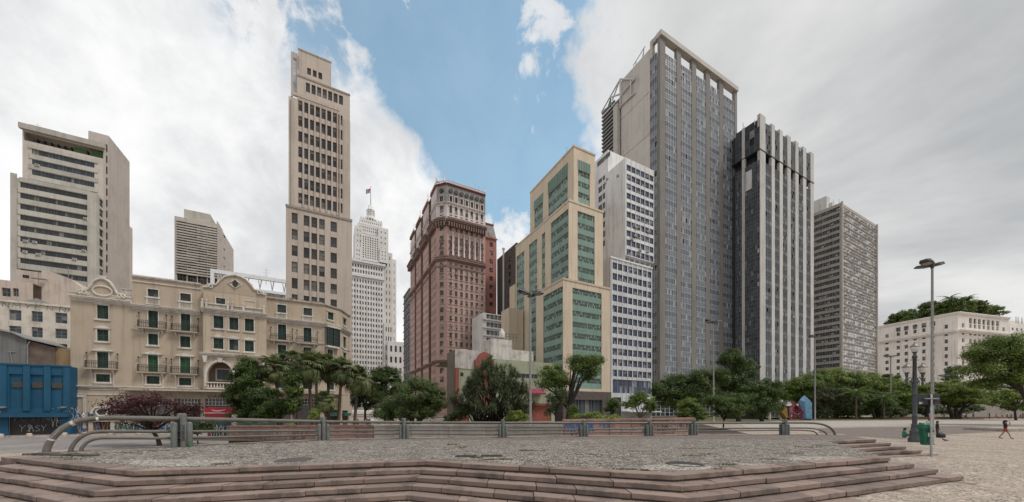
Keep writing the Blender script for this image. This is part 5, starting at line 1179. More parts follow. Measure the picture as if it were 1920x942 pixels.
# crown storeys
y2_ = 2.0; V = b.front(y2_); xa2, xb2 = V.S(557), V.S(656); z2 = V.Z(557, 140)
cols2 = [(V.S(x), V.S(x + 7.6)) for x in (573.5, 584.2, 594.6, 605, 615.2, 625.4, 635.5)]
rows2 = [(V.Z(575, 172.5), V.Z(575, 155))]; mb = MB(); hs = gridwin(V, cols2, rows2, ('glass_tower', 'frame_dark'), 1, 2, .1, .25)
V.wall(mb, xa2, xb2, zU - .6, z2, hs, .5); box_rest(mb, xa2, xb2, y2_, 14, zU - .6, z2, 'LRBT'); b.part('crown', mb, 'tower_beige')
mb = MB(); V.box(mb, xa2 - .1, xb2 + .1, z2 - .3, z2 + .15, .003, .15); b.part('coping', mb, 'tower_beige_band')
y3_ = 3.4; V3 = b.front(y3_); xa3, xb3 = V3.S(559), V3.S(621); z3 = V3.Z(559, 91); cols3 = [(V3.S(x), V3.S(x + 7)) for x in (576, 586.6, 597)]; rows3 = [(V3.Z(577, 139.5), V3.Z(577, 127))]
mb = MB(); hs = gridwin(V3, cols3, rows3, ('glass_tower', 'frame_dark'), 1, 2, .1, .25); V3.wall(mb, xa3, xb3, z2 - .2, z3, hs, .5); box_rest(mb, xa3, xb3, y3_, 13, z2 - .2, z3, 'LRBT'); b.part('penthouse', mb, 'tower_beige')
mb = MB(); V3.box(mb, xa3 - .1, xb3 + .1, z3 - .25, z3 + .12, .003, .12); b.part('coping', mb, 'tower_beige_band')
# glazed stair strip left of the crown
G_ = b.front(2.6); a, c = G_.S(545.5), G_.S(558.5); zA, zB = G_.Z(550, 181), G_.Z(546, 96); mb = MB(); G_.wall(mb, a, c, zA, zB, [(G_.S(550), G_.S(556.5), G_.Z(552, 170), G_.Z(552, 109))], .3); box_rest(mb, a, c, 2.6, 8, zA, zB, 'LT'); b.part('stair_tower', mb, 'tower_beige')
glassmat('glass_pale', (0.30, 0.40, 0.48), (0.45, 0.52, 0.58), .2, (.5, .55, .6), .1)
for k in range(8): G_.win((G_.S(550), G_.S(556.5), lerp(G_.Z(552, 170), G_.Z(552, 109), k / 8), lerp(G_.Z(552, 170), G_.Z(552, 109), (k + 1) / 8)), ('glass_pale', 'frame_white'), 1, 1, .08, .25, 'glass_block')
b.flush()

# ---- white art-deco skyscraper with flag
plaster('deco_white', (0.66, 0.645, 0.62), .25, .25, .08); glassmat('glass_far', (0.03, 0.03, 0.03), (0.10, 0.10, 0.10), .2, (.3, .29, .27), .15)
b = Bld('white_skyscraper', 'white stepped art-deco skyscraper with a flag on its round lantern', 'skyscraper', 655, 262)
P = b.front(0); cen = P.S(695)
def tier(y, x0, x1, z0, z1, ncol, nrow, fx=.5, fz=.55, D=26, nm='tier', zpad=(1.5, 1.5), nx=1, mats=('glass_far', 'frame_grey')):
    pl = b.front(y); a, c = pl.S(x0), pl.S(x1); zA, zB = pl.Z((x0 + x1) / 2, z0), pl.Z((x0 + x1) / 2, z1); mb = MB(); hs = []
    if ncol: hs = gridwin(pl, even(a + .8, c - .8, ncol, fx), [(p, q) for p, q in even(zA + zpad[0], zB - zpad[1], nrow, fz)], mats, nx, 2, .12, .4)
    pl.wall(mb, a, c, zA, zB, hs, .45); box_rest(mb, a, c, y, y + D, zA, zB); b.part(nm, mb, 'deco_white')
    return pl, a, c, zA, zB
pl, a, c, zA, zB = tier(0, 655, 720, 770, 520, 12, 24, .5, .55)
for i, (s0, s1) in enumerate(even(a + .8, c - .8, 6, .12)):
    mb = MB(); pl.box(mb, s0 - (c - a) / 12.6, s1 - (c - a) / 12.6, zA, zB, .003, .35); b.part('pilaster', mb, 'deco_white')
mb = MB(); pl.box(mb, a - .5, c + .5, zB - .6, zB + .7, .003, 1.0); b.part('cornice', mb, 'deco_white')
pl, a, c, zA, zB = tier(.6, 657, 720, 520, 493, 12, 2, .55, .6); mb = MB(); pl.box(mb, a - 1, c + 1, zB - .8, zB + .9, .003, 1.2); b.part('cornice', mb, 'deco_white')
mb = MB()
for s0, s1 in even(a, c, 26, .4): pl.box(mb, s0, s1, zB - 2.0, zB - .81, .003, .9)
b.part('corbel_row', mb, 'deco_white', kind='stuff')
tier(2, 665, 678, 493, 462, 2, 3, .35, .4); tier(2, 712, 727, 493, 466, 2, 3, .3, .4)
tier(8, 720, 735.5, 770, 474, 2, 22, .28, .5, 24); tier(9, 735, 743, 770, 487, 1, 20, .22, .45, 20)
tier(-1.0, 720, 737, 770, 606, 3, 9, .45, .5, 14); tier(-3.0, 727, 757, 770, 641, 3, 6, .45, .55, 14)
tier(3, 677, 712, 490, 441, 7, 10, .5, .6); tier(3.5, 665.5, 680, 470, 424, 2, 4, .25, .35, 20); tier(3.6, 709, 728, 475, 428, 2, 4, .25, .35, 20)
tier(5, 671, 722, 441, 423, 13, 2, .35, .6, 18); pl, a, c, zA, zB = tier(7, 675, 717, 424, 413, 10, 1, .4, .6, 14)
mb = MB()
for s0, s1 in even(a, c, 9, .45): pl.box(mb, s0, s1, zB, zB + 1.2, -1, 0.1)
b.part('crenellation', mb, 'deco_white', kind='stuff')
cx_, cy_ = b.X(695, 13), 13; z0 = b.Z(413, cx_, cy_); z1 = b.Z(387, cx_, cy_); rr = (b.X(701.5, 13) - b.X(688.5, 13)) / 2
mb = MB(); mb.lathe([(rr * 1.6, z0 - .5), (rr * 1.6, z0 + 1), (rr * 1.15, z0 + 1.3), (rr * 1.1, z0 + (z1 - z0) * .7), (rr * .8, z0 + (z1 - z0) * .72), (rr * .72, z1), (0, z1 + .4)], (cx_, cy_, 0), 20); b.part('lantern', mb, 'deco_white')
for k in range(5):
    mb = MB(); zq = z0 + 1.5 + k * 1.35; mb.lathe([(rr * 1.13, zq), (rr * 1.2, zq + .1), (rr * 1.2, zq + .5), (rr * 1.13, zq + .6)], (cx_, cy_, 0), 20); b.part('lantern_ring', mb, 'deco_white')
for k in range(10):
    q = k * .628; mb = MB(); mb.box(-.25, .25, -.1, .1, z0 + 1.6, z0 + (z1 - z0) * .66); o = b.part('lantern_window', mb, 'glass_far'); o.location = (cx_ + rr * 1.09 * math.sin(q), cy_ - rr * 1.09 * math.cos(q), 0); o.rotation_euler = (0, 0, q)
mb = MB(); zt = b.Z(352, cx_, cy_); mb.tube([(cx_, cy_, z1), (cx_, cy_, zt)], [.35, .15], 8); mb.lathe([(0, 0), (.5, .4), (0, .9)], (cx_, cy_, zt), 8); b.part('flagpole', mb, 'steel_grey')
flat('flag_black', (0.02, 0.02, 0.025), .8); flat('flag_white', (0.6, 0.6, 0.6), .8); flat('flag_red', (0.4, 0.02, 0.03), .8)
fl = link('flag', None, b.o, (cx_, cy_, zt - 1.0)); L_, H_ = 3.2, 3.6
for k in range(9):
    mb = MB(); n = 8
    for i in range(n):
        t0, t1 = i / n, (i + 1) / n; f = lambda t, q: (-.3 - t * L_, .5 * math.sin(t * 7 + q) * t, -t * 1.6 - q * H_)
        q0, q1 = k / 9, (k + 1) / 9; mb.quad(f(t1, q1), f(t0, q1), f(t0, q0), f(t1, q0))
    mb.build('flag_stripe', 'flag_black' if k % 2 == 0 else 'flag_white', fl)
mb = MB(); mb.quad((-1.6, -.6, -2.2), (-.3, -.5, -1.6), (-.3, -.5, -.2), (-1.6, -.6, -.8)); mb.build('flag_canton', 'flag_red', fl)
b.flush(295)

# ---- narrow dark building seen edge-on in the gap
plaster('slate', (0.20, 0.205, 0.21), .3, .3)
b = Bld('narrow_building', 'narrow grey building seen edge-on in the street gap beside the pink tower', 'building', 769, 235)
L_ = b.left(0, b.Y(757)); S0, S1 = 0, L_.S(769); mb = MB(); hs = []
zt = b.Z(550, 0, b.Y(757)) ; zt = b.Z(540, 0, 0)
hs = gridwin(L_, even(S0 + 1, S1 - 1, 3, .55), even(4, zt - 2, 16, .55), ('glass_far', 'frame_grey'), 2, 1, .1, .3); L_.wall(mb, 0, S1, 0, zt, hs, .35); box_rest(mb, 0, 8, 0, S1, 0, zt, 'RBT'); mb.quad((0, 0, 0), (8, 0, 0), (8, 0, zt), (0, 0, zt)); b.part('wall', mb, 'slate')
for k in range(17):
    mb = MB(); z = lerp(3, zt, k / 16); L_.box(mb, 0, S1, z - .35, z + .1, .003, .6); b.part('sunshade', mb, 'slate')
b.flush()

# ---- pink palazzo skyscraper
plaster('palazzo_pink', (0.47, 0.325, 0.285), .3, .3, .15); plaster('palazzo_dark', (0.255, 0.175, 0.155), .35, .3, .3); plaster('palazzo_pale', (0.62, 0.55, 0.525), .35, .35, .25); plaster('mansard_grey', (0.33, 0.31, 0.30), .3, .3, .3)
plaster('annex_red', (0.37, 0.175, 0.15), .25, .2); flat('rust_cap', (0.20, 0.06, 0.05), .6)
glassmat('glass_pal', (0.02, 0.02, 0.02), (0.08, 0.075, 0.07), .2, (.38, .35, .32), .25)
b = Bld('pink_palazzo_tower', 'massive pink palazzo-style skyscraper with mansard crown and deep cornices', 'skyscraper', 838, 150)
P = b.front(0); W1 = P.S(910)
thc = R(-45); q_ = -3.6             # splayed corner
Kc = Plane(b, q_, -q_ * 0 + 3.6, thc); eL = math.hypot(3.6, 3.6); Lf = b.left(-3.6, 60)
Z_ = lambda py: P.Z(838, py)
zones = dict(base=Z_(672), sh1=Z_(518), c1=Z_(498), c2=Z_(492), loggia0=Z_(482), big=Z_(412), att=Z_(405), top=Z_(345))
zt = zones['top']
planes = [(P, 0.0, W1, 7), (Kc, 0.0, eL, 1)]
# rows: 10 plain storeys between base and first band, pixel rows at x~838
rowpx = [(528, 541), (545, 557)] 
rows_main = [(Z_(664.5 - i * 15.9), Z_(655 - i * 15.9)) for i in range(0, 10)]
rows_arch = [(Z_(510.5), Z_(501))]; rows_mid = [(Z_(496.5), Z_(491))]
rows_log = [(Z_(476), Z_(469)), (Z_(463), Z_(454)), (Z_(449.5), Z_(441)), (Z_(431), Z_(424))]
rows_up = [(Z_(403), Z_(384)), (Z_(376), Z_(367))]
rows_low = [(Z_(700), Z_(690)), (Z_(684), Z_(675)), (Z_(717), Z_(706))]
M_ = ('glass_pal', 'frame_grey')
def pal_face(pl, s0, s1, n, wname, edge=.09, mat='palazzo_pink', fx=.5):
    cols = even(s0 + (s1 - s0) * edge * .3, s1 - (s1 - s0) * edge * .3, n, fx)
    mb = MB(); hs = gridwin(pl, cols, rows_main + rows_arch + rows_mid + rows_log + rows_low, M_, 2, 2, .09, .2)
    pl.wall(mb, s0, s1, 0, zones['big'], hs, .4); b.part(wname, mb, mat)
    mb = MB(); hs = gridwin(pl, cols, rows_up[:1], M_, 1, 3, .1, .35); hs2 = gridwin(pl, cols, rows_up[1:], M_, 1, 1, .1, .3); pl.wall(mb, s0, s1, zones['big'], Z_(380), hs, .4); b.part('attic_wall', mb, 'palazzo_pale')
    mb = MB(); pl.wall(mb, s0, s1, Z_(380), zt, hs2, .35); b.part('mansard', mb, 'mansard_grey')
    for a, c in cols:
        mb = MB(); z0, z1 = rows_up[1]; m_ = (a + c) / 2; w2 = (c - a) / 2
        pl.box(mb, a - .3, a, z0 - .3, z1 + .2, .003, .3); pl.box(mb, c, c + .3, z0 - .3, z1 + .2, .003, .3); pl.box(mb, a - .4, c + .4, z1 + .2, z1 + .5, .003, .4); pl.box(mb, a - .35, c + .35, z0 - .6, z0 - .3, .003, .3); b.part('dormer_frame', mb, 'palazzo_pale')
        mb = MB(); zc = Z_(356.5); f = [pl.pt(m_ + 1.0 * math.cos(i * .785), zc + .9 * math.sin(i * .785), .5) for i in range(8)]; bk = [pl.pt(m_ + 1.0 * math.cos(i * .785), zc + .9 * math.sin(i * .785), 0) for i in range(8)]
        mb.add(f + bk, [tuple(range(8))] + [(i, 8 + i, 8 + (i + 1) % 8, (i + 1) % 8) for i in range(8)]); b.part('oculus', mb, 'frame_dark')
        mb = MB(); z0, z1 = rows_up[0]; n_ = 8
        for i in range(n_):
            a0, a1 = math.pi * i / n_, math.pi * (i + 1) / n_; q = [(m_ - (w2 * 1.0 + k) * math.cos(t_), z1 - .3 + (.7 + k) * math.sin(t_)) for t_, k in ((a0, .02), (a1, .02), (a1, .4), (a0, .4))]
            mb.add([pl.pt(x, z, .25) for x, z in q] + [pl.pt(x, z, .003) for x, z in q], [(0, 3, 2, 1), (3, 7, 6, 2), (0, 1, 5, 4)])
        pl.box(mb, a, c, z0 + .5, z0 + 1.1, -.2, .1); b.part('arched_frame', mb, 'palazzo_pale')
        z0, z1 = rows_arch[0]; mb = MB()
        for i in range(6):
            a0, a1 = math.pi * i / 6, math.pi * (i + 1) / 6; q = [(m_ - (w2 + k) * math.cos(t_), z1 + (.35 + k) * math.sin(t_)) for t_, k in ((a0, -.05), (a1, -.05), (a1, .3), (a0, .3))]
            mb.add([pl.pt(x, z, .2) for x, z in q] + [pl.pt(x, z, .003) for x, z in q], [(0, 3, 2, 1), (3, 7, 6, 2), (0, 1, 5, 4)])
        pl.box(mb, a - .25, c + .25, z0 - .3, z0, .003, .3); b.part('arched_frame', mb, mat)
        for (z0, z1) in rows_log[:3]:
            mb = MB(); pl.box(mb, a - .2, c + .2, z0 - .25, z0, .003, .4); pl.box(mb, a - .1, c + .1, z0 - .9, z0 - .25, .003, .2); b.part('sill', mb, 'palazzo_dark')
        mb = MB()
        for (z0, z1) in rows_main: pl.box(mb, a - .22, c + .22, z0 - .28, z0 - .02, .003, .25)
        b.part('sill_column', mb, mat, kind='stuff')
    # engaged columns of the loggia zone
    p = (s1 - s0) / n
    for i in range(1, n):
        if n < 3: break
        q = s0 + p * i; mb = MB(); x, y, _ = pl.pt(q, 0, .25); z0, z1 = Z_(478), Z_(434); mb.lathe([(.42, z0), (.42, z0 + .4), (.3, z0 + .5), (.26, z1 - .8), (.38, z1 - .4), (.42, z1)], (x, y, 0), 8); b.part('column', mb, 'palazzo_pale')
    return cols
def pal_bands(pl, s0, s1):
    for z, st, nm, mt in ((Z_(665) - 3, [(-.6, -.2, .3), (-.199, .3, .9), (.301, .6, 1.2)], 'cornice', 'palazzo_dark'), (Z_(498.5), [(-.15, .2, .35)], 'string_course', 'palazzo_dark'), (Z_(486), [(-.8, -.4, .3), (-.399, 0, .7), (.001, .5, 1.1)], 'cornice', 'palazzo_dark'),
                          (Z_(414), [(-2.2, -1.2, .4), (-1.199, -.5, 1.2), (-.499, .1, 1.9), (.101, .5, 2.2)], 'main_cornice', 'palazzo_dark'), (Z_(407), [(-1.0, -.2, .8), (-.199, .1, 1.2)], 'balustrade_band', 'palazzo_pale'), (Z_(380), [(-.3, .1, .35), (.101, .35, .55)], 'string_course', 'palazzo_pale'),
                          (Z_(345), [(-.3, .1, .35), (.101, .4, .6)], 'roof_edge', 'rust_cap'), (Z_(421), [(-.3, .1, .5)], 'string_course', 'palazzo_dark'), (Z_(480), [(-.2, .2, .4)], 'string_course', 'palazzo_dark')):
        mb = MB()
        for a, c, o in st: pl.box(mb, s0, s1, z + a, z + c, .003, o)
        b.part(nm, mb, mt)
    mb = MB(); n = max(3, int((s1 - s0) / 1.1))
    for a, c in even(s0, s1, n, .4): pl.box(mb, a, c, Z_(414) - 2.6, Z_(414) - .6, .41, 1.7)
    b.part('bracket_row', mb, 'palazzo_dark', kind='stuff')
    mb = MB(); pl.box(mb, s0, s1, zt + 1.3, zt + 1.5, .2, .5); n = max(4, int((s1 - s0) / .7))
    for a, c in even(s0, s1, n, .35): pl.box(mb, a, c, zt + .5, zt + 1.3, .25, .45)
    b.part('roof_balustrade', mb, 'palazzo_pale', kind='stuff')
pal_face(P, 0, W1, 7, 'front_wall'); pal_bands(P, -.0, W1 + .0)
pal_face(Kc, 0, eL, 1, 'corner_wall', fx=.38); pal_bands(Kc, -.0, eL + .0)
def quoin(pl, s):
    mb = MB()
    for k in range(44): z = lerp(0, zones['loggia0'], k / 44); w_ = .75 if k % 2 else .5; pl.box(mb, s - w_ / 2 - .2, s + w_ / 2 + .2, z + .06, z + 1.0, .003, .14)
    b.part('quoins', mb, 'palazzo_pink', kind='stuff')
for s in (.55, W1 - .6, W1 / 7 * 1.0, W1 / 7 * 6.0): quoin(P, s)
# long left flank with light courts: projecting bays and recesses
mb = MB(); roof(mb, -3.6, W1, 3, 58, zt - .1); mb.quad((W1, 0, 0), (W1, 16, 0), (W1, 16, zt), (W1, 0, zt)); mb.quad((-3.6, 3.6, zt - .1), (0, 0, zt - .1), (W1, 0, zt - .1), (W1, 3.6, zt - .1)); b.part('roof', mb, 'roof_grey')
yend = b.Y(768, -3.6); seg = [3.6, 12.5, 17, 28, 32.5, 43, 47, min(58, yend)]
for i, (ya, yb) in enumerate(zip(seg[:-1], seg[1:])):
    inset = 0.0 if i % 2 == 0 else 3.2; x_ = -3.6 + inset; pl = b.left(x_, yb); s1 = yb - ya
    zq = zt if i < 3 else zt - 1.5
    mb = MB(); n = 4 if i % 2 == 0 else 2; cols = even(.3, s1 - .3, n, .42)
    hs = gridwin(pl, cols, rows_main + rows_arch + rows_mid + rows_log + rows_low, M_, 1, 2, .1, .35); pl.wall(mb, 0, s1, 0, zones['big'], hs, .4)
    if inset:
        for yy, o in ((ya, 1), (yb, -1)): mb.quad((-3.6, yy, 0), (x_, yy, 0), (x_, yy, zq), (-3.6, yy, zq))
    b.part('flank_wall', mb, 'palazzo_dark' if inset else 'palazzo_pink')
    mb = MB(); hs = gridwin(pl, cols, rows_up, M_, 1, 2, .1, .3); pl.wall(mb, 0, s1, zones['big'], zq, hs, .35); b.part('flank_attic', mb, 'palazzo_pale')
    if not inset:
        pal_bands(pl, 0.0, s1)
        mb = MB(); x, y = x_ - .2, ya + .4; mb.lathe([(.35, 0), (.35, 1.2), (.2, 1.3), (.12, 3.6), (0, 4.4)], (x, y, zt + .4), 6); b.part('pinnacle', mb, 'palazzo_pale')
        mb = MB(); mb.add([(x_ + .0, ya, zt + .3), (x_ + .0, yb, zt + .3), (x_ + 1.5, yb, zt + 2.6), (x_ + 1.5, ya, zt + 2.6)], [(0, 1, 2, 3)]); b.part('flank_mansard', mb, 'mansard_grey')
for px in (820, 833.5):
    mb = MB(); x = b.X(px, 1.5 if px < 830 else .4); mb.lathe([(.45, 0), (.45, 1.3), (.2, 1.5), (.12, 3.8), (0, 4.6)], (x, 1.5 if px < 830 else .4, zt + .4), 6); b.part('pinnacle', mb, 'palazzo_pale')
mb = MB(); mb.lathe([(.45, 0), (.45, 1.3), (.2, 1.5), (.12, 3.8), (0, 4.6)], (W1 - .3, .4, zt + .4), 6); b.part('pinnacle', mb, 'palazzo_pale')
mb = MB(); mb.box(b.X(858, 3), b.X(899, 3), 3, 10, zt - .05, zt + 3.4); b.part('roof_house', mb, 'palazzo_pale')
antenna(b, b.X(851, 2), 2, zt, 4.5, .05); antenna(b, b.X(891, 2.5), 2.5, zt + 3, 3.5, .05); antenna(b, b.X(898, 2.5), 2.5, zt + 3, 2.5, .05)
# red annex wing at the right
y_ = 9; A_ = b.front(y_); xa, xb = W1 + .05, A_.S(931); za = A_.Z(920, 447); zm = A_.Z(920, 420); c_ = A_.S(921)
rows_a = [(A_.Z(921, 463 + i * 15.9), A_.Z(921, 455 + i * 15.9)) for i in range(8)]
mb = MB(); hs = gridwin(A_, [(c_ - .9, c_ + .9)], rows_a, M_, 2, 2, .09, .3); A_.wall(mb, xa, xb, 0, za, hs, .35); box_rest(mb, xa, xb, y_, y_ + 12, 0, za, 'RT'); b.part('annex_wall', mb, 'annex_red')
mb = MB(); mb.hexa([(xa, y_, za), (xb, y_, za), (xb, y_ + 8, za), (xa, y_ + 8, za), (xa, y_ + 1.2, zm), (xb - 1.2, y_ + 1.2, zm), (xb - 1.2, y_ + 8, zm), (xa, y_ + 8, zm)]); b.part('annex_mansard', mb, 'mansard_grey')
mb = MB(); A_.box(mb, xa, xb + .3, za - .3, za + .3, .003, .5); b.part('cornice', mb, 'annex_red')
mb = MB(); mb.box(xa, xb - 1, y_ + .9, y_ + 8, zm, zm + .6); b.part('roof_edge', mb, 'rust_cap'); mb = MB(); A_.box(mb, c_ - 1, c_ + 1, za + .8, za + 3.2, -.9, .1); b.part('dormer_frame', mb, 'palazzo_pale'); mb = MB(); A_.box(mb, c_ - .55, c_ + .55, za + 1.1, za + 2.8, .101, .14); b.part('dormer_window', mb, 'glass_pal')
mb = MB(); mb.lathe([(.3, 0), (.3, 1), (.12, 1.2), (.08, 3), (0, 3.6)], (xb - 1.2, y_ + 1.2, zm + .6), 6); b.part('pinnacle', mb, 'palazzo_pale')
mb = MB(); A_.box(mb, xa, xb - 1, A_.Z(920, 588), A_.Z(920, 576), .3, 1.6); A_.box(mb, xa, xa + 2.0, A_.Z(920, 575.9), A_.Z(920, 571), .3, 1.2); b.part('red_platform', mb, 'annex_red')
b.flush(295)

# ---- white modern low building and the dark one behind
plaster('white_plain', (0.66, 0.655, 0.63), .35, .4, .3); plaster('dark_brown_wall', (0.115, 0.098, 0.09), .3, .3)
b = Bld('white_modern_building', 'small white modern building with ribbon windows right of the pink tower', 'building', 905, 142)
P = b.front(0); W1 = P.S(942); zt = P.Z(905, 586); mb = MB(); hs = []
for i, y0 in enumerate((590, 605, 620, 634, 648)): hs += gridwin(P, even(P.S(912), P.S(941), 4, .94), [(P.Z(920, y0 + 8.5), P.Z(920, y0))], ('glass_dark', 'frame_white'), 2, 2, .1, .35)
P.wall(mb, 0, W1, 0, zt, hs, .4); box_rest(mb, 0, W1, 0, 12, 0, zt); b.part('wall', mb, 'white_plain')
for y0 in (590, 605, 620, 634, 648):
    mb = MB(); z = P.Z(920, y0 + 9.6); P.box(mb, 0, W1, z - .5, z, .003, .5); b.part('ledge', mb, 'white_plain')
b.flush()
b = Bld('dark_office_block', 'dark brown blank-sided block with a white flue between the pink and green towers', 'building', 968, 150)
L_ = b.left(0, b.Y(932)); S1 = L_.S(968); zt = b.Z(455, 0, 0); mb = MB(); zcut = L_.Z(945, 470)
cols = [(L_.S(953.5), L_.S(957.5))]; rows = [(z, z + 2.0) for z in [zt - 6 - 3.3 * i for i in range(16)]]
hs = gridwin(L_, cols, rows, ('glass_dark', 'frame_dark'), 1, 2, .1, .4); L_.wall(mb, 0, S1, 0, zt, hs, .6); mb.quad((0, 0, 0), (14, 0, 0), (14, 0, zt), (0, 0, zt)); roof(mb, 0, 14, 0, S1, zt); b.part('wall', mb, 'dark_brown_wall')
mb = MB(); q = L_.S(946); x, y, _ = L_.pt(q, 0, .5); z1 = L_.Z(945, 474); mb.tube([(x, y, 0), (x, y, zt + 1.5)], .45, 8); mb.lathe([(.7, 0), (.7, .5), (0, .8)], (x, y, zt + 1.6), 8); b.part('flue', mb, 'ac_white')
b.flush()
# ================================================================ towers right of the gap
plaster('cream', (0.56, 0.468, 0.36), .22, .28, .15); plaster('green_panel', (0.19, 0.285, 0.24), .3, .3, .4, rough=.5)
flat('frame_sage', (.20, .28, .24), .5); glassmat('glass_green', (0.012, 0.016, 0.016), (0.06, 0.075, 0.07), .12, (.26, .36, .32), .22)
b = Bld('green_cream_building', 'stepped cream and green office building with ribbon windows and dark stone base', 'building', 1056, 75)
P = b.front(0)
def ribbon(pl, px0, px1, z_hi, z_lo, pitch, n, wfrac, top=0, sp='green_panel', mats=('glass_green', 'frame_sage'), npx=9.0, rec=.16):
    """one bay between two piers: alternate green spandrels and rows of small-paned windows"""
    s0, s1 = sorted((pl.S(px0), pl.S(px1))); cnt = max(1, round(abs(px1 - px0) / npx))
    for i in range(n):
        zt_ = z_hi - pitch * i; zw = zt_ - pitch * wfrac; zb_ = zt_ - pitch
        for k in range(cnt): pl.win((lerp(s0, s1, k / cnt), lerp(s0, s1, (k + 1) / cnt), zw, zt_), mats, 4, 2, .05, rec + .05, bar=.05)
        if zb_ > z_lo - pitch * .5:
            mb = MB(); pl.box(mb, s0, s1, max(zb_, z_lo), zw, -rec - .1, -rec + .03); b.part('spandrel', mb, sp)
    return (s0, s1, z_lo, z_hi)
def tier_fc(y, x, pxR, ytop, corner_px, D, bays_f, bays_l, zbase, yend_l, pitch_px, wf=.5):
    f = b.front(y); L_ = b.left(x, D); z1 = f.Z(corner_px, ytop); hf = []; hl = []
    for (p0, p1, yt, n) in bays_f:
        zt_ = f.Z(corner_px, yt); pit = pitch_px * b.depth(x, y) / F; hf.append(ribbon(f, p0, p1, zt_, max(zbase, zt_ - pit * n), pit, n, wf))
    for (p0, p1, yt, n) in bays_l:
        zt_ = f.Z(corner_px, yt); pit = pitch_px * b.depth(x, y) / F; hl.append(ribbon(L_, p0, p1, zt_, max(zbase, zt_ - pit * n), pit, n, wf))
    mb = MB(); xr = f.S(pxR); f.wall(mb, x, xr, zbase, z1, hf, .6); L_.wall(mb, 0, D - y, zbase, z1, hl, .6)
    box_rest(mb, x, xr, y, D, zbase, z1, 'RBT'); b.part('tier_wall', mb, 'cream')
    mb = MB(); f.box(mb, x - .12, xr + .1, z1 - .3, z1 + .12, .003, .12); L_.box(mb, 0, D - y + .1, z1 - .3, z1 + .12, .003, .12); b.part('coping', mb, 'cream')
    return f, L_, z1, xr
D1 = b.Y(1005, 0.0)
x2 = b.X(1067, 1.2); x3 = b.X(1076, 2.4)
D2 = b.Y(967, x2); D3 = b.Y(994, x3)
zb = P.Z(1056, 733)
f1, l1, z1, xr1 = tier_fc(0, 0, 1144, 522, 1056, D1, [(1073.5, 1128, 536, 9)], [(1018.5, 1055, 536, 9)], zb, 0, 21.3)
f2, l2, z2, xr2 = tier_fc(1.2, x2, 1130.5, 375, 1067, D2, [(1083, 1115, 390, 7)], [(1033, 1065.5, 390, 14), (1016, 1022, 398, 14), (992, 1007, 398, 14), (968.5, 983, 402, 14)], 2, 0, 21.0)
f3, l3, z3, xr3 = tier_fc(2.4, x3, 1115.5, 273, 1076, D3, [(1084, 1106, 314.5, 3)], [(1028, 1064.5, 318, 3), (1002, 1018, 322, 3)], z2 - 8, 0, 20.5)
for pl, p0, p1, ya, yb in ((f3, 1084, 1106, 296, 314.5), (l3, 1028, 1064.5, 293, 318), (l3, 1002, 1018, 303, 322)):
    s0, s1 = sorted((pl.S(p0), pl.S(p1))); za, zb_ = f3.Z(1076, ya), f3.Z(1076, yb); mb = MB(); n = max(4, round(abs(p1 - p0) / 3))
    pl.box(mb, s0, s1, zb_, za, .004, .03)
    for k in range(n + 1): q = lerp(s0, s1, k / n); pl.box(mb, q - .05, q + .05, zb_, za, .031, .12)
    b.part('louvred_panel', mb, 'green_panel')
mb = MB(); xq = b.X(1036, x3 * 0 + 9); mb.box(x3 + 2, x3 + 9, 7, D3 - 1, z3 - .1, f3.Z(1076, 258)); b.part('penthouse', mb, 'cream')
antenna(b, x3 + 3, 9, f3.Z(1076, 258), 3.5, .05)
y_ = b.Y(957, x2); mb = MB(); mb.box(x2 - .3, x2 + 5, D2 + .01, y_, 2, l2.Zs(0, 533)); b.part('side_wing', mb, 'cream')
y_ = D2 - 5.0; xq = b.X(954, y_); mb = MB(); mb.box(xq, x2 - .31, y_, b.Y(940, xq), 2, b.Z(577, xq, y_)); b.part('side_wing', mb, 'cream')
# dark stone base with railings over tall windows
mb = MB(); hb = [(P.S(1073), P.S(1128), .8, P.Z(1100, 750))]; P.wall(mb, -.15, xr1 + .15, 0, zb, hb, .5); mb.quad((-.15, D1, 0), (-.15, 0, 0), (-.15, 0, zb), (-.15, D1, zb)); mb.quad((-.15, 0, zb), (xr1 + .15, 0, zb), (xr1 + .15, .5, zb), (-.15, .5, zb)); o = b.part('stone_base', mb, 'granite_dark'); o.location = (0, -.25, 0)
n = 9
for k in range(n): P.win((lerp(hb[0][0], hb[0][1], k / n), lerp(hb[0][0], hb[0][1], (k + 1) / n), .8, hb[0][3]), ('glass_blue', 'frame_grey'), 2, 1, .06, .2)
for px, py in ((1006, 535), (1003, 545), (1011, 545), (973, 543)):
    pl = l2; ac(b, pl, px, py, 1.0)
mb = MB()
for k in range(26): q = lerp(0, D2 * .8, k / 25); mb.tube([(x2 + .3, 1.2 + q, z2), (x2 + .3, 1.2 + q, z2 + 1)], .025, 4)
mb.tube([(x2 + .3, 1.2, z2 + 1), (x2 + .3, 1.2 + D2 * .8, z2 + 1)], .03, 4); b.part('roof_rail', mb, 'pipe_grey')
b.flush(295)

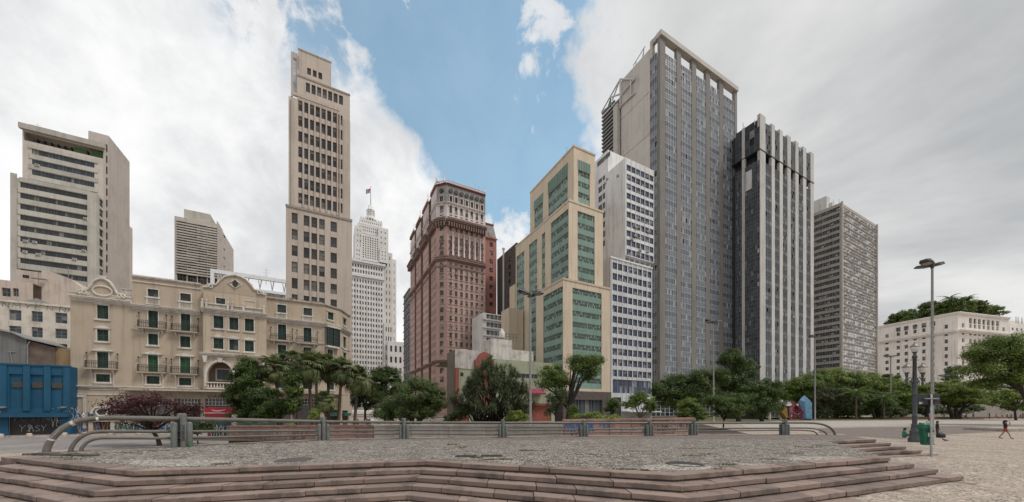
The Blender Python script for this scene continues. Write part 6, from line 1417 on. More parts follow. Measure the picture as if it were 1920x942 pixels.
# ---- white slab building with cantilevered upper part
plaster('white_slab', (0.70, 0.705, 0.705), .35, .4, .15); plaster('white_spandrel', (0.58, 0.59, 0.605), .3, .35, .3)
glassmat('glass_bluish', (0.012, 0.018, 0.04), (0.055, 0.08, 0.17), .12, (.30, .32, .33), .2)
b = Bld('white_slab_building', 'white slab office building with blue window bands and an overhanging upper block', 'building', 1145, 88)
P = b.front(0); xr = P.S(1222); z1 = P.Z(1145, 482); D_ = 18
mb = MB(); holes = []
for i in range(11): holes.append((P.S(1147.5), xr - .1, P.Z(1147, 503.5 + i * 20.2), P.Z(1147, 491 + i * 20.2)))
hg = (P.S(1149), xr - .3, P.Z(1147, 737), P.Z(1147, 711))
hg2 = (P.S(1149), P.S(1165), .5, P.Z(1147, 745))
P.wall(mb, 0, xr, 0, z1, holes + [hg, hg2], .35); box_rest(mb, 0, xr, 0, D_, 0, z1); b.part('lower_wall', mb, 'white_spandrel')
for h in holes:
    for k in range(8): P.win((lerp(h[0], h[1], k / 8), lerp(h[0], h[1], (k + 1) / 8), h[2], h[3]), ('glass_bluish', 'frame_grey'), 2, 2, .07, .2)
for k in range(9):
    mb = MB(); q = lerp(holes[0][0], holes[0][1], k / 8); P.box(mb, q - .1, q + .1, hg[3] + .4, z1 - .2, .003, .09); b.part('fin', mb, 'white_slab')
for k in range(8): P.win((lerp(hg[0], hg[1], k / 8), lerp(hg[0], hg[1], (k + 1) / 8), hg[2], hg[3]), ('glass_bluish', 'frame_grey'), 2, 2, .08, .25)
P.win(hg2, ('glass_dark', 'frame_grey'), 2, 2, .08, .25)
mb = MB(); P.box(mb, xr * .25, xr + .3, P.Z(1147, 773), P.Z(1147, 771), .003, 3.0); b.part('canopy', mb, 'white_slab')
mb = MB(); P.box(mb, -.15, xr + .15, z1 - .25, z1 + .15, .003, .2); b.part('coping', mb, 'white_slab')
# upper block
yU = 0.6; U = b.front(yU); xa, xb = U.S(1172.5), U.S(1226); zU0 = U.Z(1172, 478.0); zU1 = U.Z(1172, 295); DU = 22; LU = b.left(xa, DU)
mb = MB(); hU = []
for i in range(10): hU.append((xa + .35, xb - .15, U.Z(1173, 318.6 + i * 17.6), U.Z(1173, 307.2 + i * 17.6)))
U.wall(mb, xa, xb, zU0, zU1, hU, .3); hl = []
ycol = [(LU.S(1122), LU.S(1129)), (LU.S(1130), LU.S(1134.5))]
for i in range(8):
    yy = 333 + i * 17.5
    for a_, c_ in ycol: hl.append((min(a_, c_), max(a_, c_), LU.Z(1125, yy + 11), LU.Z(1125, yy)))
LU.wall(mb, 0, DU - yU, 0, zU1, hl, .3); mb.quad((xa, yU, zU0), (xb, yU, zU0), (xb, DU, zU0), (xa, DU, zU0)); box_rest(mb, xa, xb, yU, DU, zU0, zU1, 'RBT'); b.part('upper_block', mb, 'white_slab')
for h in hU:
    for k in range(6): U.win((lerp(h[0], h[1], k / 6), lerp(h[0], h[1], (k + 1) / 6), h[2], h[3]), ('glass_bluish', 'frame_grey'), 2, 2, .07, .18)
for h in hl: LU.win(h, ('glass_dark', 'frame_grey'), 2, 2, .07, .2)
for k in range(7):
    mb = MB(); q = lerp(xa + .35, xb - .15, k / 6); U.box(mb, q - .07, q + .07, zU0 + .3, zU1 - .2, .003, .07); b.part('fin', mb, 'white_slab')
for k in range(6):
    mb = MB(); q = lerp(xa + .4, xb - .5, k / 5); mb.box(q, q + .35, yU + 1.0, yU + 1.4, z1, zU0); b.part('column', mb, 'white_slab')
mb = MB(); mb.box(xa + .1, xb - .1, yU + 3, DU - 1, z1 - .1, zU0 + .05); b.part('recessed_storey', mb, 'frame_dark')
mb = MB(); xs_ = xa - 3.4; zh = b.Z(281, xa, 7); mb.box(xa + .02, xb - 2, 7, DU + 6, zU1 - .05, zh); b.part('stair_head', mb, 'white_slab')
LH = b.left(xa + .02, DU + 6)
for px in (1124, 1131, 1140): q = LH.S(px); LH.win((q - .9, q + .9, zh - 2.2, zh - .9), ('glass_dark', 'frame_grey'), 2, 2, .07, -.02)
for px, py in ((1192, 427), (1215, 435), (1191, 443), (1184, 449), (1199, 470), (1213, 472)): ac(b, U, px, py, 1.0)
for px, py in ((1139, 336), (1159, 330), (1135, 344)): ac(b, LU, px, py, .8)
b.flush(300)

# ---- tall grey curtain-wall tower
plaster('brown_concrete', (0.215, 0.197, 0.182), .3, .35, .15); plaster('pale_concrete', (0.47, 0.435, 0.395), .3, .3, .12)
glassmat('glass_grey', (0.035, 0.047, 0.068), (0.085, 0.105, 0.14), .05, (.36, .38, .40), .13, spec=.6)  # lighter panes here are pale reflections put into the glass colour
glassmat('glass_slate', (0.02, 0.026, 0.032), (0.07, 0.085, 0.10), .08, (.22, .22, .22), .06, spec=.6); glassmat('glass_steel', (0.025, 0.03, 0.036), (0.06, 0.067, 0.076), .10, (.30, .30, .30), .06, spec=.6)
flat('frame_char', (.10, .10, .10), .5); flat('alu', (0.50, 0.50, 0.50), .4, .4); flat('open_pane', (0.015, 0.015, 0.015), .6)
def curtain(b, pl, s0, s1, z0, z1, nc, nr, o, glass, mull='alu', sub=2, mw=.07, odd=.012, floorband=None, name='curtain'):
    """curtain wall: panes that are set a little askew, proud mullions, transoms, a few open sashes"""
    mb = MB(); rnd = random.Random(int(s0 * 100 + z1 * 7) + nc)
    for i in range(nc):
        for j in range(nr):
            a, c = lerp(s0, s1, i / nc), lerp(s0, s1, (i + 1) / nc); p, q = lerp(z0, z1, j / nr), lerp(z0, z1, (j + 1) / nr)
            m_ = 0
            if rnd.random() < odd: m_ = 2
            elif floorband and j % floorband == 0: m_ = 3
            e = [rnd.uniform(-.02, .02) for _ in range(4)]
            if m_ == 2: e = [x - .25 for x in e]
            mb.quad(pl.pt(a, p, o + e[0]), pl.pt(c, p, o + e[1]), pl.pt(c, q, o + e[2]), pl.pt(a, q, o + e[3]), m_)
    b.part(name + '_panes', mb, [glass, mull, 'open_pane', 'glass_band'], kind='stuff')
    mb = MB()
    for i in range(nc + 1): x = lerp(s0, s1, i / nc); pl.box(mb, x - mw / 2, x + mw / 2, z0, z1 + (.6 if i % 2 == 0 else 0), o + .02, o + .07)
    b.part(name + '_mullions', mb, mull, kind='stuff')
    mb = MB()
    for j in range(nr + 1): z = lerp(z0, z1, j / nr); pl.box(mb, s0, s1, z - mw * .45, z + mw * .45, o + .01, o + .055)
    b.part(name + '_transoms', mb, mull, kind='stuff')
glassmat('glass_band', (0.11, 0.125, 0.148), (0.16, 0.175, 0.20), .2, (.34, .34, .34), .04)
b = Bld('grey_glass_tower', 'tallest grey curtain-wall tower with brown concrete piers and an open roof frame', 'tower', 1237, 115)
P = b.front(0); W1 = P.S(1381); Ztop = P.Z(1242, 62); Zc = P.Z(1247, 100); D_ = b.Y(1130, 0); L_ = b.left(0, D_)
piers = [(1237, 1247), (1268.5, 1276.5), (1297, 1305), (1323.5, 1331), (1348.5, 1356), (1377, 1381.5)]
mb = MB(); mb.box(.2, W1 - .1, .5, D_ - .2, 0, Zc - 1.5); b.part('core', mb, 'brown_concrete')
for p0, p1 in piers:
    mb = MB(); P.box(mb, P.S(p0), P.S(p1), 0, Ztop - 1.6, -.9, .12); b.part('pier', mb, 'brown_concrete')
for (a0, a1), (b0, b1) in zip(piers[:-1], piers[1:]): curtain(b, P, P.S(a1), P.S(b0), 6, Zc, 7, 62, 0.0, 'glass_grey', floorband=2, odd=.010, mw=.13)
mb = MB(); P.box(mb, -.15, W1 + .15, Ztop - 1.6, Ztop, -1.3, .7); b.part('roof_beam', mb, 'pale_concrete')
sA, sB = L_.S(1219), L_.S(1165)
mb = MB(); L_.box(mb, sA + 1.0 - .0, D_ + .0, Ztop - 1.6, Ztop - .002, -1.2, .0) ; L_.box(mb, sA, sA + 1.0, Zc, Ztop - .003, -1.2, .1); b.part('roof_beam', mb, 'pale_concrete')
curtain(b, L_, sA, D_ - 1.0, 4, Zc, 3, 60, .05, 'glass_steel', odd=.06, floorband=2)
mb = MB(); zBl = L_.Z(1219, 92); 
L_.box(mb, sB, sA, 0, zBl, -6, .10); b.part('blank_wall', mb, 'pale_concrete')
for k in range(1, 8):
    mb = MB(); z = lerp(10, zBl, k / 8); L_.box(mb, sB, sA, z - .06, z + .06, .101, .14); b.part('wall_joint', mb, 'brown_concrete')
# stair tower with dark glass louvres and a slanting roof truss
sC, sD = L_.S(1152), L_.S(1131); zS = L_.Z(1150, 195); mb = MB(); L_.box(mb, sC, sB - .02, 0, zS, -3, -.4); b.part('stair_shaft', mb, 'brown_concrete')
mb = MB(); zP = L_.Z(1165, 190); L_.box(mb, sC + 1.0, sB - .5, 0, L_.Z(1160, 200), .0, 1.6); b.part('blank_pier', mb, 'pale_concrete')
mb = MB(); L_.box(mb, 0, sC, 0, zS - 2, -3, -.1); b.part('dark_shaft', mb, 'frame_dark')
for k in range(14):
    mb = MB(); z = L_.Z(1140, 206 + k * 7.2); L_.box(mb, .3, sC + .8, z - .25, z + .25, .2, .9); b.part('louvre', mb, 'frame_grey')
flat('steel_truss', (0.50, 0.49, 0.47), .5)
tr = []
T_ = lambda px, py, o=.6: L_.pt(L_.S(px), L_.Z(px, py), o)
for i, (p, q) in enumerate((((1130, 212), (1165, 150)), ((1165, 150), (1192, 150.0)), ((1165, 150), (1165, 205)), ((1165, 201), (1192, 176)), ((1185, 152), (1185, 182)), ((1145, 185), (1165, 178)), ((1165, 150), (1150, 190)), ((1192, 150), (1168, 178)), ((1130, 212), (1150, 196)))):
    mb = MB(); mb.tube([T_(*p), T_(*q)], .28, 6); b.part('truss_member', mb, 'steel_truss')
mb = MB(); mb.add([T_(1140, 200, .2), T_(1146, 202, .2), T_(1146, 182, .2)], [(0, 1, 2)]); mb.add([T_(1140, 200, .0), T_(1146, 202, .0), T_(1146, 182, .0)], [(2, 1, 0)]); flat('green_net', (0.02, 0.20, 0.12), .8); b.part('green_net', mb, 'green_net')
# window-cleaning cradle on the roof
c_ = link('cleaning_cradle', None, b.o, L_.pt(L_.S(1190), zBl + .3, -2))
gy_ = L_.S(1184) - L_.S(1197)
mb = MB()
for z in (.2, 1.2): mb.box(-.6, .6, -2.5, 2.5, z, z + .12)
for y in (-2.4, -1, 1, 2.3): mb.box(-.6, -.5, y, y + .1, 0, 1.3); mb.box(.5, .6, y, y + .1, 0, 1.3)
mb.build('basket', 'steel_grey', c_)
mb = MB(); mb.tube([(0, -2, 1), (0, -2.4, 4.8)], .12, 6); mb.tube([(0, -1.2, 1), (0, -2.3, 4.6)], .1, 6); mb.tube([(0, 1.6, .6), (0, 1.1, 3.6)], .12, 6); mb.tube([(0, 2.6, 3.0), (0, -2.9, 5.2)], .14, 6); mb.build('davit', 'steel_grey', c_)
# podium glazing behind the trees
pod = b.front(-6); s0, s1 = pod.S(1212), pod.S(1400); mb = MB(); mb.box(s0, s1, -5.9, 0, 0, 6.0); b.part('podium', mb, 'brown_concrete')
for k in range(26):
    h = (lerp(s0, s1, k / 26), lerp(s0, s1, (k + 1) / 26), .6, 5.2); pod.win(h, ('glass_slate', 'frame_white'), 1, 4, .09, -.05)
mb = MB(); pod.box(mb, s0 - 1, s1 + 1, 5.9, 6.6, -5.0, 1.2); b.part('podium_roof', mb, 'pale_concrete')
b.flush()

# ---- dark glass tower with pale stone fins
plaster('fin_stone', (0.52, 0.505, 0.485), .35, .4, .2)
b = Bld('finned_tower', 'dark glass tower with tall pale stone fins and an open storey near the top', 'tower', 1424.5, 125)
P = b.front(0); W1 = P.S(1525); Zt = P.Z(1434, 226); D_ = b.Y(1372, 0); L_ = b.left(0, D_); zg1, zg0 = P.Z(1434, 286), P.Z(1434, 306)
mb = MB(); mb.box(.6, W1 - .3, .6, D_ - .1, 0, zg0 - .2); mb.box(2, W1 - 2, 2.5, D_, zg0 - .2, zg1); mb.box(.6, W1 - .3, .6, D_ - .1, zg1 + .1, Zt - 1.2); b.part('core', mb, 'frame_dark')
fins = [(1424.5, 1434.5), (1446, 1452), (1461, 1467), (1475.5, 1482), (1490.5, 1496.5), (1505, 1511), (1519, 1525)]
for p0, p1 in fins:
    mb = MB(); P.box(mb, P.S(p0), P.S(p1), 0, Zt + (1.2 if p0 < 1430 else .5), -.8, .16); b.part('fin', mb, 'fin_stone')
for (a0, a1), (b0, b1) in zip(fins[:-1], fins[1:]):
    curtain(b, P, P.S(a1), P.S(b0), 5, zg0, 4, 60, .05, 'glass_steel', 'frame_char', odd=.02, mw=.09, floorband=3); curtain(b, P, P.S(a1), P.S(b0), zg1, Zt - 1, 4, 6, .05, 'glass_slate', 'frame_grey', odd=.15, mw=.09)
lf = [(1391.5, 1397)]
mb = MB(); s0, s1 = sorted((L_.S(1391.5), L_.S(1397))); L_.box(mb, s0, s1, 0, Zt - .3, -.8, .2); b.part('fin', mb, 'fin_stone')
for p0, p1, nc in ((1380, 1391.5, 4), (1397, 1424.3, 7)):
    s0, s1 = sorted((L_.S(p0), L_.S(p1))); curtain(b, L_, s0, s1, 5, zg0, nc, 58, .05, 'glass_slate', 'frame_grey', odd=.01, mw=.10); curtain(b, L_, s0, s1, zg1, Zt - .5, max(2, nc // 2), 4, .05, 'glass_steel', 'frame_grey', odd=.1)
mb = MB(); s0, s1 = sorted((L_.S(1399), L_.S(1411))); L_.box(mb, s0, s1, zg0 - 9, zg0 - 2, .3, .45); b.part('torn_screen', mb, 'white_plain')
mb = MB(); mb.box(-.3, W1, -.3, D_, zg1 - .25, zg1 + .05); b.part('soffit', mb, 'frame_dark')
for px in (1450, 1458, 1478, 1486): antenna(b, b.X(px, 1.5), 1.5, Zt - 1, 3.2, .06)
antenna(b, .5, b.Y(1392, 0), Zt - 1, 3.5, .08)
b.flush()

# ---- low white-roofed pavilion between trees and towers
b = Bld('pavilion', 'low glazed pavilion with a flat white roof behind the crystal sculptures', 'pavilion', 1436, 92)
P = b.front(0); W1 = P.S(1560); mb = MB(); z1 = P.Z(1436, 757); mb.box(-.6, W1 + .6, -1.4, 12, z1 - .6, z1); b.part('roof', mb, 'white_plain')
mb = MB(); mb.box(.3, W1 - .3, .6, 11, 0, z1 - .61); b.part('core', mb, 'dark_core')
n = 18
for k in range(n): P.win((lerp(.2, W1 - .2, k / n), lerp(.2, W1 - .2, (k + 1) / n), .5, z1 - .7), ('glass_slate', 'frame_white'), 2, 2, .1, -.02)
for k in range(8):
    mb = MB(); q = lerp(0, W1 - .4, k / 7); mb.box(q, q + .4, -1.0, -.6, 0, z1 - .61); b.part('column', mb, 'white_plain')
b.flush()

# ---- office slab with horizontal bands
plaster('band_concrete', (0.40, 0.36, 0.325), .3, .35, .2); glassmat('glass_blind', (0.08, 0.08, 0.08), (0.42, 0.42, 0.41), .15, (.68, .67, .65), .4); 
b = Bld('banded_office_tower', 'brownish banded office tower dotted with air conditioners at the right of the row', 'tower', 1577, 150)
P = b.front(0); W1 = P.S(1643); Zt = P.Z(1577, 380); D_ = b.Y(1522, 0); L_ = b.left(0, D_)
mb = MB(); nr = 27; z0 = P.Z(1577, 716); hs, hl = [], []
for i in range(nr):
    p, q = lerp(z0, Zt - 1.0, i / nr), lerp(z0, Zt - 1.0, (i + 1) / nr); hs.append((.5, W1 - .4, lerp(p, q, .24), lerp(p, q, .94))); hl.append((.3, D_ - .5, lerp(p, q, .30), lerp(p, q, .90)))
P.wall(mb, 0, W1, 0, Zt, hs, .5); L_.wall(mb, 0, D_, 0, Zt, hl, .4); box_rest(mb, 0, W1, 0, D_, 0, Zt, 'RBT'); b.part('wall', mb, 'band_concrete')
for h in hs:
    for k in range(11): P.win((lerp(h[0], h[1], k / 11), lerp(h[0], h[1], (k + 1) / 11), h[2], h[3]), ('glass_blind', 'frame_grey'), 2, 2, .08, .12)
    mb = MB(); P.box(mb, .2, W1, h[2] - .5, h[2] - .02, .003, .16); b.part('ledge', mb, 'band_concrete')
for h in hl:
    for k in range(8): L_.win((lerp(h[0], h[1], k / 8), lerp(h[0], h[1], (k + 1) / 8), h[2], h[3]), ('glass_slate', 'frame_grey'), 2, 2, .08, .12, nm='side_window')
    mb = MB(); L_.box(mb, 0, D_, h[2] - .4, h[2] - .02, .003, .12); b.part('ledge', mb, 'band_concrete')
mb = MB(); P.box(mb, -.3, .45, 0, Zt + .3, .003, .6); b.part('corner_pier', mb, 'pale_concrete'); mb = MB(); P.box(mb, W1 - .4, W1 + .2, 0, Zt + .1, .003, .6); b.part('corner_pier', mb, 'pale_concrete')
rnd = random.Random(5); me = acbox()
for h in hs:
    for k in range(22):
        if rnd.random() < (.55 if h[2] > Zt * .45 else .22): link('air_conditioner', me, b.o, P.pt(lerp(h[0], h[1], (k + .5) / 22), h[2] + rnd.uniform(.35, .9), .1), P.th)
for h in hl:
    for k in range(14):
        if rnd.random() < .10: link('air_conditioner', me, b.o, L_.pt(lerp(h[0], h[1], (k + .5) / 14), h[2] + .4, .1), L_.th)
mb = MB(); mb.box(3, W1 - 8, 4, D_ - 3, Zt - .05, Zt + 3.2); b.part('roof_house', mb, 'white_plain'); mb = MB(); mb.box(.8, 4, D_ * .5, D_ * .5 + 6, Zt - .04, Zt + 6.0); b.part('water_tank', mb, 'white_plain')
antenna(b, b.X(1563, 8), 8, Zt, 10, .14); antenna(b, 2.5, 1.5, Zt, 3, .08)
b.flush(298)

# ---- white palace with a roof garden
plaster('palace_stone', (0.76, 0.715, 0.665), .25, .3, .1)
b = Bld('white_palace', 'broad pale stone palace with a heavy cornice and a garden on its roof', 'building', 1796, 185, rot=14.9)
P = b.front(0); W1 = P.S(1892); Zt = P.Z(1796, 587); D_ = b.Y(1646, 0); L_ = b.left(0, D_); zc = P.Z(1796, 621)
def Lc(px): return L_.S(px)
cl = [(Lc(px - 3.2), Lc(px + 3.2)) for px in (1663, 1684, 1699, 1715.5, 1732, 1749, 1774)]; cl = [(min(p), max(p)) for p in cl]
zr = [(P.Z(1796, 613 + i * 14.2) - 0, P.Z(1796, 605.5 + i * 14.2)) for i in range(12)]
cf = [(P.S(px - 2.2), P.S(px + 2.2)) for px in (1806, 1820, 1828.3, 1836.6, 1845, 1853.5, 1862, 1870.6, 1882)]
mb = MB(); hs = gridwin(P, cf, zr, ('glass_far', 'frame_grey'), 1, 2, .12, .6); hl = gridwin(L_, cl, zr, ('glass_far', 'frame_grey'), 2, 2, .12, .6)
tall = [(c[0] - .3, c[1] + .3, zr[0][1] + .3, zr[0][1] + 3.2) for c in cf[1:8]]; tall_l = [(c[0] - .3, c[1] + .3, zr[0][1] + .4, zr[0][1] + 3.0) for c in cl[1:6]]
P.wall(mb, 0, W1, 0, Zt, hs + tall, .7); L_.wall(mb, 0, D_, 0, Zt, hl + tall_l, .7); box_rest(mb, 0, W1, 0, D_, 0, Zt, 'RBT'); b.part('wall', mb, 'palace_stone')
for h in tall: P.win(h, ('glass_far', 'frame_grey'), 1, 2, .12, .6, 'tall_window')
for h in tall_l: L_.win(h, ('glass_far', 'frame_grey'), 2, 2, .12, .6, 'tall_window')
for pl, e in ((P, W1), (L_, D_)):
    for z, st, nm in ((zc, [(-.8, -.2, .6), (-.199, .4, 1.3), (.401, .7, 1.6)], 'cornice'), (Zt, [(-.5, .2, .5), (.201, .6, .8)], 'parapet'), (P.Z(1796, 720), [(-.5, .3, .9)], 'string_course')):
        mb = MB()
        for a, c, o in st: pl.box(mb, -.3 if pl is P else 0, e, z + a, z + c, .003, o)
        b.part(nm, mb, 'palace_stone')
mb = MB(); mb.box(W1 * .45, W1 - 1.5, 5, 14, Zt, Zt + 2.4); mb.box(W1 * .44, W1 - .5, 4, 15, Zt + 2.41, Zt + 2.8); b.part('roof_pergola', mb, 'white_plain')
b.flush(300); palace = b; palace_top = Zt
b = Bld('far_building', 'pinkish building with rooftop aerials at the right edge beyond the palace', 'building', 1893, 215, rot=14.9)
P = b.front(0); W1 = P.S(1960); Zt = P.Z(1893, 605); mb = MB(); hs = gridwin(P, even(1, W1 - 1, 8, .4), even(4, Zt - 2, 14, .5), ('glass_far', 'frame_grey'), 1, 2, .12, .4); P.wall(mb, 0, W1, 0, Zt, hs, .5); box_rest(mb, 0, W1, 0, 20, 0, Zt); b.part('wall', mb, 'palace_stone')
mb = MB(); mb.box(3, W1, 4, 12, Zt, Zt + 3); b.part('roof_house', mb, 'palace_stone')
for px in (1905, 1909, 1916): antenna(b, b.X(px, 2), 2, Zt, 5, .2)
b.flush()

# ---- concrete viaduct ramp behind the right-hand trees
b = Bld('viaduct', 'grey concrete viaduct ramp and stair behind the trees on the right', 'viaduct', 1700, 125, rot=-6)
P = b.front(0); W1 = P.S(1960); mb = MB()
pts = [(0, 0), (W1, 0), (W1, P.Z(1930, 742)), (P.S(1870), P.Z(1870, 742)), (P.S(1795), P.Z(1795, 760)), (0, P.Z(1700, 764))]; mb.extr(pts, 0, 9); b.part('abutment', mb, 'band_concrete')
mb = MB(); z1 = P.Z(1850, 728); mb.box(P.S(1770), W1, 9.1, 20, 0, z1); b.part('rear_wall', mb, 'roof_grey')
mb = MB(); mb.box(P.S(1750), W1, 8.6, 22, z1, z1 + 1.6); b.part('deck', mb, 'band_concrete')
for k in range(9):
    mb = MB(); q = lerp(P.S(1775), W1 - 1, k / 8); mb.box(q, q + .7, 8.7, 9.09, 0, z1); b.part('rib', mb, 'band_concrete')
mb = MB(); 
for k in range(30): q = lerp(P.S(1752), W1, k / 29); mb.box(q, q + .1, 8.7, 8.8, z1 + 1.6, z1 + 2.6)
mb.box(P.S(1752), W1, 8.68, 8.82, z1 + 2.6, z1 + 2.75); b.part('parapet_rail', mb, 'pipe_grey')

# ---- low pale green building with a red arch in the middle
plaster('sage', (0.34, 0.36, 0.255), .3, .35, .3); plaster('brick_red', (0.26, 0.085, 0.065), .35, .3, .4); plaster('crumbly_white', (0.52, 0.49, 0.455), .6, .5, .8, dirt=(.3, .28, .26)); plaster('brown_side', (0.20, 0.165, 0.135), .4, .35, .4); flat('awning_red', (0.22, 0.03, 0.055), .7)
b = Bld('sage_building', 'low pale green building with a round red gable and white rooftop boxes', 'building', 853, 62)
P = b.front(0); W1 = P.S(1040); zt = P.Z(925, 673); zw = P.Z(853, 656)
hs = [(P.S(971), P.S(1008), P.Z(990, 710), P.Z(990, 701.5)), (P.S(863), P.S(869), P.Z(866, 706), P.Z(866, 699))]
shops2 = [(P.S(x0), P.S(x1), .2, P.Z((x0 + x1) / 2, 757)) for x0, x1 in ((862, 880), (886, 912), (918, 942), (950, 985), (992, 1034))]
mb = MB(); P.wall(mb, 0, W1, 0, zt, hs + shops2, .3); D_ = b.Y(839, 0); mb.quad((0, D_, 0), (0, 0, 0), (0, 0, zt), (0, D_, zt)); roof(mb, 0, W1, 0, 14, zt - .4); b.part('wall', mb, 'sage')
n = 5
for k in range(n): P.win((lerp(hs[0][0], hs[0][1], k / n), lerp(hs[0][0], hs[0][1], (k + 1) / n), hs[0][2], hs[0][3]), ('glass_dark', 'frame_grey'), 1, 1, .07, .22)
P.win(hs[1], ('glass_dark', 'frame_dark'), 1, 1, .06, .2)
for i, h in enumerate(shops2):
    mb = MB(); P.box(mb, h[0], h[1], h[2], h[3], -.28, -.22); m_ = 12
    for k in range(m_): P.box(mb, h[0], h[1], lerp(h[2], h[3], k / m_) + .02, lerp(h[2], h[3], (k + 1) / m_) - .02, -.219, -.17)
    b.part('roller_shutter', mb, ['brick_red', 'brown_side', 'brick_red', 'brown_side', 'brick_red'][i])
mb = MB(); a, c = P.S(853), P.S(903); mb.extr([(a, P.Z(853, 690)), (c, P.Z(853, 692)), (c, P.Z(903, 662)), (P.S(893), P.Z(893, 657.5)), (P.S(880), P.Z(880, 657)), (P.S(872), P.Z(872, 655)), (a, P.Z(853, 655))], -.08, -.002); b.part('crumbling_parapet', mb, 'crumbly_white')
mb = MB(); L_ = b.left(-.02, D_); L_.box(mb, 0, D_, 0, zw, -.2, .05); b.part('side_wall', mb, 'brown_side')
mb = MB(); q0, q1 = P.S(889), P.S(924); zc = P.Z(906, 676); rad = (q1 - q0) / 2 * .72; m_ = (q0 + q1) / 2; n = 14
pts = [(q0, P.Z(906, 760)), (q1, P.Z(906, 760)), (q1, zc), (m_ + rad, zc)] + [(m_ + rad * math.cos(math.pi * i / n), zc + rad * 1.1 * math.sin(math.pi * i / n)) for i in range(1, n)] + [(m_ - rad, zc), (q0, zc)]
mb.extr(pts, -.55, -.10); b.part('red_gable', mb, 'brick_red')
mb = MB(); q0, q1 = P.S(853), P.S(859.5); P.box(mb, q0, q1, 0, P.Z(856, 690), .10, .3); b.part('red_pier', mb, 'brick_red')
mb = MB(); P.box(mb, 0, W1, P.Z(950, 760), P.Z(950, 757.4), .003, .4); b.part('ledge', mb, 'brick_red')
for x0, x1 in ((985, 1000.5), (1001, 1017)):
    a, c = P.S(x0), P.S(x1); z1_ = P.Z(1000, 729); z0_ = P.Z(1000, 737.5); mb = MB(); mb.add([P.pt(a, z1_, .02), P.pt(c, z1_, .02), P.pt(c, z0_, 1.3), P.pt(a, z0_, 1.3), P.pt(a, z0_ - .3, 1.3), P.pt(c, z0_ - .3, 1.3), P.pt(c, z1_ - .1, .02), P.pt(a, z1_ - .1, .02)], [(0, 3, 2, 1), (3, 4, 5, 2), (0, 7, 4, 3), (1, 2, 5, 6), (4, 7, 6, 5)]); b.part('awning', mb, 'awning_red')
for x0, x1, y0, yb in ((921, 960, 634.5, 2.5), (951, 1000, 655, 5.0)):
    pl = b.front(yb); mb = MB(); mb.box(pl.S(x0), pl.S(x1), yb, yb + 5, zt - .4, pl.Z(x0, y0)); b.part('rooftop_box', mb, 'crumbly_white')
mb = MB(); x, y = b.X(941, 4), 4; z = b.Z(634, x, y); mb.lathe([(.55, 0), (.6, .2), (.6, 1.2), (.3, 1.5), (.3, 1.8), (0, 1.9)], (x, y, z), 12); b.part('water_tank', mb, 'ac_white')
mb = MB(); 
for k in range(4): mb.tube([(x + 1 + k * .8, y, z - .5), (x + 1 + k * .8, y, z + 1.0)], .04, 5)
mb.tube([(x + .8, y, z + 1.0), (x + 3.6, y, z + 1.0)], .04, 5); mb.tube([(x + .8, y, z + .4), (x + 3.6, y, z + .4)], .04, 5); b.part('roof_rail', mb, 'iron')
b.flush()
# ================================================================ walls, lamps, bin, sculptures, people
plaster('planter_concrete', (0.34, 0.32, 0.29), .5, .5, .5, dirt=(.35, .34, .33)); plaster('pink_wall', (0.33, 0.21, 0.175), .5, .5, .6)
def free_wall(name, label, px0, d0, px1, d1, z0, z1, mat, panel=1.6, cap=.14, base=-.9):
    p0 = Vector(((px0 - CX) * d0 / F, d0)); p1 = Vector(((px1 - CX) * d1 / F, d1)); a = math.degrees(math.atan2(p1.y - p0.y, p1.x - p0.x))
    b = Bld(name, label, 'wall', px0, d0, rot=a, z0=0.0); L_ = (p1 - p0).length; n = max(1, round(L_ / panel))
    for i in range(n):
        mb = MB(); mb.bbox(L_ * i / n + .008, L_ * (i + 1) / n - .008, random.uniform(-.006, .006), .28, base, lerp(z0, z1, (i + .5) / n), .02); b.part('wall_panel', mb, mat)
    mb = MB(); mb.hexa([(0, -.07, z0), (L_, -.07, z1), (L_, .36, z1), (0, .36, z0), (0, -.07, z0 + cap), (L_, -.07, z1 + cap), (L_, .36, z1 + cap), (0, .36, z0 + cap)]); b.part('coping', mb, mat)
    return b, b.front(0), L_
b, P, L_ = free_wall('planter_wall', 'reddish granite planter wall with faint tags behind the left half of the railing', 428, 30, 700, 24.6, .95, 1.25, 'granite_wall')
for q, z, wd, ht, n, mt, sd_ in ((1.0, -.2, 4.0, .5, 7, 'spray_black', 71), (5.2, .2, 2.6, .7, 6, 'spray_white', 72), (8.3, .5, 1.8, .35, 3, 'spray_black', 73), (10.2, -.05, 1.9, .5, 6, 'spray_white', 74), (10.6, .55, 1.5, .65, 5, 'spray_white', 75), (7.5, .1, 1.4, .6, 4, 'spray_black', 76), (2.6, -.55, 1.6, .4, 4, 'spray_white', 77)): tag(b, P, q, z, wd, ht, n, mt, sd_, .035, .012)
b, P, L_ = free_wall('planter_wall', 'weathered grey concrete planter wall behind the middle of the railing', 701, 24.5, 1056, 24.0, 1.27, 1.27, 'planter_concrete', 2.6)
b, P, L_ = free_wall('planter_wall', 'pinkish planter wall covered with white and blue graffiti behind the right half of the railing', 1057, 24.6, 1302, 26.4, 1.62, 1.72, 'pink_wall')
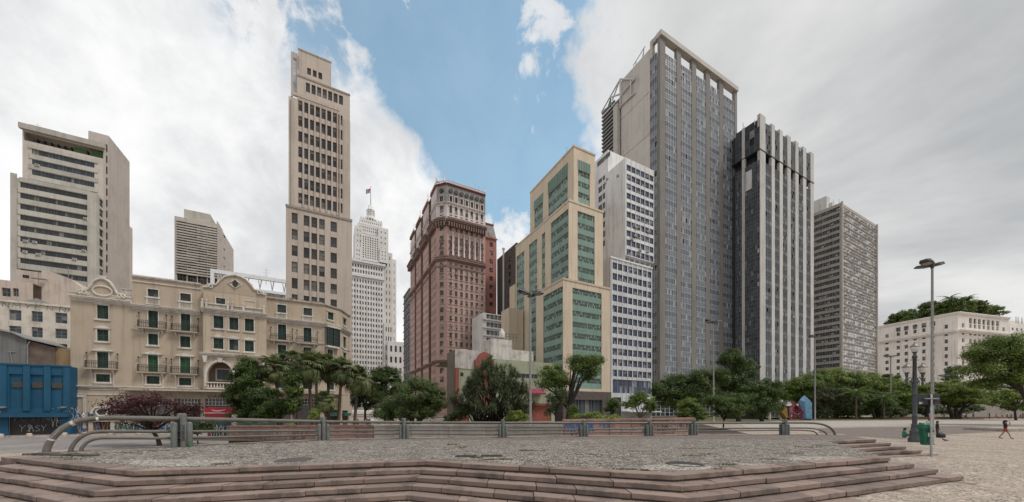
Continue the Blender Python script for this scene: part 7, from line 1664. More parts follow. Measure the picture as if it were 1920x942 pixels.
for q, z, wd, ht, n, mt, sd_ in ((.1, 1.05, 2.4, .55, 6, 'spray_blue', 81), (.3, .9, 2.0, .6, 5, 'spray_blue', 82), (.5, .6, 1.3, .28, 4, 'spray_black', 83), (3.6, .85, 1.6, .3, 5, 'spray_white', 84), (5.4, .85, .8, .3, 3, 'spray_white', 85), (3.2, .2, 2.4, .35, 8, 'spray_black', 86), (6.4, .25, 2.8, .4, 8, 'spray_black', 87), (7.3, .95, 2.6, .55, 8, 'spray_black', 88), (5.9, 1.25, 1.2, .3, 4, 'spray_black', 89), (8.2, 1.1, 1.0, .5, 3, 'spray_white', 90), (2.6, 1.2, 1.0, .3, 3, 'spray_blue', 91)): tag(b, P, q, z, wd, ht, n, mt, sd_, .04 if mt != 'spray_blue' else .08, .014)
# hoarding with murals in front of the hotel shops
flat('mural_teal', (0.035, 0.075, 0.07), .7, var=.5, scale=1.2); flat('mural_green', (0.06, 0.14, 0.075), .7, var=.5, scale=.9); flat('mural_blue', (0.05, 0.14, 0.28), .7, var=.6, scale=1.0)
for px0, px1, dd, y0, mt, lb, mts in ((393, 437, 37.5, 789, 'mural_teal', 'dark teal mural board under the red kiosk', ('spray_white', 'spray_black')), (444, 520, 36.5, 793, 'mural_green', 'green mural board right of the checkered post', ('spray_red', 'spray_teal'))):
    p0 = Vector(((px0 - CX) * dd / F, dd)); d1 = dd - .6; p1 = Vector(((px1 - CX) * d1 / F, d1)); a = math.degrees(math.atan2(p1.y - p0.y, p1.x - p0.x)); g0 = gz(p0.x, p0.y)
    b = Bld('mural_board', lb, 'hoarding', px0, dd, rot=a, z0=g0); P = b.front(0); Lx = (p1 - p0).length; zt = P.Z(px0, y0); n = max(2, round(Lx / 1.2))
    for i in range(n): mb = MB(); mb.bbox(Lx * i / n + .01, Lx * (i + 1) / n - .01, 0, .06, 0, zt, .01); b.part('board', mb, mt)
    for k, m_ in enumerate(mts): tag(b, P, .2, .3 + .1 * k, Lx * .85, zt * .6, 5, m_, 100 + k + px0, .09, .01)
def checker(name, c1, c2, s):
    m, t = newmat(name); ch = t.n('ShaderNodeTexChecker', Vector=(t.n('ShaderNodeTexCoord'), 'Object'), Color1=(*c1, 1), Color2=(*c2, 1), Scale=s); finish(t, (ch, 0), .6)
checker('checker', (.6, .6, .58), (.02, .02, .02), 7.0)
x = (440 - CX) * 37 / F; mb = MB(); mb.bbox(-.19, .19, -.19, .19, 0, 2.75, .02); o = mb.build('checkered_post', 'checker', None, label='square black and white checkered post beside the red kiosk', cat='post'); o.location = (x, 37, gz(x, 37))
# red kiosk
flat('kiosk_red', (0.40, 0.008, 0.022), .45, var=.15); flat('kiosk_white', (.62, .6, .56), .5)
b = Bld('kiosk', 'red street kiosk with a white wave on its fascia in front of the hotel', 'kiosk', 385, 40, rot=4, z0=-.8); P = b.front(0); Wk = P.S(437); zt = P.Z(385, 764)
mb = MB(); mb.bbox(.1, Wk - .1, .15, 2.6, 0, zt - .1, .03); b.part('cabin', mb, 'kiosk_red')
zf = P.Z(385, 775.5); mb = MB(); mb.bbox(0, Wk, -.12, .14, zf + .03, zt, .02); b.part('fascia', mb, 'kiosk_red')
mb = MB(); mb.bbox(.05, Wk - .05, -.06, .14, P.Z(385, 787), zf - .03, .02); b.part('front_panel', mb, 'kiosk_red')
mb = MB(); mb.box(0, Wk, -.15, -.121, zf + .0, zf + .09); b.part('light_strip', mb, 'kiosk_white')
mb = MB(); n = 12; q0, q1 = P.S(398), P.S(424)
for i in range(n):
    t0, t1 = i / n, (i + 1) / n; f = lambda t: P.Z(410, 768.3) + .0 - .12 * math.sin(t * 3.14) + (.05 * t); g_ = lambda t: .12 * math.sin(t * 3.14) ** .5 * (1 - .4 * t) + .03
    a, c = lerp(q0, q1, t0), lerp(q0, q1, t1); mb.quad((a, -.125, f(t0) - g_(t0)), (c, -.125, f(t1) - g_(t1)), (c, -.125, f(t1)), (a, -.125, f(t0)))
b.part('white_wave', mb, 'kiosk_white')

# ---- street lights: tall poles with flat lantern heads
flat('pole_grey', (0.27, 0.26, 0.245), .5, .2); flat('lantern_dark', (0.06, 0.06, 0.062), .5); flat('lantern_glass', (0.35, 0.35, 0.34), .2)
def street_light(px, py_head, d, lb, heads=((-.75, .0), (.75, .0)), r=.1, s=1.0, rot=0.0, dark=True):
    x = (px - CX) * d / F; g_ = gz(x, d); H = CZ - (py_head - HY) * d / F - g_
    t = thing('street_light', lb, 'street light', (x, d, g_), rot, 'tall street lights on the square')
    mb = MB(); mb.lathe([(r * 1.9, 0), (r * 1.9, .06), (r * 1.25, .12), (r * 1.15, H * .3), (r * .8, H)], n=12); mb.build('pole', 'pole_grey', t)
    mb = MB(); mb.lathe([(r * 1.0, -.25), (r * 1.5, -.1), (r * 1.5, .1), (0, .2)], (0, 0, H), 12); mb.build('hub', 'lantern_dark', t)
    for hx, hy in heads:
        a = math.atan2(hy, hx); c, sn = math.cos(a), math.sin(a); L0, L1, w2 = .18 * s, 1.05 * s, .30 * s
        mb = MB(); sec = [(L0, w2 * .45, .0, .10), (L0 + .15, w2 * .9, -.02, .16), (L1 - .25, w2, .06, .26), (L1, w2 * .7, .14, .24)]
        V_ = []
        for l_, w_, zb_, zt_ in sec:
            for yy, zz_ in ((-w_, zb_), (w_, zb_), (w_ * .8, zt_), (-w_ * .8, zt_)): V_.append((c * l_ - sn * yy, sn * l_ + c * yy, H + zz_ * s))
        Fa = [(3, 2, 1, 0), (12, 13, 14, 15)] + [(i * 4 + j, i * 4 + (j + 1) % 4, i * 4 + 4 + (j + 1) % 4, i * 4 + 4 + j) for i in range(3) for j in range(4)]
        mb.add(V_, Fa); l_ = mb.build('lantern', 'lantern_dark', t)
        mb = MB(); V_ = [(c * l - sn * y, sn * l + c * y, H + z * s - .012) for l, y, z in ((L0 + .2, -w2 * .7, -.015), (L1 - .25, -w2 * .75, .055), (L1 - .25, w2 * .75, .055), (L0 + .2, w2 * .7, -.015))]; mb.add(V_, [(0, 1, 2, 3)]); mb.build('lens', 'lantern_glass', l_)
    return t
street_light(994.5, 553, 27, 'tall street light with three lanterns before the green building', ((-.7, -.4), (.75, .1), (.1, .8)), .085, 1.0)
street_light(1338, 604, 60, 'slim tall street light before the grey glass tower', ((-.75, -.2), (.75, .2), (0, .8)), .11, 1.5)
street_light(1528, 632, 92, 'far tall street light on the lawn before the finned tower', ((-.75, -.2), (.75, .2), (0, .8)), .16, 1.6)
street_light(1748, 497, 24.3, 'nearest tall street light with flat lanterns rising behind the green litter bin', ((-.8, -.25), (.8, .25), (.1, .8)), .075, 1.0)
street_light(1670, 669, 100, 'far street light between the banded tower and the ornate lamp', ((-.75, 0), (.75, .0)), .16, 1.7)
street_light(1770.5, 706, 108, 'farthest street light before the round tree right of the bin', ((-.75, 0), (.75, .0)), .15, 1.5)

# ---- ornate iron lamp post
flat('cast_iron', (0.075, 0.082, 0.09), .5, .3); flat('lamp_globe', (0.62, 0.60, 0.56), .25); flat('lamp_cap', (0.20, 0.19, 0.18), .5, .3)
d = 26.4; x = (1715 - CX) * d / F; t = thing('ornate_lamp_post', 'ornate dark cast-iron lamp post with three glass lanterns on the square', 'lamp post', (x, d, 0)); k = d / F; H = 182 * k
mb = MB(); mb.lathe([(.36, 0), (.36, .25), (.29, .35), (.26, .7), (.29, .78), (.21, .9), (.18, 1.25), (.2, 1.3), (.16, 1.36)], n=16); mb.build('base', 'cast_iron', t)
mb = MB(); mb.lathe([(.14, 1.3), (.14, 1.9), (.155, 1.95), (.135, 2.0), (.13, 3.6), (.145, 3.65), (.125, 3.7), (.11, H * .86), (.16, H * .865), (.10, H * .9)], n=16); mb.build('shaft', 'cast_iron', t)
mb = MB(); mb.tube([(-.33, 0, H * .845), (.33, 0, H * .845)], .03, 6); mb.build('ladder_bar', 'cast_iron', t)
def lantern(c, parent_name='lantern'):
    l = link(parent_name, None, t, c); mb = MB(); mb.lathe([(.05, -.3), (.10, -.2), (.07, -.1), (.13, 0), (.16, .05)], n=12); mb.build('holder', 'cast_iron', l)
    mb = MB(); mb.lathe([(.14, .05), (.20, .2), (.24, .38), (.23, .46), (.0, .47)], n=14); mb.build('globe', 'lamp_globe', l)
    mb = MB(); mb.lathe([(.27, .44), (.25, .50), (.17, .58), (.08, .66), (.04, .72), (.05, .76), (0, .82)], n=14); mb.build('cap', 'lamp_cap', l)
lantern((0, 0, H * .92))
for sg in (-1, 1):
    z = H * .66; mb = MB(); mb.tube([(sg * .12, 0, z - .55), (sg * .3, 0, z - .25), (sg * .2, 0, z - .02), (sg * .36, 0, z + .05), (sg * .52, 0, z - .12), (sg * .62, 0, z - .05), (sg * .60, 0, z + .15)], .035, 7)
    mb.tube([(sg * .60 + .0, 0, z - .55), (sg * .60, 0, z + .1)], [.03, .07], 8); mb.tube([(sg * (.3 + .1 * math.cos(i)), 0, z - .3 + .1 * math.sin(i)) for i in range(7)], .022, 5); mb.lathe([(.0, -.62), (.05, -.55), (.08, -.4), (.05, -.3), (.09, -.15), (.06, 0)], (sg * .60, 0, z), 10); mb.build('arm', 'cast_iron', t)
    lantern((sg * .60, 0, z + .35))

# ---- litter bin on its post with the back of a sign
flat('galvanised', (0.34, 0.34, 0.33), .4, .5); flat('bin_green', (0.012, 0.115, 0.065), .4, var=.3); flat('sign_back', (0.035, 0.036, 0.04), .6); flat('label_white', (.55, .55, .52), .6)
d = 17.3; x = (1746 - CX) * d / F; k = d / F; rt = math.atan2(-x, d) * 0 
g_ = gz(x, d); t = thing('sign_post', 'thin galvanised post carrying a dark sign board seen from behind', 'sign post', (x, d, g_), 0)
mb = MB(); mb.lathe([(.045, 0), (.045, 3.08), (.0, 3.1)], n=10); mb.build('post', 'galvanised', t)
mb = MB(); mb.bbox(-.62, .52, .05, .075, 2.58, 3.12, .008); mb.build('sign_board', 'sign_back', t)
mb = MB(); mb.box(-.36, .34, -.05, .05, 2.86, 2.92); mb.build('cross_bar', 'galvanised', t)
mb = MB(); mb.box(-.55, -.42, .042, .049, 2.62, 2.72); mb.box(-.45, -.36, .042, .049, 2.66, 2.70); mb.build('sticker', 'label_white', t)
t = thing('litter_bin', 'green plastic litter bin hanging on the thin sign post', 'litter bin', (x, d + .06, g_ + .62), 0); t.scale = (.84, .84, 1)
def ring(w_, dp, z, cx=0.0, cy=0.0, n=16, p=4.0):
    o = []
    for i in range(n):
        a = 2 * math.pi * i / n; c, s_ = math.cos(a), math.sin(a); o.append((cx + w_ * math.copysign(abs(c) ** (2 / p), c), cy + dp * math.copysign(abs(s_) ** (2 / p), s_), z))
    return o
def loft(mb, rings, m=0, cap=True):
    n = len(rings[0]); V_ = [q for r in rings for q in r]; Fa = [(i * n + j, i * n + (j + 1) % n, (i + 1) * n + (j + 1) % n, (i + 1) * n + j) for i in range(len(rings) - 1) for j in range(n)]
    if cap: Fa += [tuple(range(n - 1, -1, -1)), tuple(range((len(rings) - 1) * n, len(rings) * n))]
    mb.add(V_, Fa, m, False)
mb = MB(); loft(mb, [ring(.21, .15, -.06, .02, .2), ring(.23, .16, -.03, .02, .2), ring(.29, .2, .72, 0, .22)]); mb.build('body', 'bin_green', t)
mb = MB(); loft(mb, [ring(.31, .22, .73, 0, .22), ring(.315, .225, .80, 0, .22), ring(.29, .2, .96, 0, .22), ring(.19, .13, 1.04, 0, .22)]); mb.build('lid', 'bin_green', t)
mb = MB(); mb.box(-.2, .25, -.012, .0, .60, .69); mb.build('mouth', 'sign_back', t)
mb = MB(); mb.box(-.11, .11, -.018, -.0, .36, .56); mb.build('label_plate', 'label_white', t)

# ---- crystal sculptures on the lawn
def crystalmat(name, col, dark):
    m, tt = newmat(name); g = tt.n('ShaderNodeNewGeometry'); n = tt.n('ShaderNodeTexNoise', Vector=(g, 'Position'), Scale=2.2, Detail=7.0, Roughness=.7, Distortion=1.5)
    finish(tt, tt.mix(tt.ss(n, .5, .62), col, dark), .5, bump=n, bstr=.3)
crystalmat('crystal_blue', (.16, .33, .50), (.06, .13, .22)); crystalmat('crystal_gold', (.34, .20, .055), (.13, .07, .025)); flat('frame_crimson', (0.30, 0.018, 0.045), .5)
d = 88
def crystal(name, lb, px, pyb, pts, mat, dep=1.6):
    x = (px - CX) * d / F; t = [((p - px) * d / F, CZ - (q - HY) * d / F) for p, q in pts]; mb = MB(); n = len(t)
    cx = sum(p for p, _ in t) / n; cz = sum(q for _, q in t) / n; f = [(p, 0, q) for p, q in t]; fi = [(cx + (p - cx) * .72 + .1, -dep * .55, cz + (q - cz) * .8) for p, q in t]; bk = [(cx + (p - cx) * .7, dep * .6, cz + (q - cz) * .8) for p, q in t]
    mb.add(f + fi + bk, [tuple(n + i for i in range(n))] + [(i, (i + 1) % n, n + (i + 1) % n, n + i) for i in range(n)] + [((i + 1) % n, i, 2 * n + i, 2 * n + (i + 1) % n) for i in range(n)] + [tuple(2 * n + i for i in range(n - 1, -1, -1))])
    return mb.build(name, mat, None, loc=None, label=lb, cat='sculpture') , (x, d)
o, p = crystal('crystal_sculpture', 'tall blue crystal sculpture with carved signs on the lawn', 1510, 789, [(1507, 789.5), (1519.5, 789.5), (1518.5, 752), (1507.5, 741.5), (1499.5, 750), (1504, 788)], 'crystal_blue'); o.location = (*p, 0)
o, p = crystal('crystal_sculpture', 'golden faceted crystal sculpture leaning left on the lawn', 1468, 789, [(1471.5, 788), (1475, 785), (1472, 764), (1463, 756), (1456.5, 765), (1457.5, 770)], 'crystal_gold', 1.3); o.location = (*p, 0)
x = (1491 - CX) * d / F; t = thing('frame_sculpture', 'red tubular lattice sculpture between the gold and blue crystals', 'sculpture', (x, d + .5, 0)); k = d / F
def S_(px, py, y=0.0): return ((px - 1491) * k, y, CZ - (py - HY) * k)
N_ = [S_(1478, 789, -1), S_(1500, 789, -1), S_(1492, 756, 0), S_(1482, 774, -.8), S_(1503, 772, -.8), S_(1490, 778, -1.2), S_(1497, 757, .8), S_(1486, 789, 1.5), S_(1477, 777, .8), S_(1505, 768, .8), S_(1494, 768, .5)]
for i, j in ((0, 3), (0, 5), (1, 5), (1, 4), (3, 2), (4, 2), (3, 5), (5, 4), (2, 6), (6, 4), (3, 8), (8, 7), (7, 5), (4, 9), (9, 6), (8, 2), (7, 4), (10, 3), (10, 4), (10, 6)):
    mb = MB(); mb.tube([N_[i], N_[j]], .13, 7); mb.build('tube', 'frame_crimson', t)
for i in range(len(N_)): mb = MB(); mb.lathe([(0, -.24), (.17, -.17), (.24, 0), (.17, .17), (0, .24)], N_[i], 10); mb.build('node', 'frame_crimson', t)

# ---- stickers, tags and a bottle at the railing
def sleeve(pts, rad, mat, name='sticker'):
    P_ = [at(x_, y_, rail_d(x_)) - ro for x_, y_ in pts]; mb = MB(); mb.tube([tuple(p + Vector((0, -.002, 0))) for p in P_], rad, 14, caps=False); mb.build(name, mat, rroot)
sleeve([(181, 785.9), (186, 785.5)], .107, 'sticker'); sleeve([(133, 795.4), (139, 792.7)], .107, 'sticker'); sleeve([(96, 826), (97.5, 823.5)], .107, 'sticker')
pb = at(342, 838, RD[0])
def tube_tag(px0, px1, pyf, rad, n, mat, seed, hgt):
    pass
# scribble along the top rail right of the first posts, tag on the post, tag up the curve
class RailPlane:
    def __init__(s, o, ux, uz, n): s.o, s.ux, s.uz, s.n = Vector(o), Vector(ux), Vector(uz), Vector(n)
    def pt(s, q, z, o=0.0): return tuple(s.o + s.ux * q + s.uz * z + s.n * o)
class Holder:
    def __init__(s, o): s.o = o
    def part(s, name, mb, mats, parent=None, **k): return mb.build(name, mats, parent or s.o, **k)
hr = Holder(rroot)
a = at(362, 787.5, rail_d(362)) - ro; c = at(402, 788.2, rail_d(402)) - ro; u_ = (c - a).normalized(); nrm = Vector((u_.y, -u_.x, 0)).normalized()
pl = RailPlane(a + nrm * .106, u_, (0, 0, 1), nrm); mb = MB(); Lr = (c - a).length
f = [pl.pt(Lr / 2 + Lr / 2 * math.cos(i * .524), .05 * math.sin(i * .524), 0) for i in range(12)]; mb.add(f, [tuple(range(12))]); mb.build('sticker', 'spray_white', rroot); tag(hr, pl, Lr * .18, -.018, Lr * .62, .036, 9, 'spray_black', 120, .008, .003)
pf = pb - ro; tdd = (at(607, 826, RD[1]) - pb); tdd.z = 0; tdd.normalize(); nn_ = Vector((tdd.y, -tdd.x, 0)); rad0 = .088 * 1.3
pl = RailPlane(pf + nn_ * (rad0 * 2.5 + .004) + tdd * .06 + Vector((0, 0, 1.0)), (0, 0, -1), tdd, nn_); tag(hr, pl, 0, -.035, .72, .085, 7, 'spray_black', 140, .016, .002)
a = at(97, 825, rail_d(97)) - ro; c = at(116, 806.5, rail_d(116)) - ro; u_ = (c - a).normalized(); nrm = Vector((.0, -1, .0)); nrm = (nrm - u_ * nrm.dot(u_)).normalized(); up = nrm.cross(u_) * -1
if up.z < 0: up = -up
pl = RailPlane(a + nrm * .109, u_, up, nrm); tag(hr, pl, .0, -.05, (c - a).length, .1, 7, 'spray_white', 143, .014, .003)
mb = MB(); mb.lathe([(.035, 0), (.036, .01), (.036, .17), (.014, .24), (.014, .3), (0, .3)], n=10); o = mb.build('bottle', 'green_bottle', None, label='small green bottle standing at the foot of the left railing posts', cat='bottle'); q = pb + nn_ * .34 + tdd * .27; o.location = (q.x, q.y, PZ + .004)

# ---- people
flat('skin_tan', (0.36, 0.21, 0.14), .55, var=.1); flat('skin_dark', (0.16, 0.09, 0.06), .55, var=.1); flat('hair_dark', (0.02, 0.014, 0.011), .6); flat('cloth_black', (0.02, 0.02, 0.022), .8); flat('cloth_rust', (0.23, 0.045, 0.03), .8); flat('cloth_green', (0.03, 0.22, 0.11), .8); flat('cloth_pink', (0.55, 0.10, 0.14), .8); flat('cloth_white', (.6, .6, .58), .8); flat('cloth_blue', (.06, .14, .3), .8); flat('cloth_jeans', (.05, .07, .12), .8); flat('cloth_purple', (.2, .06, .2), .8); flat('cloth_grey', (.14, .14, .14), .8); flat('cap_red', (.35, .02, .03), .8); flat('hat_green', (.01, .12, .06), .8)
def body(name, J, Rr, bones, zones, mats, lvl=2):
    """one continuous skinned body: joints J, radii Rr, bones as pairs; each face takes the material of its nearest zone"""
    import bmesh
    me = bpy.data.meshes.new(name); names = list(J); me.from_pydata([J[n] for n in names], [(names.index(a), names.index(c)) for a, c in bones], [])
    o = bpy.data.objects.new(name, me); COL.objects.link(o)
    sk = o.modifiers.new('skin', 'SKIN'); sk.use_smooth_shade = True
    sub = o.modifiers.new('sub', 'SUBSURF'); sub.levels = lvl; sub.render_levels = lvl
    for i, n in enumerate(names):
        sv = me.skin_vertices[0].data[i]; r = Rr[n]; sv.radius = (r, r) if not isinstance(r, tuple) else r; sv.use_root = (n == 'pelvis')
    dg = bpy.context.evaluated_depsgraph_get(); m2 = bpy.data.meshes.new_from_object(o.evaluated_get(dg)); bpy.data.objects.remove(o); bpy.data.meshes.remove(me)
    m2.materials.clear()
    for m in mats: m2.materials.append(MATS[m])
    # nearest bone decides the cloth
    seg = [(Vector(J[a]), Vector(J[c]), zones.get((a, c), 0)) for a, c in bones]
    for p in m2.polygons:
        c = p.center; best = 1e9; mi = 0
        for a, e, z in seg:
            ab = e - a; t_ = max(0, min(1, (c - a).dot(ab) / max(ab.length_squared, 1e-9))); dd = (c - a - ab * t_).length
            if dd < best: best = dd; mi = z(t_) if callable(z) else z
        p.material_index = mi; p.use_smooth = True
    m2.name = name; return m2
def person(label, loc, rotz, pose='stand', top='cloth_black', bottom='cloth_jeans', skin='skin_tan', h=1.68, hair='hair_dark', long_hair=False, short=False, bare=True, arms=None, cap=None, group=None, lvl=2):
    s = h / 1.70; J = {}; 
    if pose in ('stand', 'walk', 'photo'):
        J.update(pelvis=(0, 0, .93), waist=(0, 0, 1.06), chest=(0, -.01, 1.25), neckb=(0, 0, 1.42), head0=(0, -.01, 1.50), head1=(0, -.02, 1.62))
        st = .0 if pose != 'walk' else .26
        for sg, n in ((-1, 'r'), (1, 'l')):
            f = st * sg
            J.update({n + 'hip': (.095 * sg, 0, .88), n + 'kn': (.10 * sg, -f * .55 - (.05 if pose == 'walk' and sg > 0 else 0), .49), n + 'an': (.10 * sg, -f * 1.15 + (.05 if f < 0 else 0), .09 + (.03 if f < 0 else 0)), n + 'to': (.11 * sg, -f * 1.15 - .16, .035)})
            J.update({n + 'sh': (.18 * sg, 0, 1.37), n + 'el': (.23 * sg, .03, 1.10), n + 'wr': (.23 * sg, -.07, .86), n + 'ha': (.22 * sg, -.10, .76)})
    else:  # sitting on the ground or a low wall
        zb_ = .12 if pose == 'sit' else .50
        J.update(pelvis=(0, 0, zb_ + .06), waist=(0, 0, zb_ + .19), chest=(0, -.04, zb_ + .38), neckb=(0, -.06, zb_ + .55), head0=(0, -.08, zb_ + .63), head1=(0, -.11, zb_ + .75))
        for sg, n in ((-1, 'r'), (1, 'l')):
            if pose == 'sit': J.update({n + 'hip': (.10 * sg, -.04, zb_ + .03), n + 'kn': (.20 * sg, -.36, zb_ + .30), n + 'an': (.12 * sg, -.60, .08), n + 'to': (.13 * sg, -.78, .04)})
            else: J.update({n + 'hip': (.10 * sg, -.04, zb_ + .03), n + 'kn': (.12 * sg, -.44, zb_ + .04), n + 'an': (.12 * sg, -.42, .09), n + 'to': (.13 * sg, -.58, .04)})
            J.update({n + 'sh': (.18 * sg, -.05, zb_ + .50), n + 'el': (.25 * sg, -.14, zb_ + .28), n + 'wr': (.17 * sg, -.34, zb_ + .30), n + 'ha': (.13 * sg, -.42, zb_ + .33)})
    if arms:
        J.update(arms)
    J = {k_: (v[0] * s, v[1] * s, v[2] * s) for k_, v in J.items()}
    Rr = dict(pelvis=.135, waist=.115, chest=.135, neckb=.062, head0=.075, head1=.095)
    for n in 'rl': Rr.update({n + 'hip': .09, n + 'kn': .058, n + 'an': .04, n + 'to': .032, n + 'sh': .058, n + 'el': .042, n + 'wr': .03, n + 'ha': .03})
    Rr = {k_: v * s for k_, v in Rr.items()}
    bones = [('pelvis', 'waist'), ('waist', 'chest'), ('chest', 'neckb'), ('neckb', 'head0'), ('head0', 'head1')]
    zn = {('pelvis', 'waist'): lambda t_: 2 if t_ < .6 else 1, ('waist', 'chest'): 1, ('chest', 'neckb'): lambda t_: 1 if t_ < .85 else 0, ('neckb', 'head0'): 0, ('head0', 'head1'): 0}
    for n in 'rl':
        bones += [('pelvis', n + 'hip'), (n + 'hip', n + 'kn'), (n + 'kn', n + 'an'), (n + 'an', n + 'to'), ('neckb', n + 'sh'), (n + 'sh', n + 'el'), (n + 'el', n + 'wr'), (n + 'wr', n + 'ha')]
        zn.update({('pelvis', n + 'hip'): 2, (n + 'hip', n + 'kn'): (lambda t_: 2 if t_ < .45 else 0) if short else 2, (n + 'kn', n + 'an'): 0 if short else 2, (n + 'an', n + 'to'): 3, ('neckb', n + 'sh'): 1, (n + 'sh', n + 'el'): (lambda t_: 1 if t_ < .5 else 0) if bare else 1, (n + 'el', n + 'wr'): 0 if bare else 1, (n + 'wr', n + 'ha'): 0})
    t = thing('person', label, 'person', loc, rotz, group)
    link('body', body('body', J, Rr, bones, zn, [skin, top, bottom, 'cloth_black'], lvl), t)
    hx, hy, hz = J['head1']; mb = MB(); rr = .105 * s
    prof = [(rr * .96, -.03 * s), (rr * 1.06, .03 * s), (rr * .95, .075 * s), (rr * .6, .115 * s), (0, .13 * s)]; mb.lathe(prof, (hx, hy + .012, hz), 14)
    mb.lathe([(.0, -.13 * s), (rr * .7, -.11 * s), (rr * .9, -.02 * s), (rr * .8, .06 * s), (0, .09 * s)], (hx, hy + .035 * s, hz), 12)
    if long_hair: mb.tube([(hx, hy + .07 * s, hz + .05 * s), (hx, hy + .10 * s, hz - .1 * s), (hx, hy + .11 * s, hz - .28 * s)], [.07 * s, .085 * s, .03 * s], 10)
    mb.build('hair', hair, t)
    mb = MB()
    for sg in (-1, 1): mb.lathe([(0, -.012), (.012, 0), (0, .012)], (hx + sg * .035 * s, hy - .088 * s, hz + .005), 6)
    mb.tube([(hx, hy - .09 * s, hz + .0), (hx, hy - .112 * s, hz - .035 * s), (hx, hy - .09 * s, hz - .045 * s)], .012 * s, 5); mb.tube([(hx - .025 * s, hy - .082 * s, hz - .07 * s), (hx + .025 * s, hy - .082 * s, hz - .07 * s)], .008 * s, 5); mb.build('face_features', 'skin_dark', t)
    for n, sg in (('r', -1), ('l', 1)):      # fingers
        a = Vector(J[n + 'wr']); c = Vector(J[n + 'ha']); dv = (c - a).normalized(); sd_ = dv.cross(Vector((0, 1, .2))).normalized(); mb = MB()
        for k_ in range(4):
            o_ = sd_ * (.020 * (k_ - 1.5)) * s; ln = (.075, .085, .08, .062)[k_] * s; b0 = c + o_; cu = Vector((0, -.02, 0)) * s
            mb.tube([tuple(b0 - dv * .02), tuple(b0 + dv * ln * .5 + cu * .3), tuple(b0 + dv * ln + cu)], [.009 * s, .0085 * s, .006 * s], 5)
        b0 = a.lerp(c, .55) + sd_ * .03 * s * sg; mb.tube([tuple(b0), tuple(b0 + dv * .03 * s + sd_ * .03 * s * sg), tuple(b0 + dv * .06 * s + sd_ * .035 * s * sg)], [.011 * s, .0095 * s, .007 * s], 5); mb.build('fingers', skin, t)
    if cap: mb = MB(); mb.lathe([(rr * 1.08, .02 * s), (rr * 1.1, .05 * s), (rr * .9, .13 * s), (0, .16 * s)], (hx, hy, hz), 14); mb.bbox(hx - .08, hx + .08, hy - .2, hy - .08, hz + .03, hz + .045, .005); mb.build('cap', cap, t)
    return t
def gp(px, py, z=0.0): d = gd(py, z); return ((px - CX) * d / F, d, z)
wx, wy, _ = gp(1885, 823.5)
person('woman in black top and rust shorts walking across the square with raised hands', (wx, wy, 0), R(35), 'walk', 'cloth_black', 'cloth_rust', 'skin_tan', 1.56, long_hair=True, short=True, arms={'rel': (-.26, -.20, 1.28), 'rwr': (-.14, -.24, 1.52), 'rha': (-.07, -.2, 1.6), 'lel': (.26, -.22, 1.3), 'lwr': (.12, -.26, 1.50), 'lha': (.06, -.22, 1.58)})
person('person in a green shirt sitting on the ground left of the ornate lamp', gp(1694, 822.5), R(60), 'sit', 'cloth_green', 'cloth_jeans', 'skin_dark', 1.6)
person('person in pink standing beside the green litter bin', gp(1725.5, 822), R(-30), 'stand', 'cloth_pink', 'skin_tan', 'skin_tan', 1.32, long_hair=True, short=True)
person('person with a red cap behind the litter bin', gp(1742.5, 815), R(-60), 'stand', 'cloth_white', 'cloth_grey', 'skin_dark', 1.62, cap='cap_red')
person('person in dark clothes standing right of the litter bin', gp(1757.5, 819.5), R(20), 'stand', 'cloth_black', 'cloth_black', 'skin_dark', 1.42, bare=False)
flat('bag_black', (.012, .012, .013), .6); x, y, _ = gp(1764, 821); mb = MB(); loft(mb, [ring(.26, .16, 0), ring(.3, .2, .12), ring(.26, .18, .3), ring(.12, .08, .42)]); mb.tube([(-.1, 0, .4), (-.06, 0, .52), (.06, 0, .52), (.1, 0, .4)], .015, 5); o = mb.build('bag', 'bag_black', None, label='black bag standing on the paving right of the litter bin', cat='bag'); o.location = (x, y, 0)
far = [(1802, 'sit', 'cloth_purple', 'person in purple sitting at the edge of the lawn'), (1811, 'sit', 'cloth_grey', 'person in grey sitting left of the one in blue'), (1825, 'stand', 'cloth_blue', 'person in blue standing before the viaduct'), (1855, 'stand', 'cloth_black', 'person in black with arms folded standing before the viaduct'), (1867, 'sit', 'cloth_pink', 'person in pink sitting right of the one in black'), (1879, 'stand', 'cloth_white', 'person in white bending at the far seating edge'), (1888, 'sit', 'cloth_rust', 'person in rust red sitting at the far seating edge'), (1896, 'sit', 'cloth_grey', 'person in grey sitting second from the photo edge group'), (1903, 'sit', 'cloth_white', 'person in white sitting in the far group at the right edge'), (1913, 'sit', 'cap_red', 'person in bright red sitting at the right photo edge'), (1918, 'stand', 'cloth_jeans', 'person in dark blue standing at the right photo edge')]
for i, (px, ps, cl, lb) in enumerate(far):
    dd = 98 + (i % 3) * 3; person(lb, ((px - CX) * dd / F, dd, 0), R(20 * (i % 7) - 50), ps if ps == 'stand' else 'bench', cl, 'cloth_jeans' if i % 2 else 'cloth_black', 'skin_tan' if i % 2 else 'skin_dark', 1.65, group='people at the far edge of the square', lvl=1)
for i, (px, cl, lb) in enumerate(((671, 'cloth_black', 'person in black standing in the street by the palms'), (688, 'cloth_grey', 'person in grey walking in the street left of the white car'), (693.5, 'cloth_jeans', 'person in dark blue walking close to the white car'))):
    dd = 62; x = (px - CX) * dd / F; person(lb, (x, dd, gz(x, dd)), R(40 * i), 'stand', cl, 'cloth_black', 'skin_dark', 1.7, group='people in the side street', lvl=1)
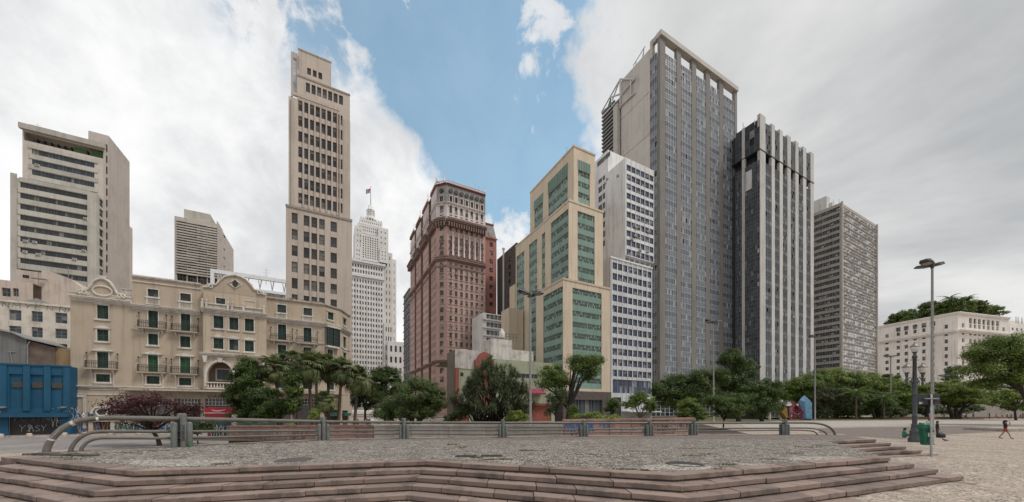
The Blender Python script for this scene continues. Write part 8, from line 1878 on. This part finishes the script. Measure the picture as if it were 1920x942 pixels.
# pigeon
flat('pigeon', (.07, .075, .085), .6)
for px, py, lb in ((1828, 805.5, 'grey pigeon walking on the worn paving'), (1772, 829, 'grey pigeon pecking beyond the litter bin')):
    x, y, _ = gp(px, py); mb = MB(); mb.tube([(-.2, 0, .11), (-.12, 0, .13), (0, 0, .14), (.08, 0, .17), (.12, 0, .24), (.15, 0, .26), (.18, 0, .25)], [.015, .045, .07, .055, .03, .03, .006], 8); mb.tube([(0, .02, .09), (0, .03, 0)], .006, 4); mb.tube([(0, -.02, .09), (0, -.03, 0)], .006, 4); o = mb.build('pigeon', 'pigeon', None, label=lb, cat='pigeon'); o.location = (x, y, .012); o.rotation_euler = (0, 0, R(150))
# white car in the side street
flat('car_white', (.62, .62, .62), .3, spec=.6, var=.05); flat('car_glass', (.02, .025, .03), .08); flat('tyre', (.015, .015, .015), .8); flat('lamp_clear', (.6, .6, .6), .15); flat('plate_grey', (.4, .4, .4), .5)
dd = 72; x = (696 - CX) * dd / F; t = thing('parked_car', 'white car parked in the side street behind the palms', 'car', (x, dd, gz(x, dd)), R(62))
prof = [(-2.0, .35), (-2.05, .75), (-1.75, .95), (-1.1, 1.0), (-.55, 1.42), (.85, 1.45), (1.55, 1.0), (2.0, .92), (2.05, .5), (2.0, .35)]
mb = MB(); n = len(prof); V_ = []
for yy, k in ((-.82, .0), (-.75, .0), (.75, .0), (.82, .0)):
    for px_, pz in prof: w_ = 1.0 if pz < 1.02 else .86; V_.append((px_ * (.985 if abs(yy) > .8 else 1), yy * (w_ if pz > 1.02 else 1), pz))
Fa = [tuple(range(n - 1, -1, -1)), tuple(range(3 * n, 4 * n))] + [(i * n + j, i * n + (j + 1) % n, (i + 1) * n + (j + 1) % n, (i + 1) * n + j) for i in range(3) for j in range(n)]
mb.add(V_, Fa); mb.build('body', 'car_white', t)
mb = MB(); mb.quad((-1.12, -.6, 1.02), (-1.12, .6, 1.02), (-.62, .55, 1.37), (-.62, -.55, 1.37)); mb.build('windscreen', 'car_glass', t); mb = MB(); mb.quad((1.5, -.6, 1.06), (1.5, .6, 1.06), (.95, .55, 1.40), (.95, -.55, 1.40)); mb.build('rear_window', 'car_glass', t)
for sg in (-1, 1): mb = MB(); yy = sg * .79; mb.quad((-.95, yy, 1.03), (1.3, yy, 1.03), (.75, sg * .70, 1.38), (-.5, sg * .70, 1.38)); mb.build('side_window', 'car_glass', t)
for wx_ in (-1.25, 1.25):
    for sg in (-1, 1):
        wl = link('wheel', None, t, (wx_, sg * .76, .31)); mb = MB(); mb.tube([(0, -.1, 0), (0, .1, 0)], .31, 16); mb.build('tyre', 'tyre', wl); mb = MB(); mb.tube([(0, -.11, 0), (0, .11, 0)], .19, 12); mb.build('rim', 'plate_grey', wl)
for sg in (-1, 1): mb = MB(); mb.bbox(-2.08, -1.98, sg * .6 - .17, sg * .6 + .17, .68, .82, .02); mb.build('headlight', 'lamp_clear', t)
# low bench-like wall at the far right, where people sit, and a pale kerb island
b_, P_, L_ = free_wall('seat_wall', 'low stone seating edge along the lawn on the right', 1430, 99.5, 1990, 103.5, .42, .45, 'granite_wall', 4.5, .08, -.1)
mb = MB(); x, y, _ = gp(1905, 809); mb.bbox(-1.6, 6, -.3, 3.5, 0, .32, .04); mb.bbox(-1.2, 6, .2, 3.2, .32, .38, .02); o = mb.build('planter_kerb', 'kerb_stone', None, label='low stone planter kerb at the right photo edge', cat='kerb'); o.location = (x, y, 0)
# ================================================================ trees and plants
def leafmat(name, a, b, c=None, rough=.55):
    m, t = newmat(name); g = t.n('ShaderNodeNewGeometry')
    n = t.n('ShaderNodeTexNoise', Vector=(g, 'Position'), Scale=.55, Detail=3.0)
    col = t.mix((g, 'Random Per Island'), a, b); col = t.mix(t.m('MULTIPLY', t.ss(n, .42, .68), .55), C3(col), c or (b[0] * 1.35, b[1] * 1.25, b[2] * 1.1))
    p = t.n('ShaderNodeBsdfPrincipled', Roughness=rough); t.nt.links.new(col.outputs[2], p.inputs['Base Color']); p.inputs['Specular IOR Level'].default_value = .35
    tr = t.n('ShaderNodeBsdfTranslucent'); t.nt.links.new(col.outputs[2], tr.inputs['Color'])
    mx = t.n('ShaderNodeMixShader', i0=.32, i1=p, i2=tr); t.n('ShaderNodeOutputMaterial', Surface=mx)
leafmat('leaf_dark', (.028, .054, .012), (.074, .112, .030)); leafmat('leaf_mid', (.046, .088, .016), (.120, .178, .038)); leafmat('leaf_light', (.115, .175, .030), (.25, .31, .07)); leafmat('leaf_grey', (.055, .085, .036), (.125, .160, .070))
leafmat('leaf_purple', (.03, .011, .014), (.10, .03, .034), (.10, .032, .03)); leafmat('leaf_palm', (.050, .074, .026), (.15, .18, .075)); leafmat('leaf_brown', (.045, .038, .022), (.085, .068, .038)); leafmat('leaf_lime', (.10, .155, .022), (.21, .26, .045)); leafmat('leaf_dry', (.12, .085, .04), (.20, .15, .08)); leafmat('leaf_dracaena', (.035, .055, .024), (.11, .135, .068))
plaster('bark', (.115, .085, .065), .4, .3, 2.0); plaster('bark_dark', (.055, .045, .038), .4, .3, 2.0); plaster('palm_bark', (.15, .105, .075), .4, .3, 3.0)
def leaf_mesh(name, P, Nrm, size, mat, asp=.55):
    n = len(P); Nrm = Nrm / np.maximum(np.linalg.norm(Nrm, axis=1, keepdims=True), 1e-6)
    r = RNG.normal(size=(n, 3)); T_ = np.cross(Nrm, r); T_ /= np.maximum(np.linalg.norm(T_, axis=1, keepdims=True), 1e-6); B_ = np.cross(Nrm, T_)
    L_ = (size * RNG.uniform(.6, 1.35, n))[:, None]; W_ = L_ * asp * RNG.uniform(.75, 1.25, n)[:, None]
    q = RNG.uniform(-.15, .25, (n, 1)); V = np.stack([P - T_ * L_ * .5, P + B_ * W_ * .5 + T_ * L_ * q, P + T_ * L_ * .5 - Nrm * L_ * .12, P - B_ * W_ * .5 + T_ * L_ * q], 1).reshape(-1, 3)
    me = bpy.data.meshes.new(name); me.vertices.add(4 * n); me.vertices.foreach_set('co', V.astype(np.float32).ravel()); me.loops.add(4 * n); me.loops.foreach_set('vertex_index', np.arange(4 * n, dtype=np.int32)); me.polygons.add(n); me.polygons.foreach_set('loop_start', np.arange(0, 4 * n, 4, dtype=np.int32)); me.polygons.foreach_set('loop_total', np.full(n, 4, dtype=np.int32)); me.update(calc_edges=True); me.materials.append(MATS[mat]); return me
def crown_points(ells, n, clump_r, fill=.5, flat_=1.0, down=.0):
    """ellipsoids -> clump centres near their surface -> leaf positions around every clump"""
    vol = np.array([e[3] * e[5] for e in ells]); vol = vol / vol.sum(); PP, NN, CC = [], [], []
    for e, f in zip(ells, vol):
        cx, cy, cz, rx, ry, rz = e; ne = int(n * f); rm = (rx + rz) / 2; nc = max(9, int(26 * (rm / clump_r) ** 2 * .16)); 
        D = RNG.normal(size=(nc, 3)); D /= np.linalg.norm(D, axis=1, keepdims=True); D[:, 2] = np.where((D[:, 2] < -.6) & (RNG.random(nc) < .5), -D[:, 2], D[:, 2]); rad = RNG.uniform(fill * .6, 1.0, nc) ** .7
        cen = np.array([cx, cy, cz]) + D * np.array([rx, ry, rz]) * rad[:, None] * .88; cr = clump_r * RNG.uniform(.45, 1.45, nc)
        k = RNG.integers(0, nc, ne); d2 = RNG.normal(size=(ne, 3)); d2 /= np.linalg.norm(d2, axis=1, keepdims=True); rr = RNG.uniform(0.1, 1.0, ne) ** .6
        p = cen[k] + d2 * (cr[k] * rr)[:, None] * np.array([1.15, 1.15, .85 * flat_]); nm = d2 * .75 + D[k] * .35 + np.array([0, 0, .65 - down]) + RNG.normal(size=(ne, 3)) * .45
        PP.append(p); NN.append(nm); CC.append(cen)
    return np.concatenate(PP), np.concatenate(NN), np.concatenate(CC)
def tree(name, label, d, base, crowns, mat, bark='bark', trunk_r=.18, leaf_px=3.0, dens=1.0, fork=None, group=None, zbase=None, clump=None, fill=.5, mats2=None, lean=0.0, stems=1, cat='tree', limbs=9, flat_=1.0, depthk=.85):
    """base: (px, py or None) foot of the trunk; crowns: list of (px, py, rx_px, ry_px)"""
    leaf_px *= .8; k = d / F; bx = (base[0] - CX) * k; bz = gz(bx, d) if zbase is None else zbase
    t = thing(name, label, cat, (bx, d, bz), 0, group)
    ells = []
    for i, (px, py, rx, ry) in enumerate(crowns): ells.append(((px - base[0]) * k, RNG.uniform(-.3, .3) * rx * k, CZ - (py - HY) * k - bz, rx * k, max(rx, ry) * k * depthk, ry * k))
    area = sum(math.pi * rx * ry for _, _, rx, ry in crowns); n = int(min(60000, max(1500, area * 2.7 * dens * (3.0 / leaf_px) ** 2)))
    size = leaf_px * k; cr = clump or max(.25, .30 * math.sqrt(sum(e[3] * e[5] for e in ells) / len(ells)))
    Pp, Nn, Cc = crown_points(ells, n, cr, fill, flat_)
    keep = Pp[:, 2] > .12; Pp, Nn = Pp[keep], Nn[keep]
    if mats2:
        m_ = RNG.random(len(Pp)) < mats2[1]; link('crown', leaf_mesh('crown', Pp[~m_], Nn[~m_], size, mat), t); link('crown', leaf_mesh('crown', Pp[m_], Nn[m_], size, mats2[0]), t)
    else: link('crown', leaf_mesh('crown', Pp, Nn, size, mat), t)
    # trunk, forks and limbs that reach into the clumps
    zc = np.mean([e[2] for e in ells]); zlow = min(e[2] - e[5] for e in ells); zf = fork if fork is not None else max(.35, zlow + .12 * (zc - zlow)); cxm = np.average([e[0] for e in ells], weights=[e[3] * e[5] for e in ells])
    mb = MB()
    for s_ in range(stems):
        ox = (s_ - (stems - 1) / 2) * trunk_r * 2.2; top = (cxm * .35 + lean + ox * 2.5, 0, zf); mb.tube([(ox, 0, -.1), (ox + (top[0] - ox) * .35 + RNG.uniform(-.08, .08), RNG.uniform(-.1, .1), zf * .5), top], [trunk_r * 1.25, trunk_r, trunk_r * .85], 9)
    idx = RNG.permutation(len(Cc))[:limbs]
    for i in idx:
        c = Cc[i]; s_ = RNG.integers(0, stems); ox = (s_ - (stems - 1) / 2) * trunk_r * 2.2; st = (cxm * .35 + lean + ox * 2.5, 0, zf - .05); md = (lerp(st[0], c[0], .45) + RNG.uniform(-.2, .2) * cr, lerp(0, c[1], .5), lerp(zf, c[2], .6)); mb.tube([st, md, tuple(c)], [trunk_r * .62, trunk_r * .4, trunk_r * .12], 6)
    mb.build('trunk', bark, t); return t
# purple-leaved tree at the left
tree('purple_tree', 'purple-leaved tree leaning behind the left end of the railing', 31.5, (300, 834), [(285, 758, 74, 26), (226, 770, 44, 18), (348, 774, 42, 22), (300, 788, 60, 14)], 'leaf_purple', 'bark_dark', .15, 4.6, .26, fork=1.3, clump=.42, fill=.1, lean=-.5, limbs=40)
tree('low_tree', 'low dark shrub at the foot of the left railing posts', 33, (372, 820), [(372, 808, 18, 9), (350, 802, 20, 10), (385, 800, 14, 12)], 'leaf_dark', 'bark_dark', .05, 3.2, .8, cat='shrub')
# trees before the hotel
tree('dark_tree', 'dense dark green tree before the hotel arches', 39, (482, 800), [(468, 715, 34, 36), (446, 745, 24, 26), (497, 748, 40, 26), (463, 685, 20, 20), (475, 770, 44, 18), (455, 780, 30, 12)], 'leaf_dark', 'bark_dark', .2, 3.2, 1.25, fork=1.6, mats2=('leaf_mid', .18))
tree('hedge_tree', 'bushy mid-green tree right of the dark tree', 37.5, (522, 800), [(520, 768, 34, 18), (548, 760, 20, 18), (500, 778, 26, 12)], 'leaf_mid', 'bark_dark', .1, 3.0, 1.0, mats2=('leaf_dark', .4))
tree('round_topped_tree', 'small tree with rounded bright top and drooping leaves among the palms', 36, (553, 815), [(547, 708, 17, 15), (549, 730, 17, 20), (550, 757, 13, 18)], 'leaf_mid', 'bark', .09, 3.4, 1.6, fork=1.6, mats2=('leaf_dark', .45))
tree('small_shrub', 'small bright shrub at the granite wall under the palms', 33.5, (545, 800), [(544, 800, 9, 7), (590, 778, 8, 14)], 'leaf_light', 'bark', .03, 2.6, 1.0, cat='shrub')
# fan palms
def fan_frond(L_, w_, droop):
    mb = MB(); a0 = .45 * L_; up = .16 * L_
    mb.tube([(0, 0, 0), (a0 * .55, 0, up), (a0, 0, up * 1.1)], [.035, .024, .018], 5, 1)
    n = 21
    for i in range(n):
        q = (i / (n - 1) - .5) * 3.3; ln = (L_ - a0) * (1.0 - .28 * abs(q) / 1.35) * random.uniform(.8, 1.12); c, s_ = math.cos(q), math.sin(q); wd = w_ * .036
        p0 = Vector((a0, 0, up * 1.1)); p1 = p0 + Vector((c * ln * .6, s_ * ln * .6, -droop * .10 * ln + .05 * abs(s_))); p2 = p0 + Vector((c * ln * .95, s_ * ln * .95, -droop * .55 * ln - random.uniform(0, .15) * ln)); sd_ = Vector((-s_, c, 0)) * wd
        mb.add([tuple(p0 - sd_ * .25), tuple(p0 + sd_ * .25), tuple(p1 + sd_ + Vector((0, 0, .02))), tuple(p1 - sd_ - Vector((0, 0, .02))), tuple(p2)], [(0, 1, 2, 3), (3, 2, 4)], 0)
    return mb.mesh('frond', ['leaf_palm', 'palm_bark'])
FR = [fan_frond(1.75, 1.5, d_) for d_ in (.5, .8, 1.1, 1.4)]; DRY = MB()
dryf = fan_frond(1.3, 1.1, 1.6); dryf.materials[0] = MATS['leaf_dry']
def fan_palm(label, px, py, d, base_px, nf=38, s=1.0, r=.16):
    k = d / F; bx = (base_px - CX) * k; g_ = gz(bx, d); H = CZ - (py - HY) * k - g_; tx = (px - base_px) * k
    t = thing('fan_palm', label, 'palm', (bx, d, g_), 0, 'fan palms before the hotel'); mb = MB(); n = 9
    mb.tube([(tx * (i / n) ** 1.5, 0, -.1 + (H + .1) * i / n) for i in range(n + 1)], [r * (1.5 - .7 * (i / n) ** .5 + (.05 if i % 2 else 0)) for i in range(n + 1)], 10); mb.build('trunk', 'palm_bark', t)
    for i in range(nf):
        f = i / nf; pitch = lerp(1.4, -.9, f ** .9) + random.uniform(-.12, .12); me = FR[min(3, int(f * 4))]; o = link('frond', me, t, (tx, 0, H - .1 - .25 * f)); o.rotation_euler = (random.uniform(-.2, .2), -pitch, i * 2.4 + random.uniform(-.3, .3)); o.scale = (s * random.uniform(.85, 1.15),) * 3
    for i in range(5): o = link('dry_frond', dryf, t, (tx, 0, H - .4)); o.rotation_euler = (0, 1.25, i * 1.3 + random.random()); o.scale = (s,) * 3
for px, py, d, bp, s, lb in ((513, 692, 41, 530, 1.15, 'leftmost fan palm, its fronds against the hotel wall'), (547, 680, 43, 556, 1.15, 'fan palm rising behind the round-topped tree'), (577, 688, 38, 586, 1.25, 'fan palm with a leaning brown trunk left of the street lantern'), (592, 684, 42, 595, 1.1, 'fan palm with a dark straight trunk in the middle of the group'), (615, 690, 40, 616, 1.15, 'fan palm before the chamfered hotel corner'), (641, 694, 39, 634, 1.15, 'fan palm before the right edge of the hotel'), (672, 712, 40, 664, 1.1, 'rightmost fan palm at the side street'), (610, 752, 37, 612, .8, 'short young fan palm under the taller ones')): fan_palm(lb, px, py, d, bp, s=s)
# street trees in the gap
tree('street_tree', 'dark street tree under the white skyscraper', 85, (722, 790), [(722, 705, 34, 20), (705, 730, 30, 24), (742, 728, 14, 26)], 'leaf_dark', 'bark_dark', .3, 2.8, 1.2, mats2=('leaf_mid', .15)); tree('street_tree', 'dark street tree left in the side street gap', 75, (684, 790), [(682, 735, 24, 32), (700, 755, 22, 20), (668, 752, 12, 18)], 'leaf_dark', 'bark_dark', .25, 2.8, 1.0, mats2=('leaf_brown', .2))
tree('street_tree', 'tree with brownish leaves beside the narrow grey building', 70, (752, 790), [(752, 740, 16, 26), (740, 765, 20, 16)], 'leaf_dark', 'bark_dark', .2, 2.8, 1.0, mats2=('leaf_brown', .35))
tree('hedge', 'dark undergrowth closing the side street behind the bushy tree', 60, (730, 790), [(735, 772, 26, 14), (760, 770, 22, 16), (790, 776, 30, 10), (705, 776, 10, 8)], 'leaf_dark', 'bark_dark', .08, 2.8, .8, cat='shrub')
tree('bushy_tree', 'large bushy grey-green tree before the pink palazzo tower', 34, (782, 800), [(785, 738, 50, 34), (738, 762, 34, 24), (815, 752, 28, 36), (770, 772, 52, 20), (722, 778, 20, 12)], 'leaf_grey', 'bark', .16, 3.0, 1.1, fork=1.1, mats2=('leaf_mid', .45), limbs=16)
tree('low_shrub', 'low dark shrub between the bushy tree and the dracaena', 31, (862, 800), [(862, 776, 18, 16), (843, 785, 12, 9)], 'leaf_dark', 'bark', .06, 2.6, 1.0, cat='shrub')
# dracaena: many stems, rosettes of strap leaves over a dome
d = 33; k = d / F; bx = (922 - CX) * k; t = thing('dracaena_tree', 'wide many-stemmed dracaena tree with spiky rosettes before the pale green building', 'tree', (bx, d, gz(bx, d)))
RS = []
for v in range(4):
    mb = MB()
    for i in range(38):
        az_ = i * 2.4; el_ = lerp(1.35, -.75, (i / 38) ** .9) + random.uniform(-.1, .1); ln = random.uniform(.5, .72); wd = .028; h = Vector((math.cos(az_) * math.cos(el_), math.sin(az_) * math.cos(el_), math.sin(el_))); sd_ = Vector((-math.sin(az_), math.cos(az_), 0)) * wd; p1 = h * ln * .55; p2 = h * ln + Vector((0, 0, -.12 * ln - .1 * (1 - math.sin(el_)) * ln))
        mb.add([tuple(-sd_ * .6), tuple(sd_ * .6), tuple(p1 + sd_), tuple(p1 - sd_), tuple(p2)], [(0, 1, 2, 3), (3, 2, 4)])
    RS.append(mb.mesh('rosette', 'leaf_dracaena'))
Rx, Rz = 80 * k, 103 * k; zc = CZ - (776 - HY) * k - gz(bx, d); mbt = MB(); cnt = 0
for i in range(290):
    a = random.uniform(0, 6.28); u = random.random() ** .6; zf = random.uniform(0, 1); r_ = math.sqrt(max(0, 1 - zf ** 1.7)) * (.55 + .45 * u) ; x = math.cos(a) * Rx * r_; y = math.sin(a) * Rx * .8 * r_; z = zc + Rz * zf * (.86 + .16 * math.sin(a * 3 + 1)) * (.9 + .1 * u)
    lump = 1.0 + .10 * math.sin(a * 4 + zf * 5); x *= lump
    o = link('rosette', RS[i % 4], t, (x, y, z)); s_ = random.uniform(.8, 1.2); o.scale = (s_,) * 3; o.rotation_euler = (random.uniform(-.35, .35), random.uniform(-.35, .35), random.uniform(0, 6.28))
    if i % 3 == 0:
        sx = random.choice((-1.1, -.9, -.2, .1, .9, 1.2)); mbt.tube([(sx * .5, y * .1, -.1), (sx + x * .15, y * .3, zc * .55), (x * .7 + sx * .2, y * .75, lerp(zc, z, .45)), (x, y, z)], [.10, .075, .05, .03], 6)
mbt.build('stems', 'bark_dark', t)
tree('round_shrub', 'rounded yellow-green shrub before the red shopfront', 29, (970, 795), [(970, 779, 17, 9), (960, 784, 12, 6), (984, 784, 10, 6)], 'leaf_lime', 'bark', .05, 2.6, 1.2, cat='shrub')
tree('forked_tree', 'forked tree with two leafy crowns before the green cream building', 32, (1063, 800), [(1036, 700, 26, 20), (1022, 722, 18, 12), (1050, 712, 18, 18), (1098, 684, 34, 17), (1122, 676, 18, 10), (1112, 702, 24, 10), (1080, 674, 18, 10)], 'leaf_mid', 'bark_dark', .17, 3.2, 1.0, fork=2.6, mats2=('leaf_light', .15), limbs=22, clump=.55)
tree('thin_tree', 'thin grey-leaved bush under the forked tree', 31, (1042, 798), [(1040, 752, 20, 22), (1052, 738, 16, 14), (1030, 770, 12, 12)], 'leaf_grey', 'bark_dark', .05, 2.6, .45, fill=.2, limbs=16)
tree('planter_shrub', 'grassy shrub against the dark stone base', 30, (1076, 795), [(1076, 768, 13, 10), (1072, 780, 12, 8)], 'leaf_mid', 'bark', .04, 2.6, 1.0, cat='shrub')
tree('planter_shrub', 'broad-leaved bright green shrub spilling over the graffiti wall', 26, (1138, 800), [(1140, 787, 20, 9), (1120, 786, 10, 6), (1155, 784, 10, 6)], 'leaf_lime', 'bark', .04, 5.0, 1.6, cat='shrub', mats2=('leaf_light', .5))
tree('planter_shrub', 'low fern-like plants along the top of the blue tag', 27, (1100, 795), [(1100, 780, 16, 5), (1116, 778, 10, 5), (1084, 781, 10, 4)], 'leaf_light', 'bark', .03, 2.6, 1.2, cat='shrub')
tree('small_tree', 'small dark-green tree before the white slab building', 36, (1150, 795), [(1149, 758, 14, 14), (1142, 770, 10, 8)], 'leaf_mid', 'bark', .07, 2.8, 1.2)
tree('small_tree', 'spreading pale-green young tree right of the white slab building', 33, (1199, 795), [(1202, 750, 30, 13), (1182, 760, 20, 10), (1222, 764, 18, 14), (1200, 740, 18, 6)], 'leaf_mid', 'bark', .06, 2.8, .8, fork=1.7, mats2=('leaf_light', .4), limbs=16, fill=.3)
tree('small_tree', 'rounded olive-green tree before the glazed podium', 38, (1296, 797), [(1294, 765, 24, 22), (1281, 778, 16, 12), (1312, 776, 16, 14)], 'leaf_mid', 'bark_dark', .08, 2.8, 1.1, fork=.9, mats2=('leaf_light', .35), limbs=14)
tree('small_tree', 'grey-green tree with trailing twigs before the big shade trees', 44, (1356, 797), [(1358, 765, 34, 22), (1375, 752, 28, 16), (1340, 752, 22, 12)], 'leaf_mid', 'bark_dark', .09, 2.8, .95, fork=1.2, limbs=16, mats2=('leaf_dark', .3))
tree('shade_tree', 'broad dark shade tree under the grey glass tower', 68, (1290, 795), [(1275, 724, 50, 24), (1325, 710, 42, 22), (1246, 737, 26, 20), (1310, 742, 62, 26), (1265, 750, 38, 18)], 'leaf_dark', 'bark_dark', .4, 3.0, 1.2, fork=3.2, mats2=('leaf_mid', .35), limbs=16)
tree('shade_tree', 'tall dark shade tree with an open top between the two glass towers', 72, (1385, 795), [(1376, 672, 28, 20), (1400, 692, 28, 20), (1362, 708, 32, 18), (1390, 732, 54, 28), (1370, 755, 40, 22)], 'leaf_dark', 'bark_dark', .4, 3.0, 1.05, fork=4.5, mats2=('leaf_mid', .3), limbs=20)
tree('shade_tree', 'dark shade tree left of the golden crystal', 76, (1428, 795), [(1434, 735, 34, 26), (1410, 758, 40, 24), (1445, 760, 22, 16)], 'leaf_dark', 'bark_dark', .35, 2.9, 1.1, fork=3.0, mats2=('leaf_mid', .3))
tree('lawn_tree', 'bright green tree behind the blue crystal', 104, (1492, 790), [(1492, 724, 38, 16), (1470, 738, 26, 18), (1522, 718, 30, 16), (1500, 745, 34, 16)], 'leaf_mid', 'bark', .35, 2.7, 1.3, fork=5, mats2=('leaf_light', .35))
tree('lawn_tree', 'flat-topped bright tree left of the banded tower foot', 108, (1570, 788), [(1565, 706, 46, 16), (1600, 718, 42, 22), (1535, 724, 34, 20), (1575, 740, 44, 22)], 'leaf_light', 'bark', .4, 2.7, 1.3, fork=6, mats2=('leaf_mid', .5))
tree('lawn_tree', 'flat-topped bright tree right of the banded tower foot', 112, (1645, 788), [(1640, 712, 36, 18), (1664, 728, 34, 22), (1620, 735, 34, 22), (1650, 750, 36, 22)], 'leaf_light', 'bark', .4, 2.7, 1.3, fork=6, mats2=('leaf_mid', .5))
tree('lawn_tree', 'brownish sparse tree standing on the lawn right of the blue crystal', 94, (1552, 789), [(1550, 745, 28, 20), (1575, 750, 24, 22), (1535, 762, 18, 16)], 'leaf_brown', 'bark_dark', .25, 2.7, 1.0, fork=2.5, mats2=('leaf_dark', .5), limbs=18)
tree('lawn_tree', 'dark leafy tree on the lawn behind the far palm', 97, (1640, 788), [(1622, 750, 30, 22), (1655, 752, 26, 20), (1600, 765, 24, 14)], 'leaf_dark', 'bark_dark', .25, 2.7, 1.1, fork=2.5, mats2=('leaf_mid', .4))
tree('umbrella_tree', 'spreading light-green umbrella tree left of the ornate lamp post', 104, (1690, 787), [(1686, 728, 36, 18), (1670, 748, 32, 18), (1710, 742, 32, 20), (1690, 760, 30, 12)], 'leaf_light', 'bark_dark', .4, 2.7, 1.25, fork=3.5, mats2=('leaf_mid', .4), limbs=16, flat_=.7)
tree('umbrella_tree', 'spreading light-green umbrella tree behind the litter bin', 102, (1738, 787), [(1740, 733, 36, 18), (1722, 750, 30, 18), (1760, 748, 26, 18)], 'leaf_light', 'bark_dark', .4, 2.7, 1.2, fork=3.5, mats2=('leaf_mid', .4), limbs=16, flat_=.7)
tree('umbrella_tree', 'wide light-green umbrella tree before the white palace', 100, (1792, 787), [(1790, 728, 46, 17), (1824, 742, 28, 16), (1765, 746, 28, 16), (1800, 748, 40, 10)], 'leaf_light', 'bark_dark', .4, 2.7, 1.25, fork=3.2, mats2=('leaf_mid', .35), limbs=18, stems=3, flat_=.7)
tree('far_tree', 'sparse grey tree against the corner of the white palace', 130, (1797, 780), [(1797, 697, 18, 14), (1785, 708, 14, 10)], 'leaf_grey', 'bark_dark', .3, 2.6, .6, fork=10, limbs=16)
tree('right_tree', 'large layered bright-green tree at the right photo edge', 58, (1945, 800), [(1862, 645, 34, 16), (1905, 645, 36, 20), (1838, 668, 36, 15), (1890, 675, 46, 22), (1855, 692, 46, 16), (1905, 708, 42, 24), (1868, 718, 32, 14), (1925, 670, 30, 34)], 'leaf_light', 'bark_dark', .35, 3.2, fork=6.0, mats2=('leaf_mid', .55), limbs=30, clump=1.25, flat_=.85, lean=-1.0, dens=1.5)
tree('right_tree', 'low bright-green tree under the large one at the right photo edge', 85, (1905, 790), [(1895, 742, 30, 14), (1915, 735, 26, 14), (1870, 755, 22, 10), (1910, 762, 24, 10)], 'leaf_light', 'bark_dark', .2, 2.8, 1.0, fork=2.2, mats2=('leaf_mid', .4), limbs=16)
tree('hedge', 'dark shrub mass at the foot of the viaduct', 112, (1815, 784), [(1815, 766, 26, 8), (1760, 770, 40, 7), (1705, 770, 40, 8)], 'leaf_dark', 'bark_dark', .1, 2.6, 1.2, cat='shrub')
tree('hedge', 'dark undergrowth behind the sculptures', 100, (1490, 788), [(1440, 775, 30, 10), (1530, 775, 20, 10), (1590, 774, 40, 10), (1660, 772, 40, 10)], 'leaf_dark', 'bark_dark', .1, 2.6, 1.1, cat='shrub')
# feathery palms on the lawn
def feather_frond(L_):
    mb = MB(); n = 16; pts = [(L_ * t_, 0, L_ * (.5 * t_ - .95 * t_ * t_)) for t_ in [i / n for i in range(n + 1)]]; mb.tube(pts, [.05 * (1 - .8 * i / n) for i in range(n + 1)], 4, 0)
    for i in range(2, n):
        for sg in (-1, 1):
            p = Vector(pts[i]); ln = L_ * .28 * (1 - .55 * i / n); e = p + Vector((ln * .35, sg * ln, -ln * .55)); w_ = Vector((.07 * L_ / 3, 0, 0)); mb.add([tuple(p - w_), tuple(p + w_), tuple(e)], [(0, 1, 2)])
    return mb.mesh('frond', 'leaf_mid')
FF = feather_frond(3.0)
def feather_palm(label, px, py, d, bp, s=1.0, zb=None, nf=16):
    k = d / F; bx = (bp - CX) * k; g_ = gz(bx, d) if zb is None else zb; H = CZ - (py - HY) * k - g_; t = thing('feather_palm', label, 'palm', (bx, d, g_), 0); tx = (px - bp) * k; mb = MB(); mb.tube([(0, 0, -.1), (tx * .4, 0, H * .5), (tx, 0, H)], [.22 * s, .15 * s, .12 * s], 8); mb.build('trunk', 'bark', t)
    for i in range(nf): o = link('frond', FF, t, (tx, 0, H - .05)); o.rotation_euler = (0, -lerp(.9, -.35, i / nf), i * 2.4); o.scale = (s * random.uniform(.85, 1.1),) * 3
feather_palm('feathery palm standing on the lawn before the lawn trees', 1605, 738, 91, 1605, 1.25); feather_palm('short feathery palm on the lawn left of the ornate lamp post', 1657, 748, 93, 1657, 1.15)
# roof garden of the palace
zr = palace_top
def roof_at(px, dep): 
    return (px - CX) * dep / F
for i, (px, py, rx, ry, dep, lb) in enumerate(((1682, 603, 18, 9, 222, 'first bushy tree at the left end of the palace roof garden'), (1708, 597, 22, 11, 216, 'second bushy tree from the left on the palace roof garden'), (1738, 588, 20, 13, 208, 'tall rounded tree left of the middle of the palace roof garden'), (1766, 584, 18, 11, 203, 'dense tree in the middle of the palace roof garden'), (1790, 577, 18, 11, 199, 'tree behind the corner of the palace roof garden'), (1812, 575, 18, 13, 200, 'tallest bushy tree at the right of the palace roof garden'), (1834, 580, 14, 9, 201, 'low tree at the right end of the palace roof garden'), (1860, 585, 22, 5, 203, 'low hedge along the right roof edge of the palace'))):
    tree('roof_tree', lb, dep, (px, 600), [(px, py - 5, rx, ry + 4), (px - rx * .5, py + ry * .5, rx * .7, ry * .7), (px + rx * .5, py + ry * .5, rx * .7, ry * .7)], 'leaf_mid' if i % 2 else 'leaf_dark', 'bark_dark', .3, 2.6, 1.2, zbase=zr + .05, group='trees of the palace roof garden', mats2=('leaf_light', .25), fork=1.0)
feather_palm('small palm sticking out of the palace roof garden', 1780, 560, 200, 1780, 1.6, zr, 12); feather_palm('second small palm right in the palace roof garden', 1812, 561, 201, 1812, 1.5, zr, 12)
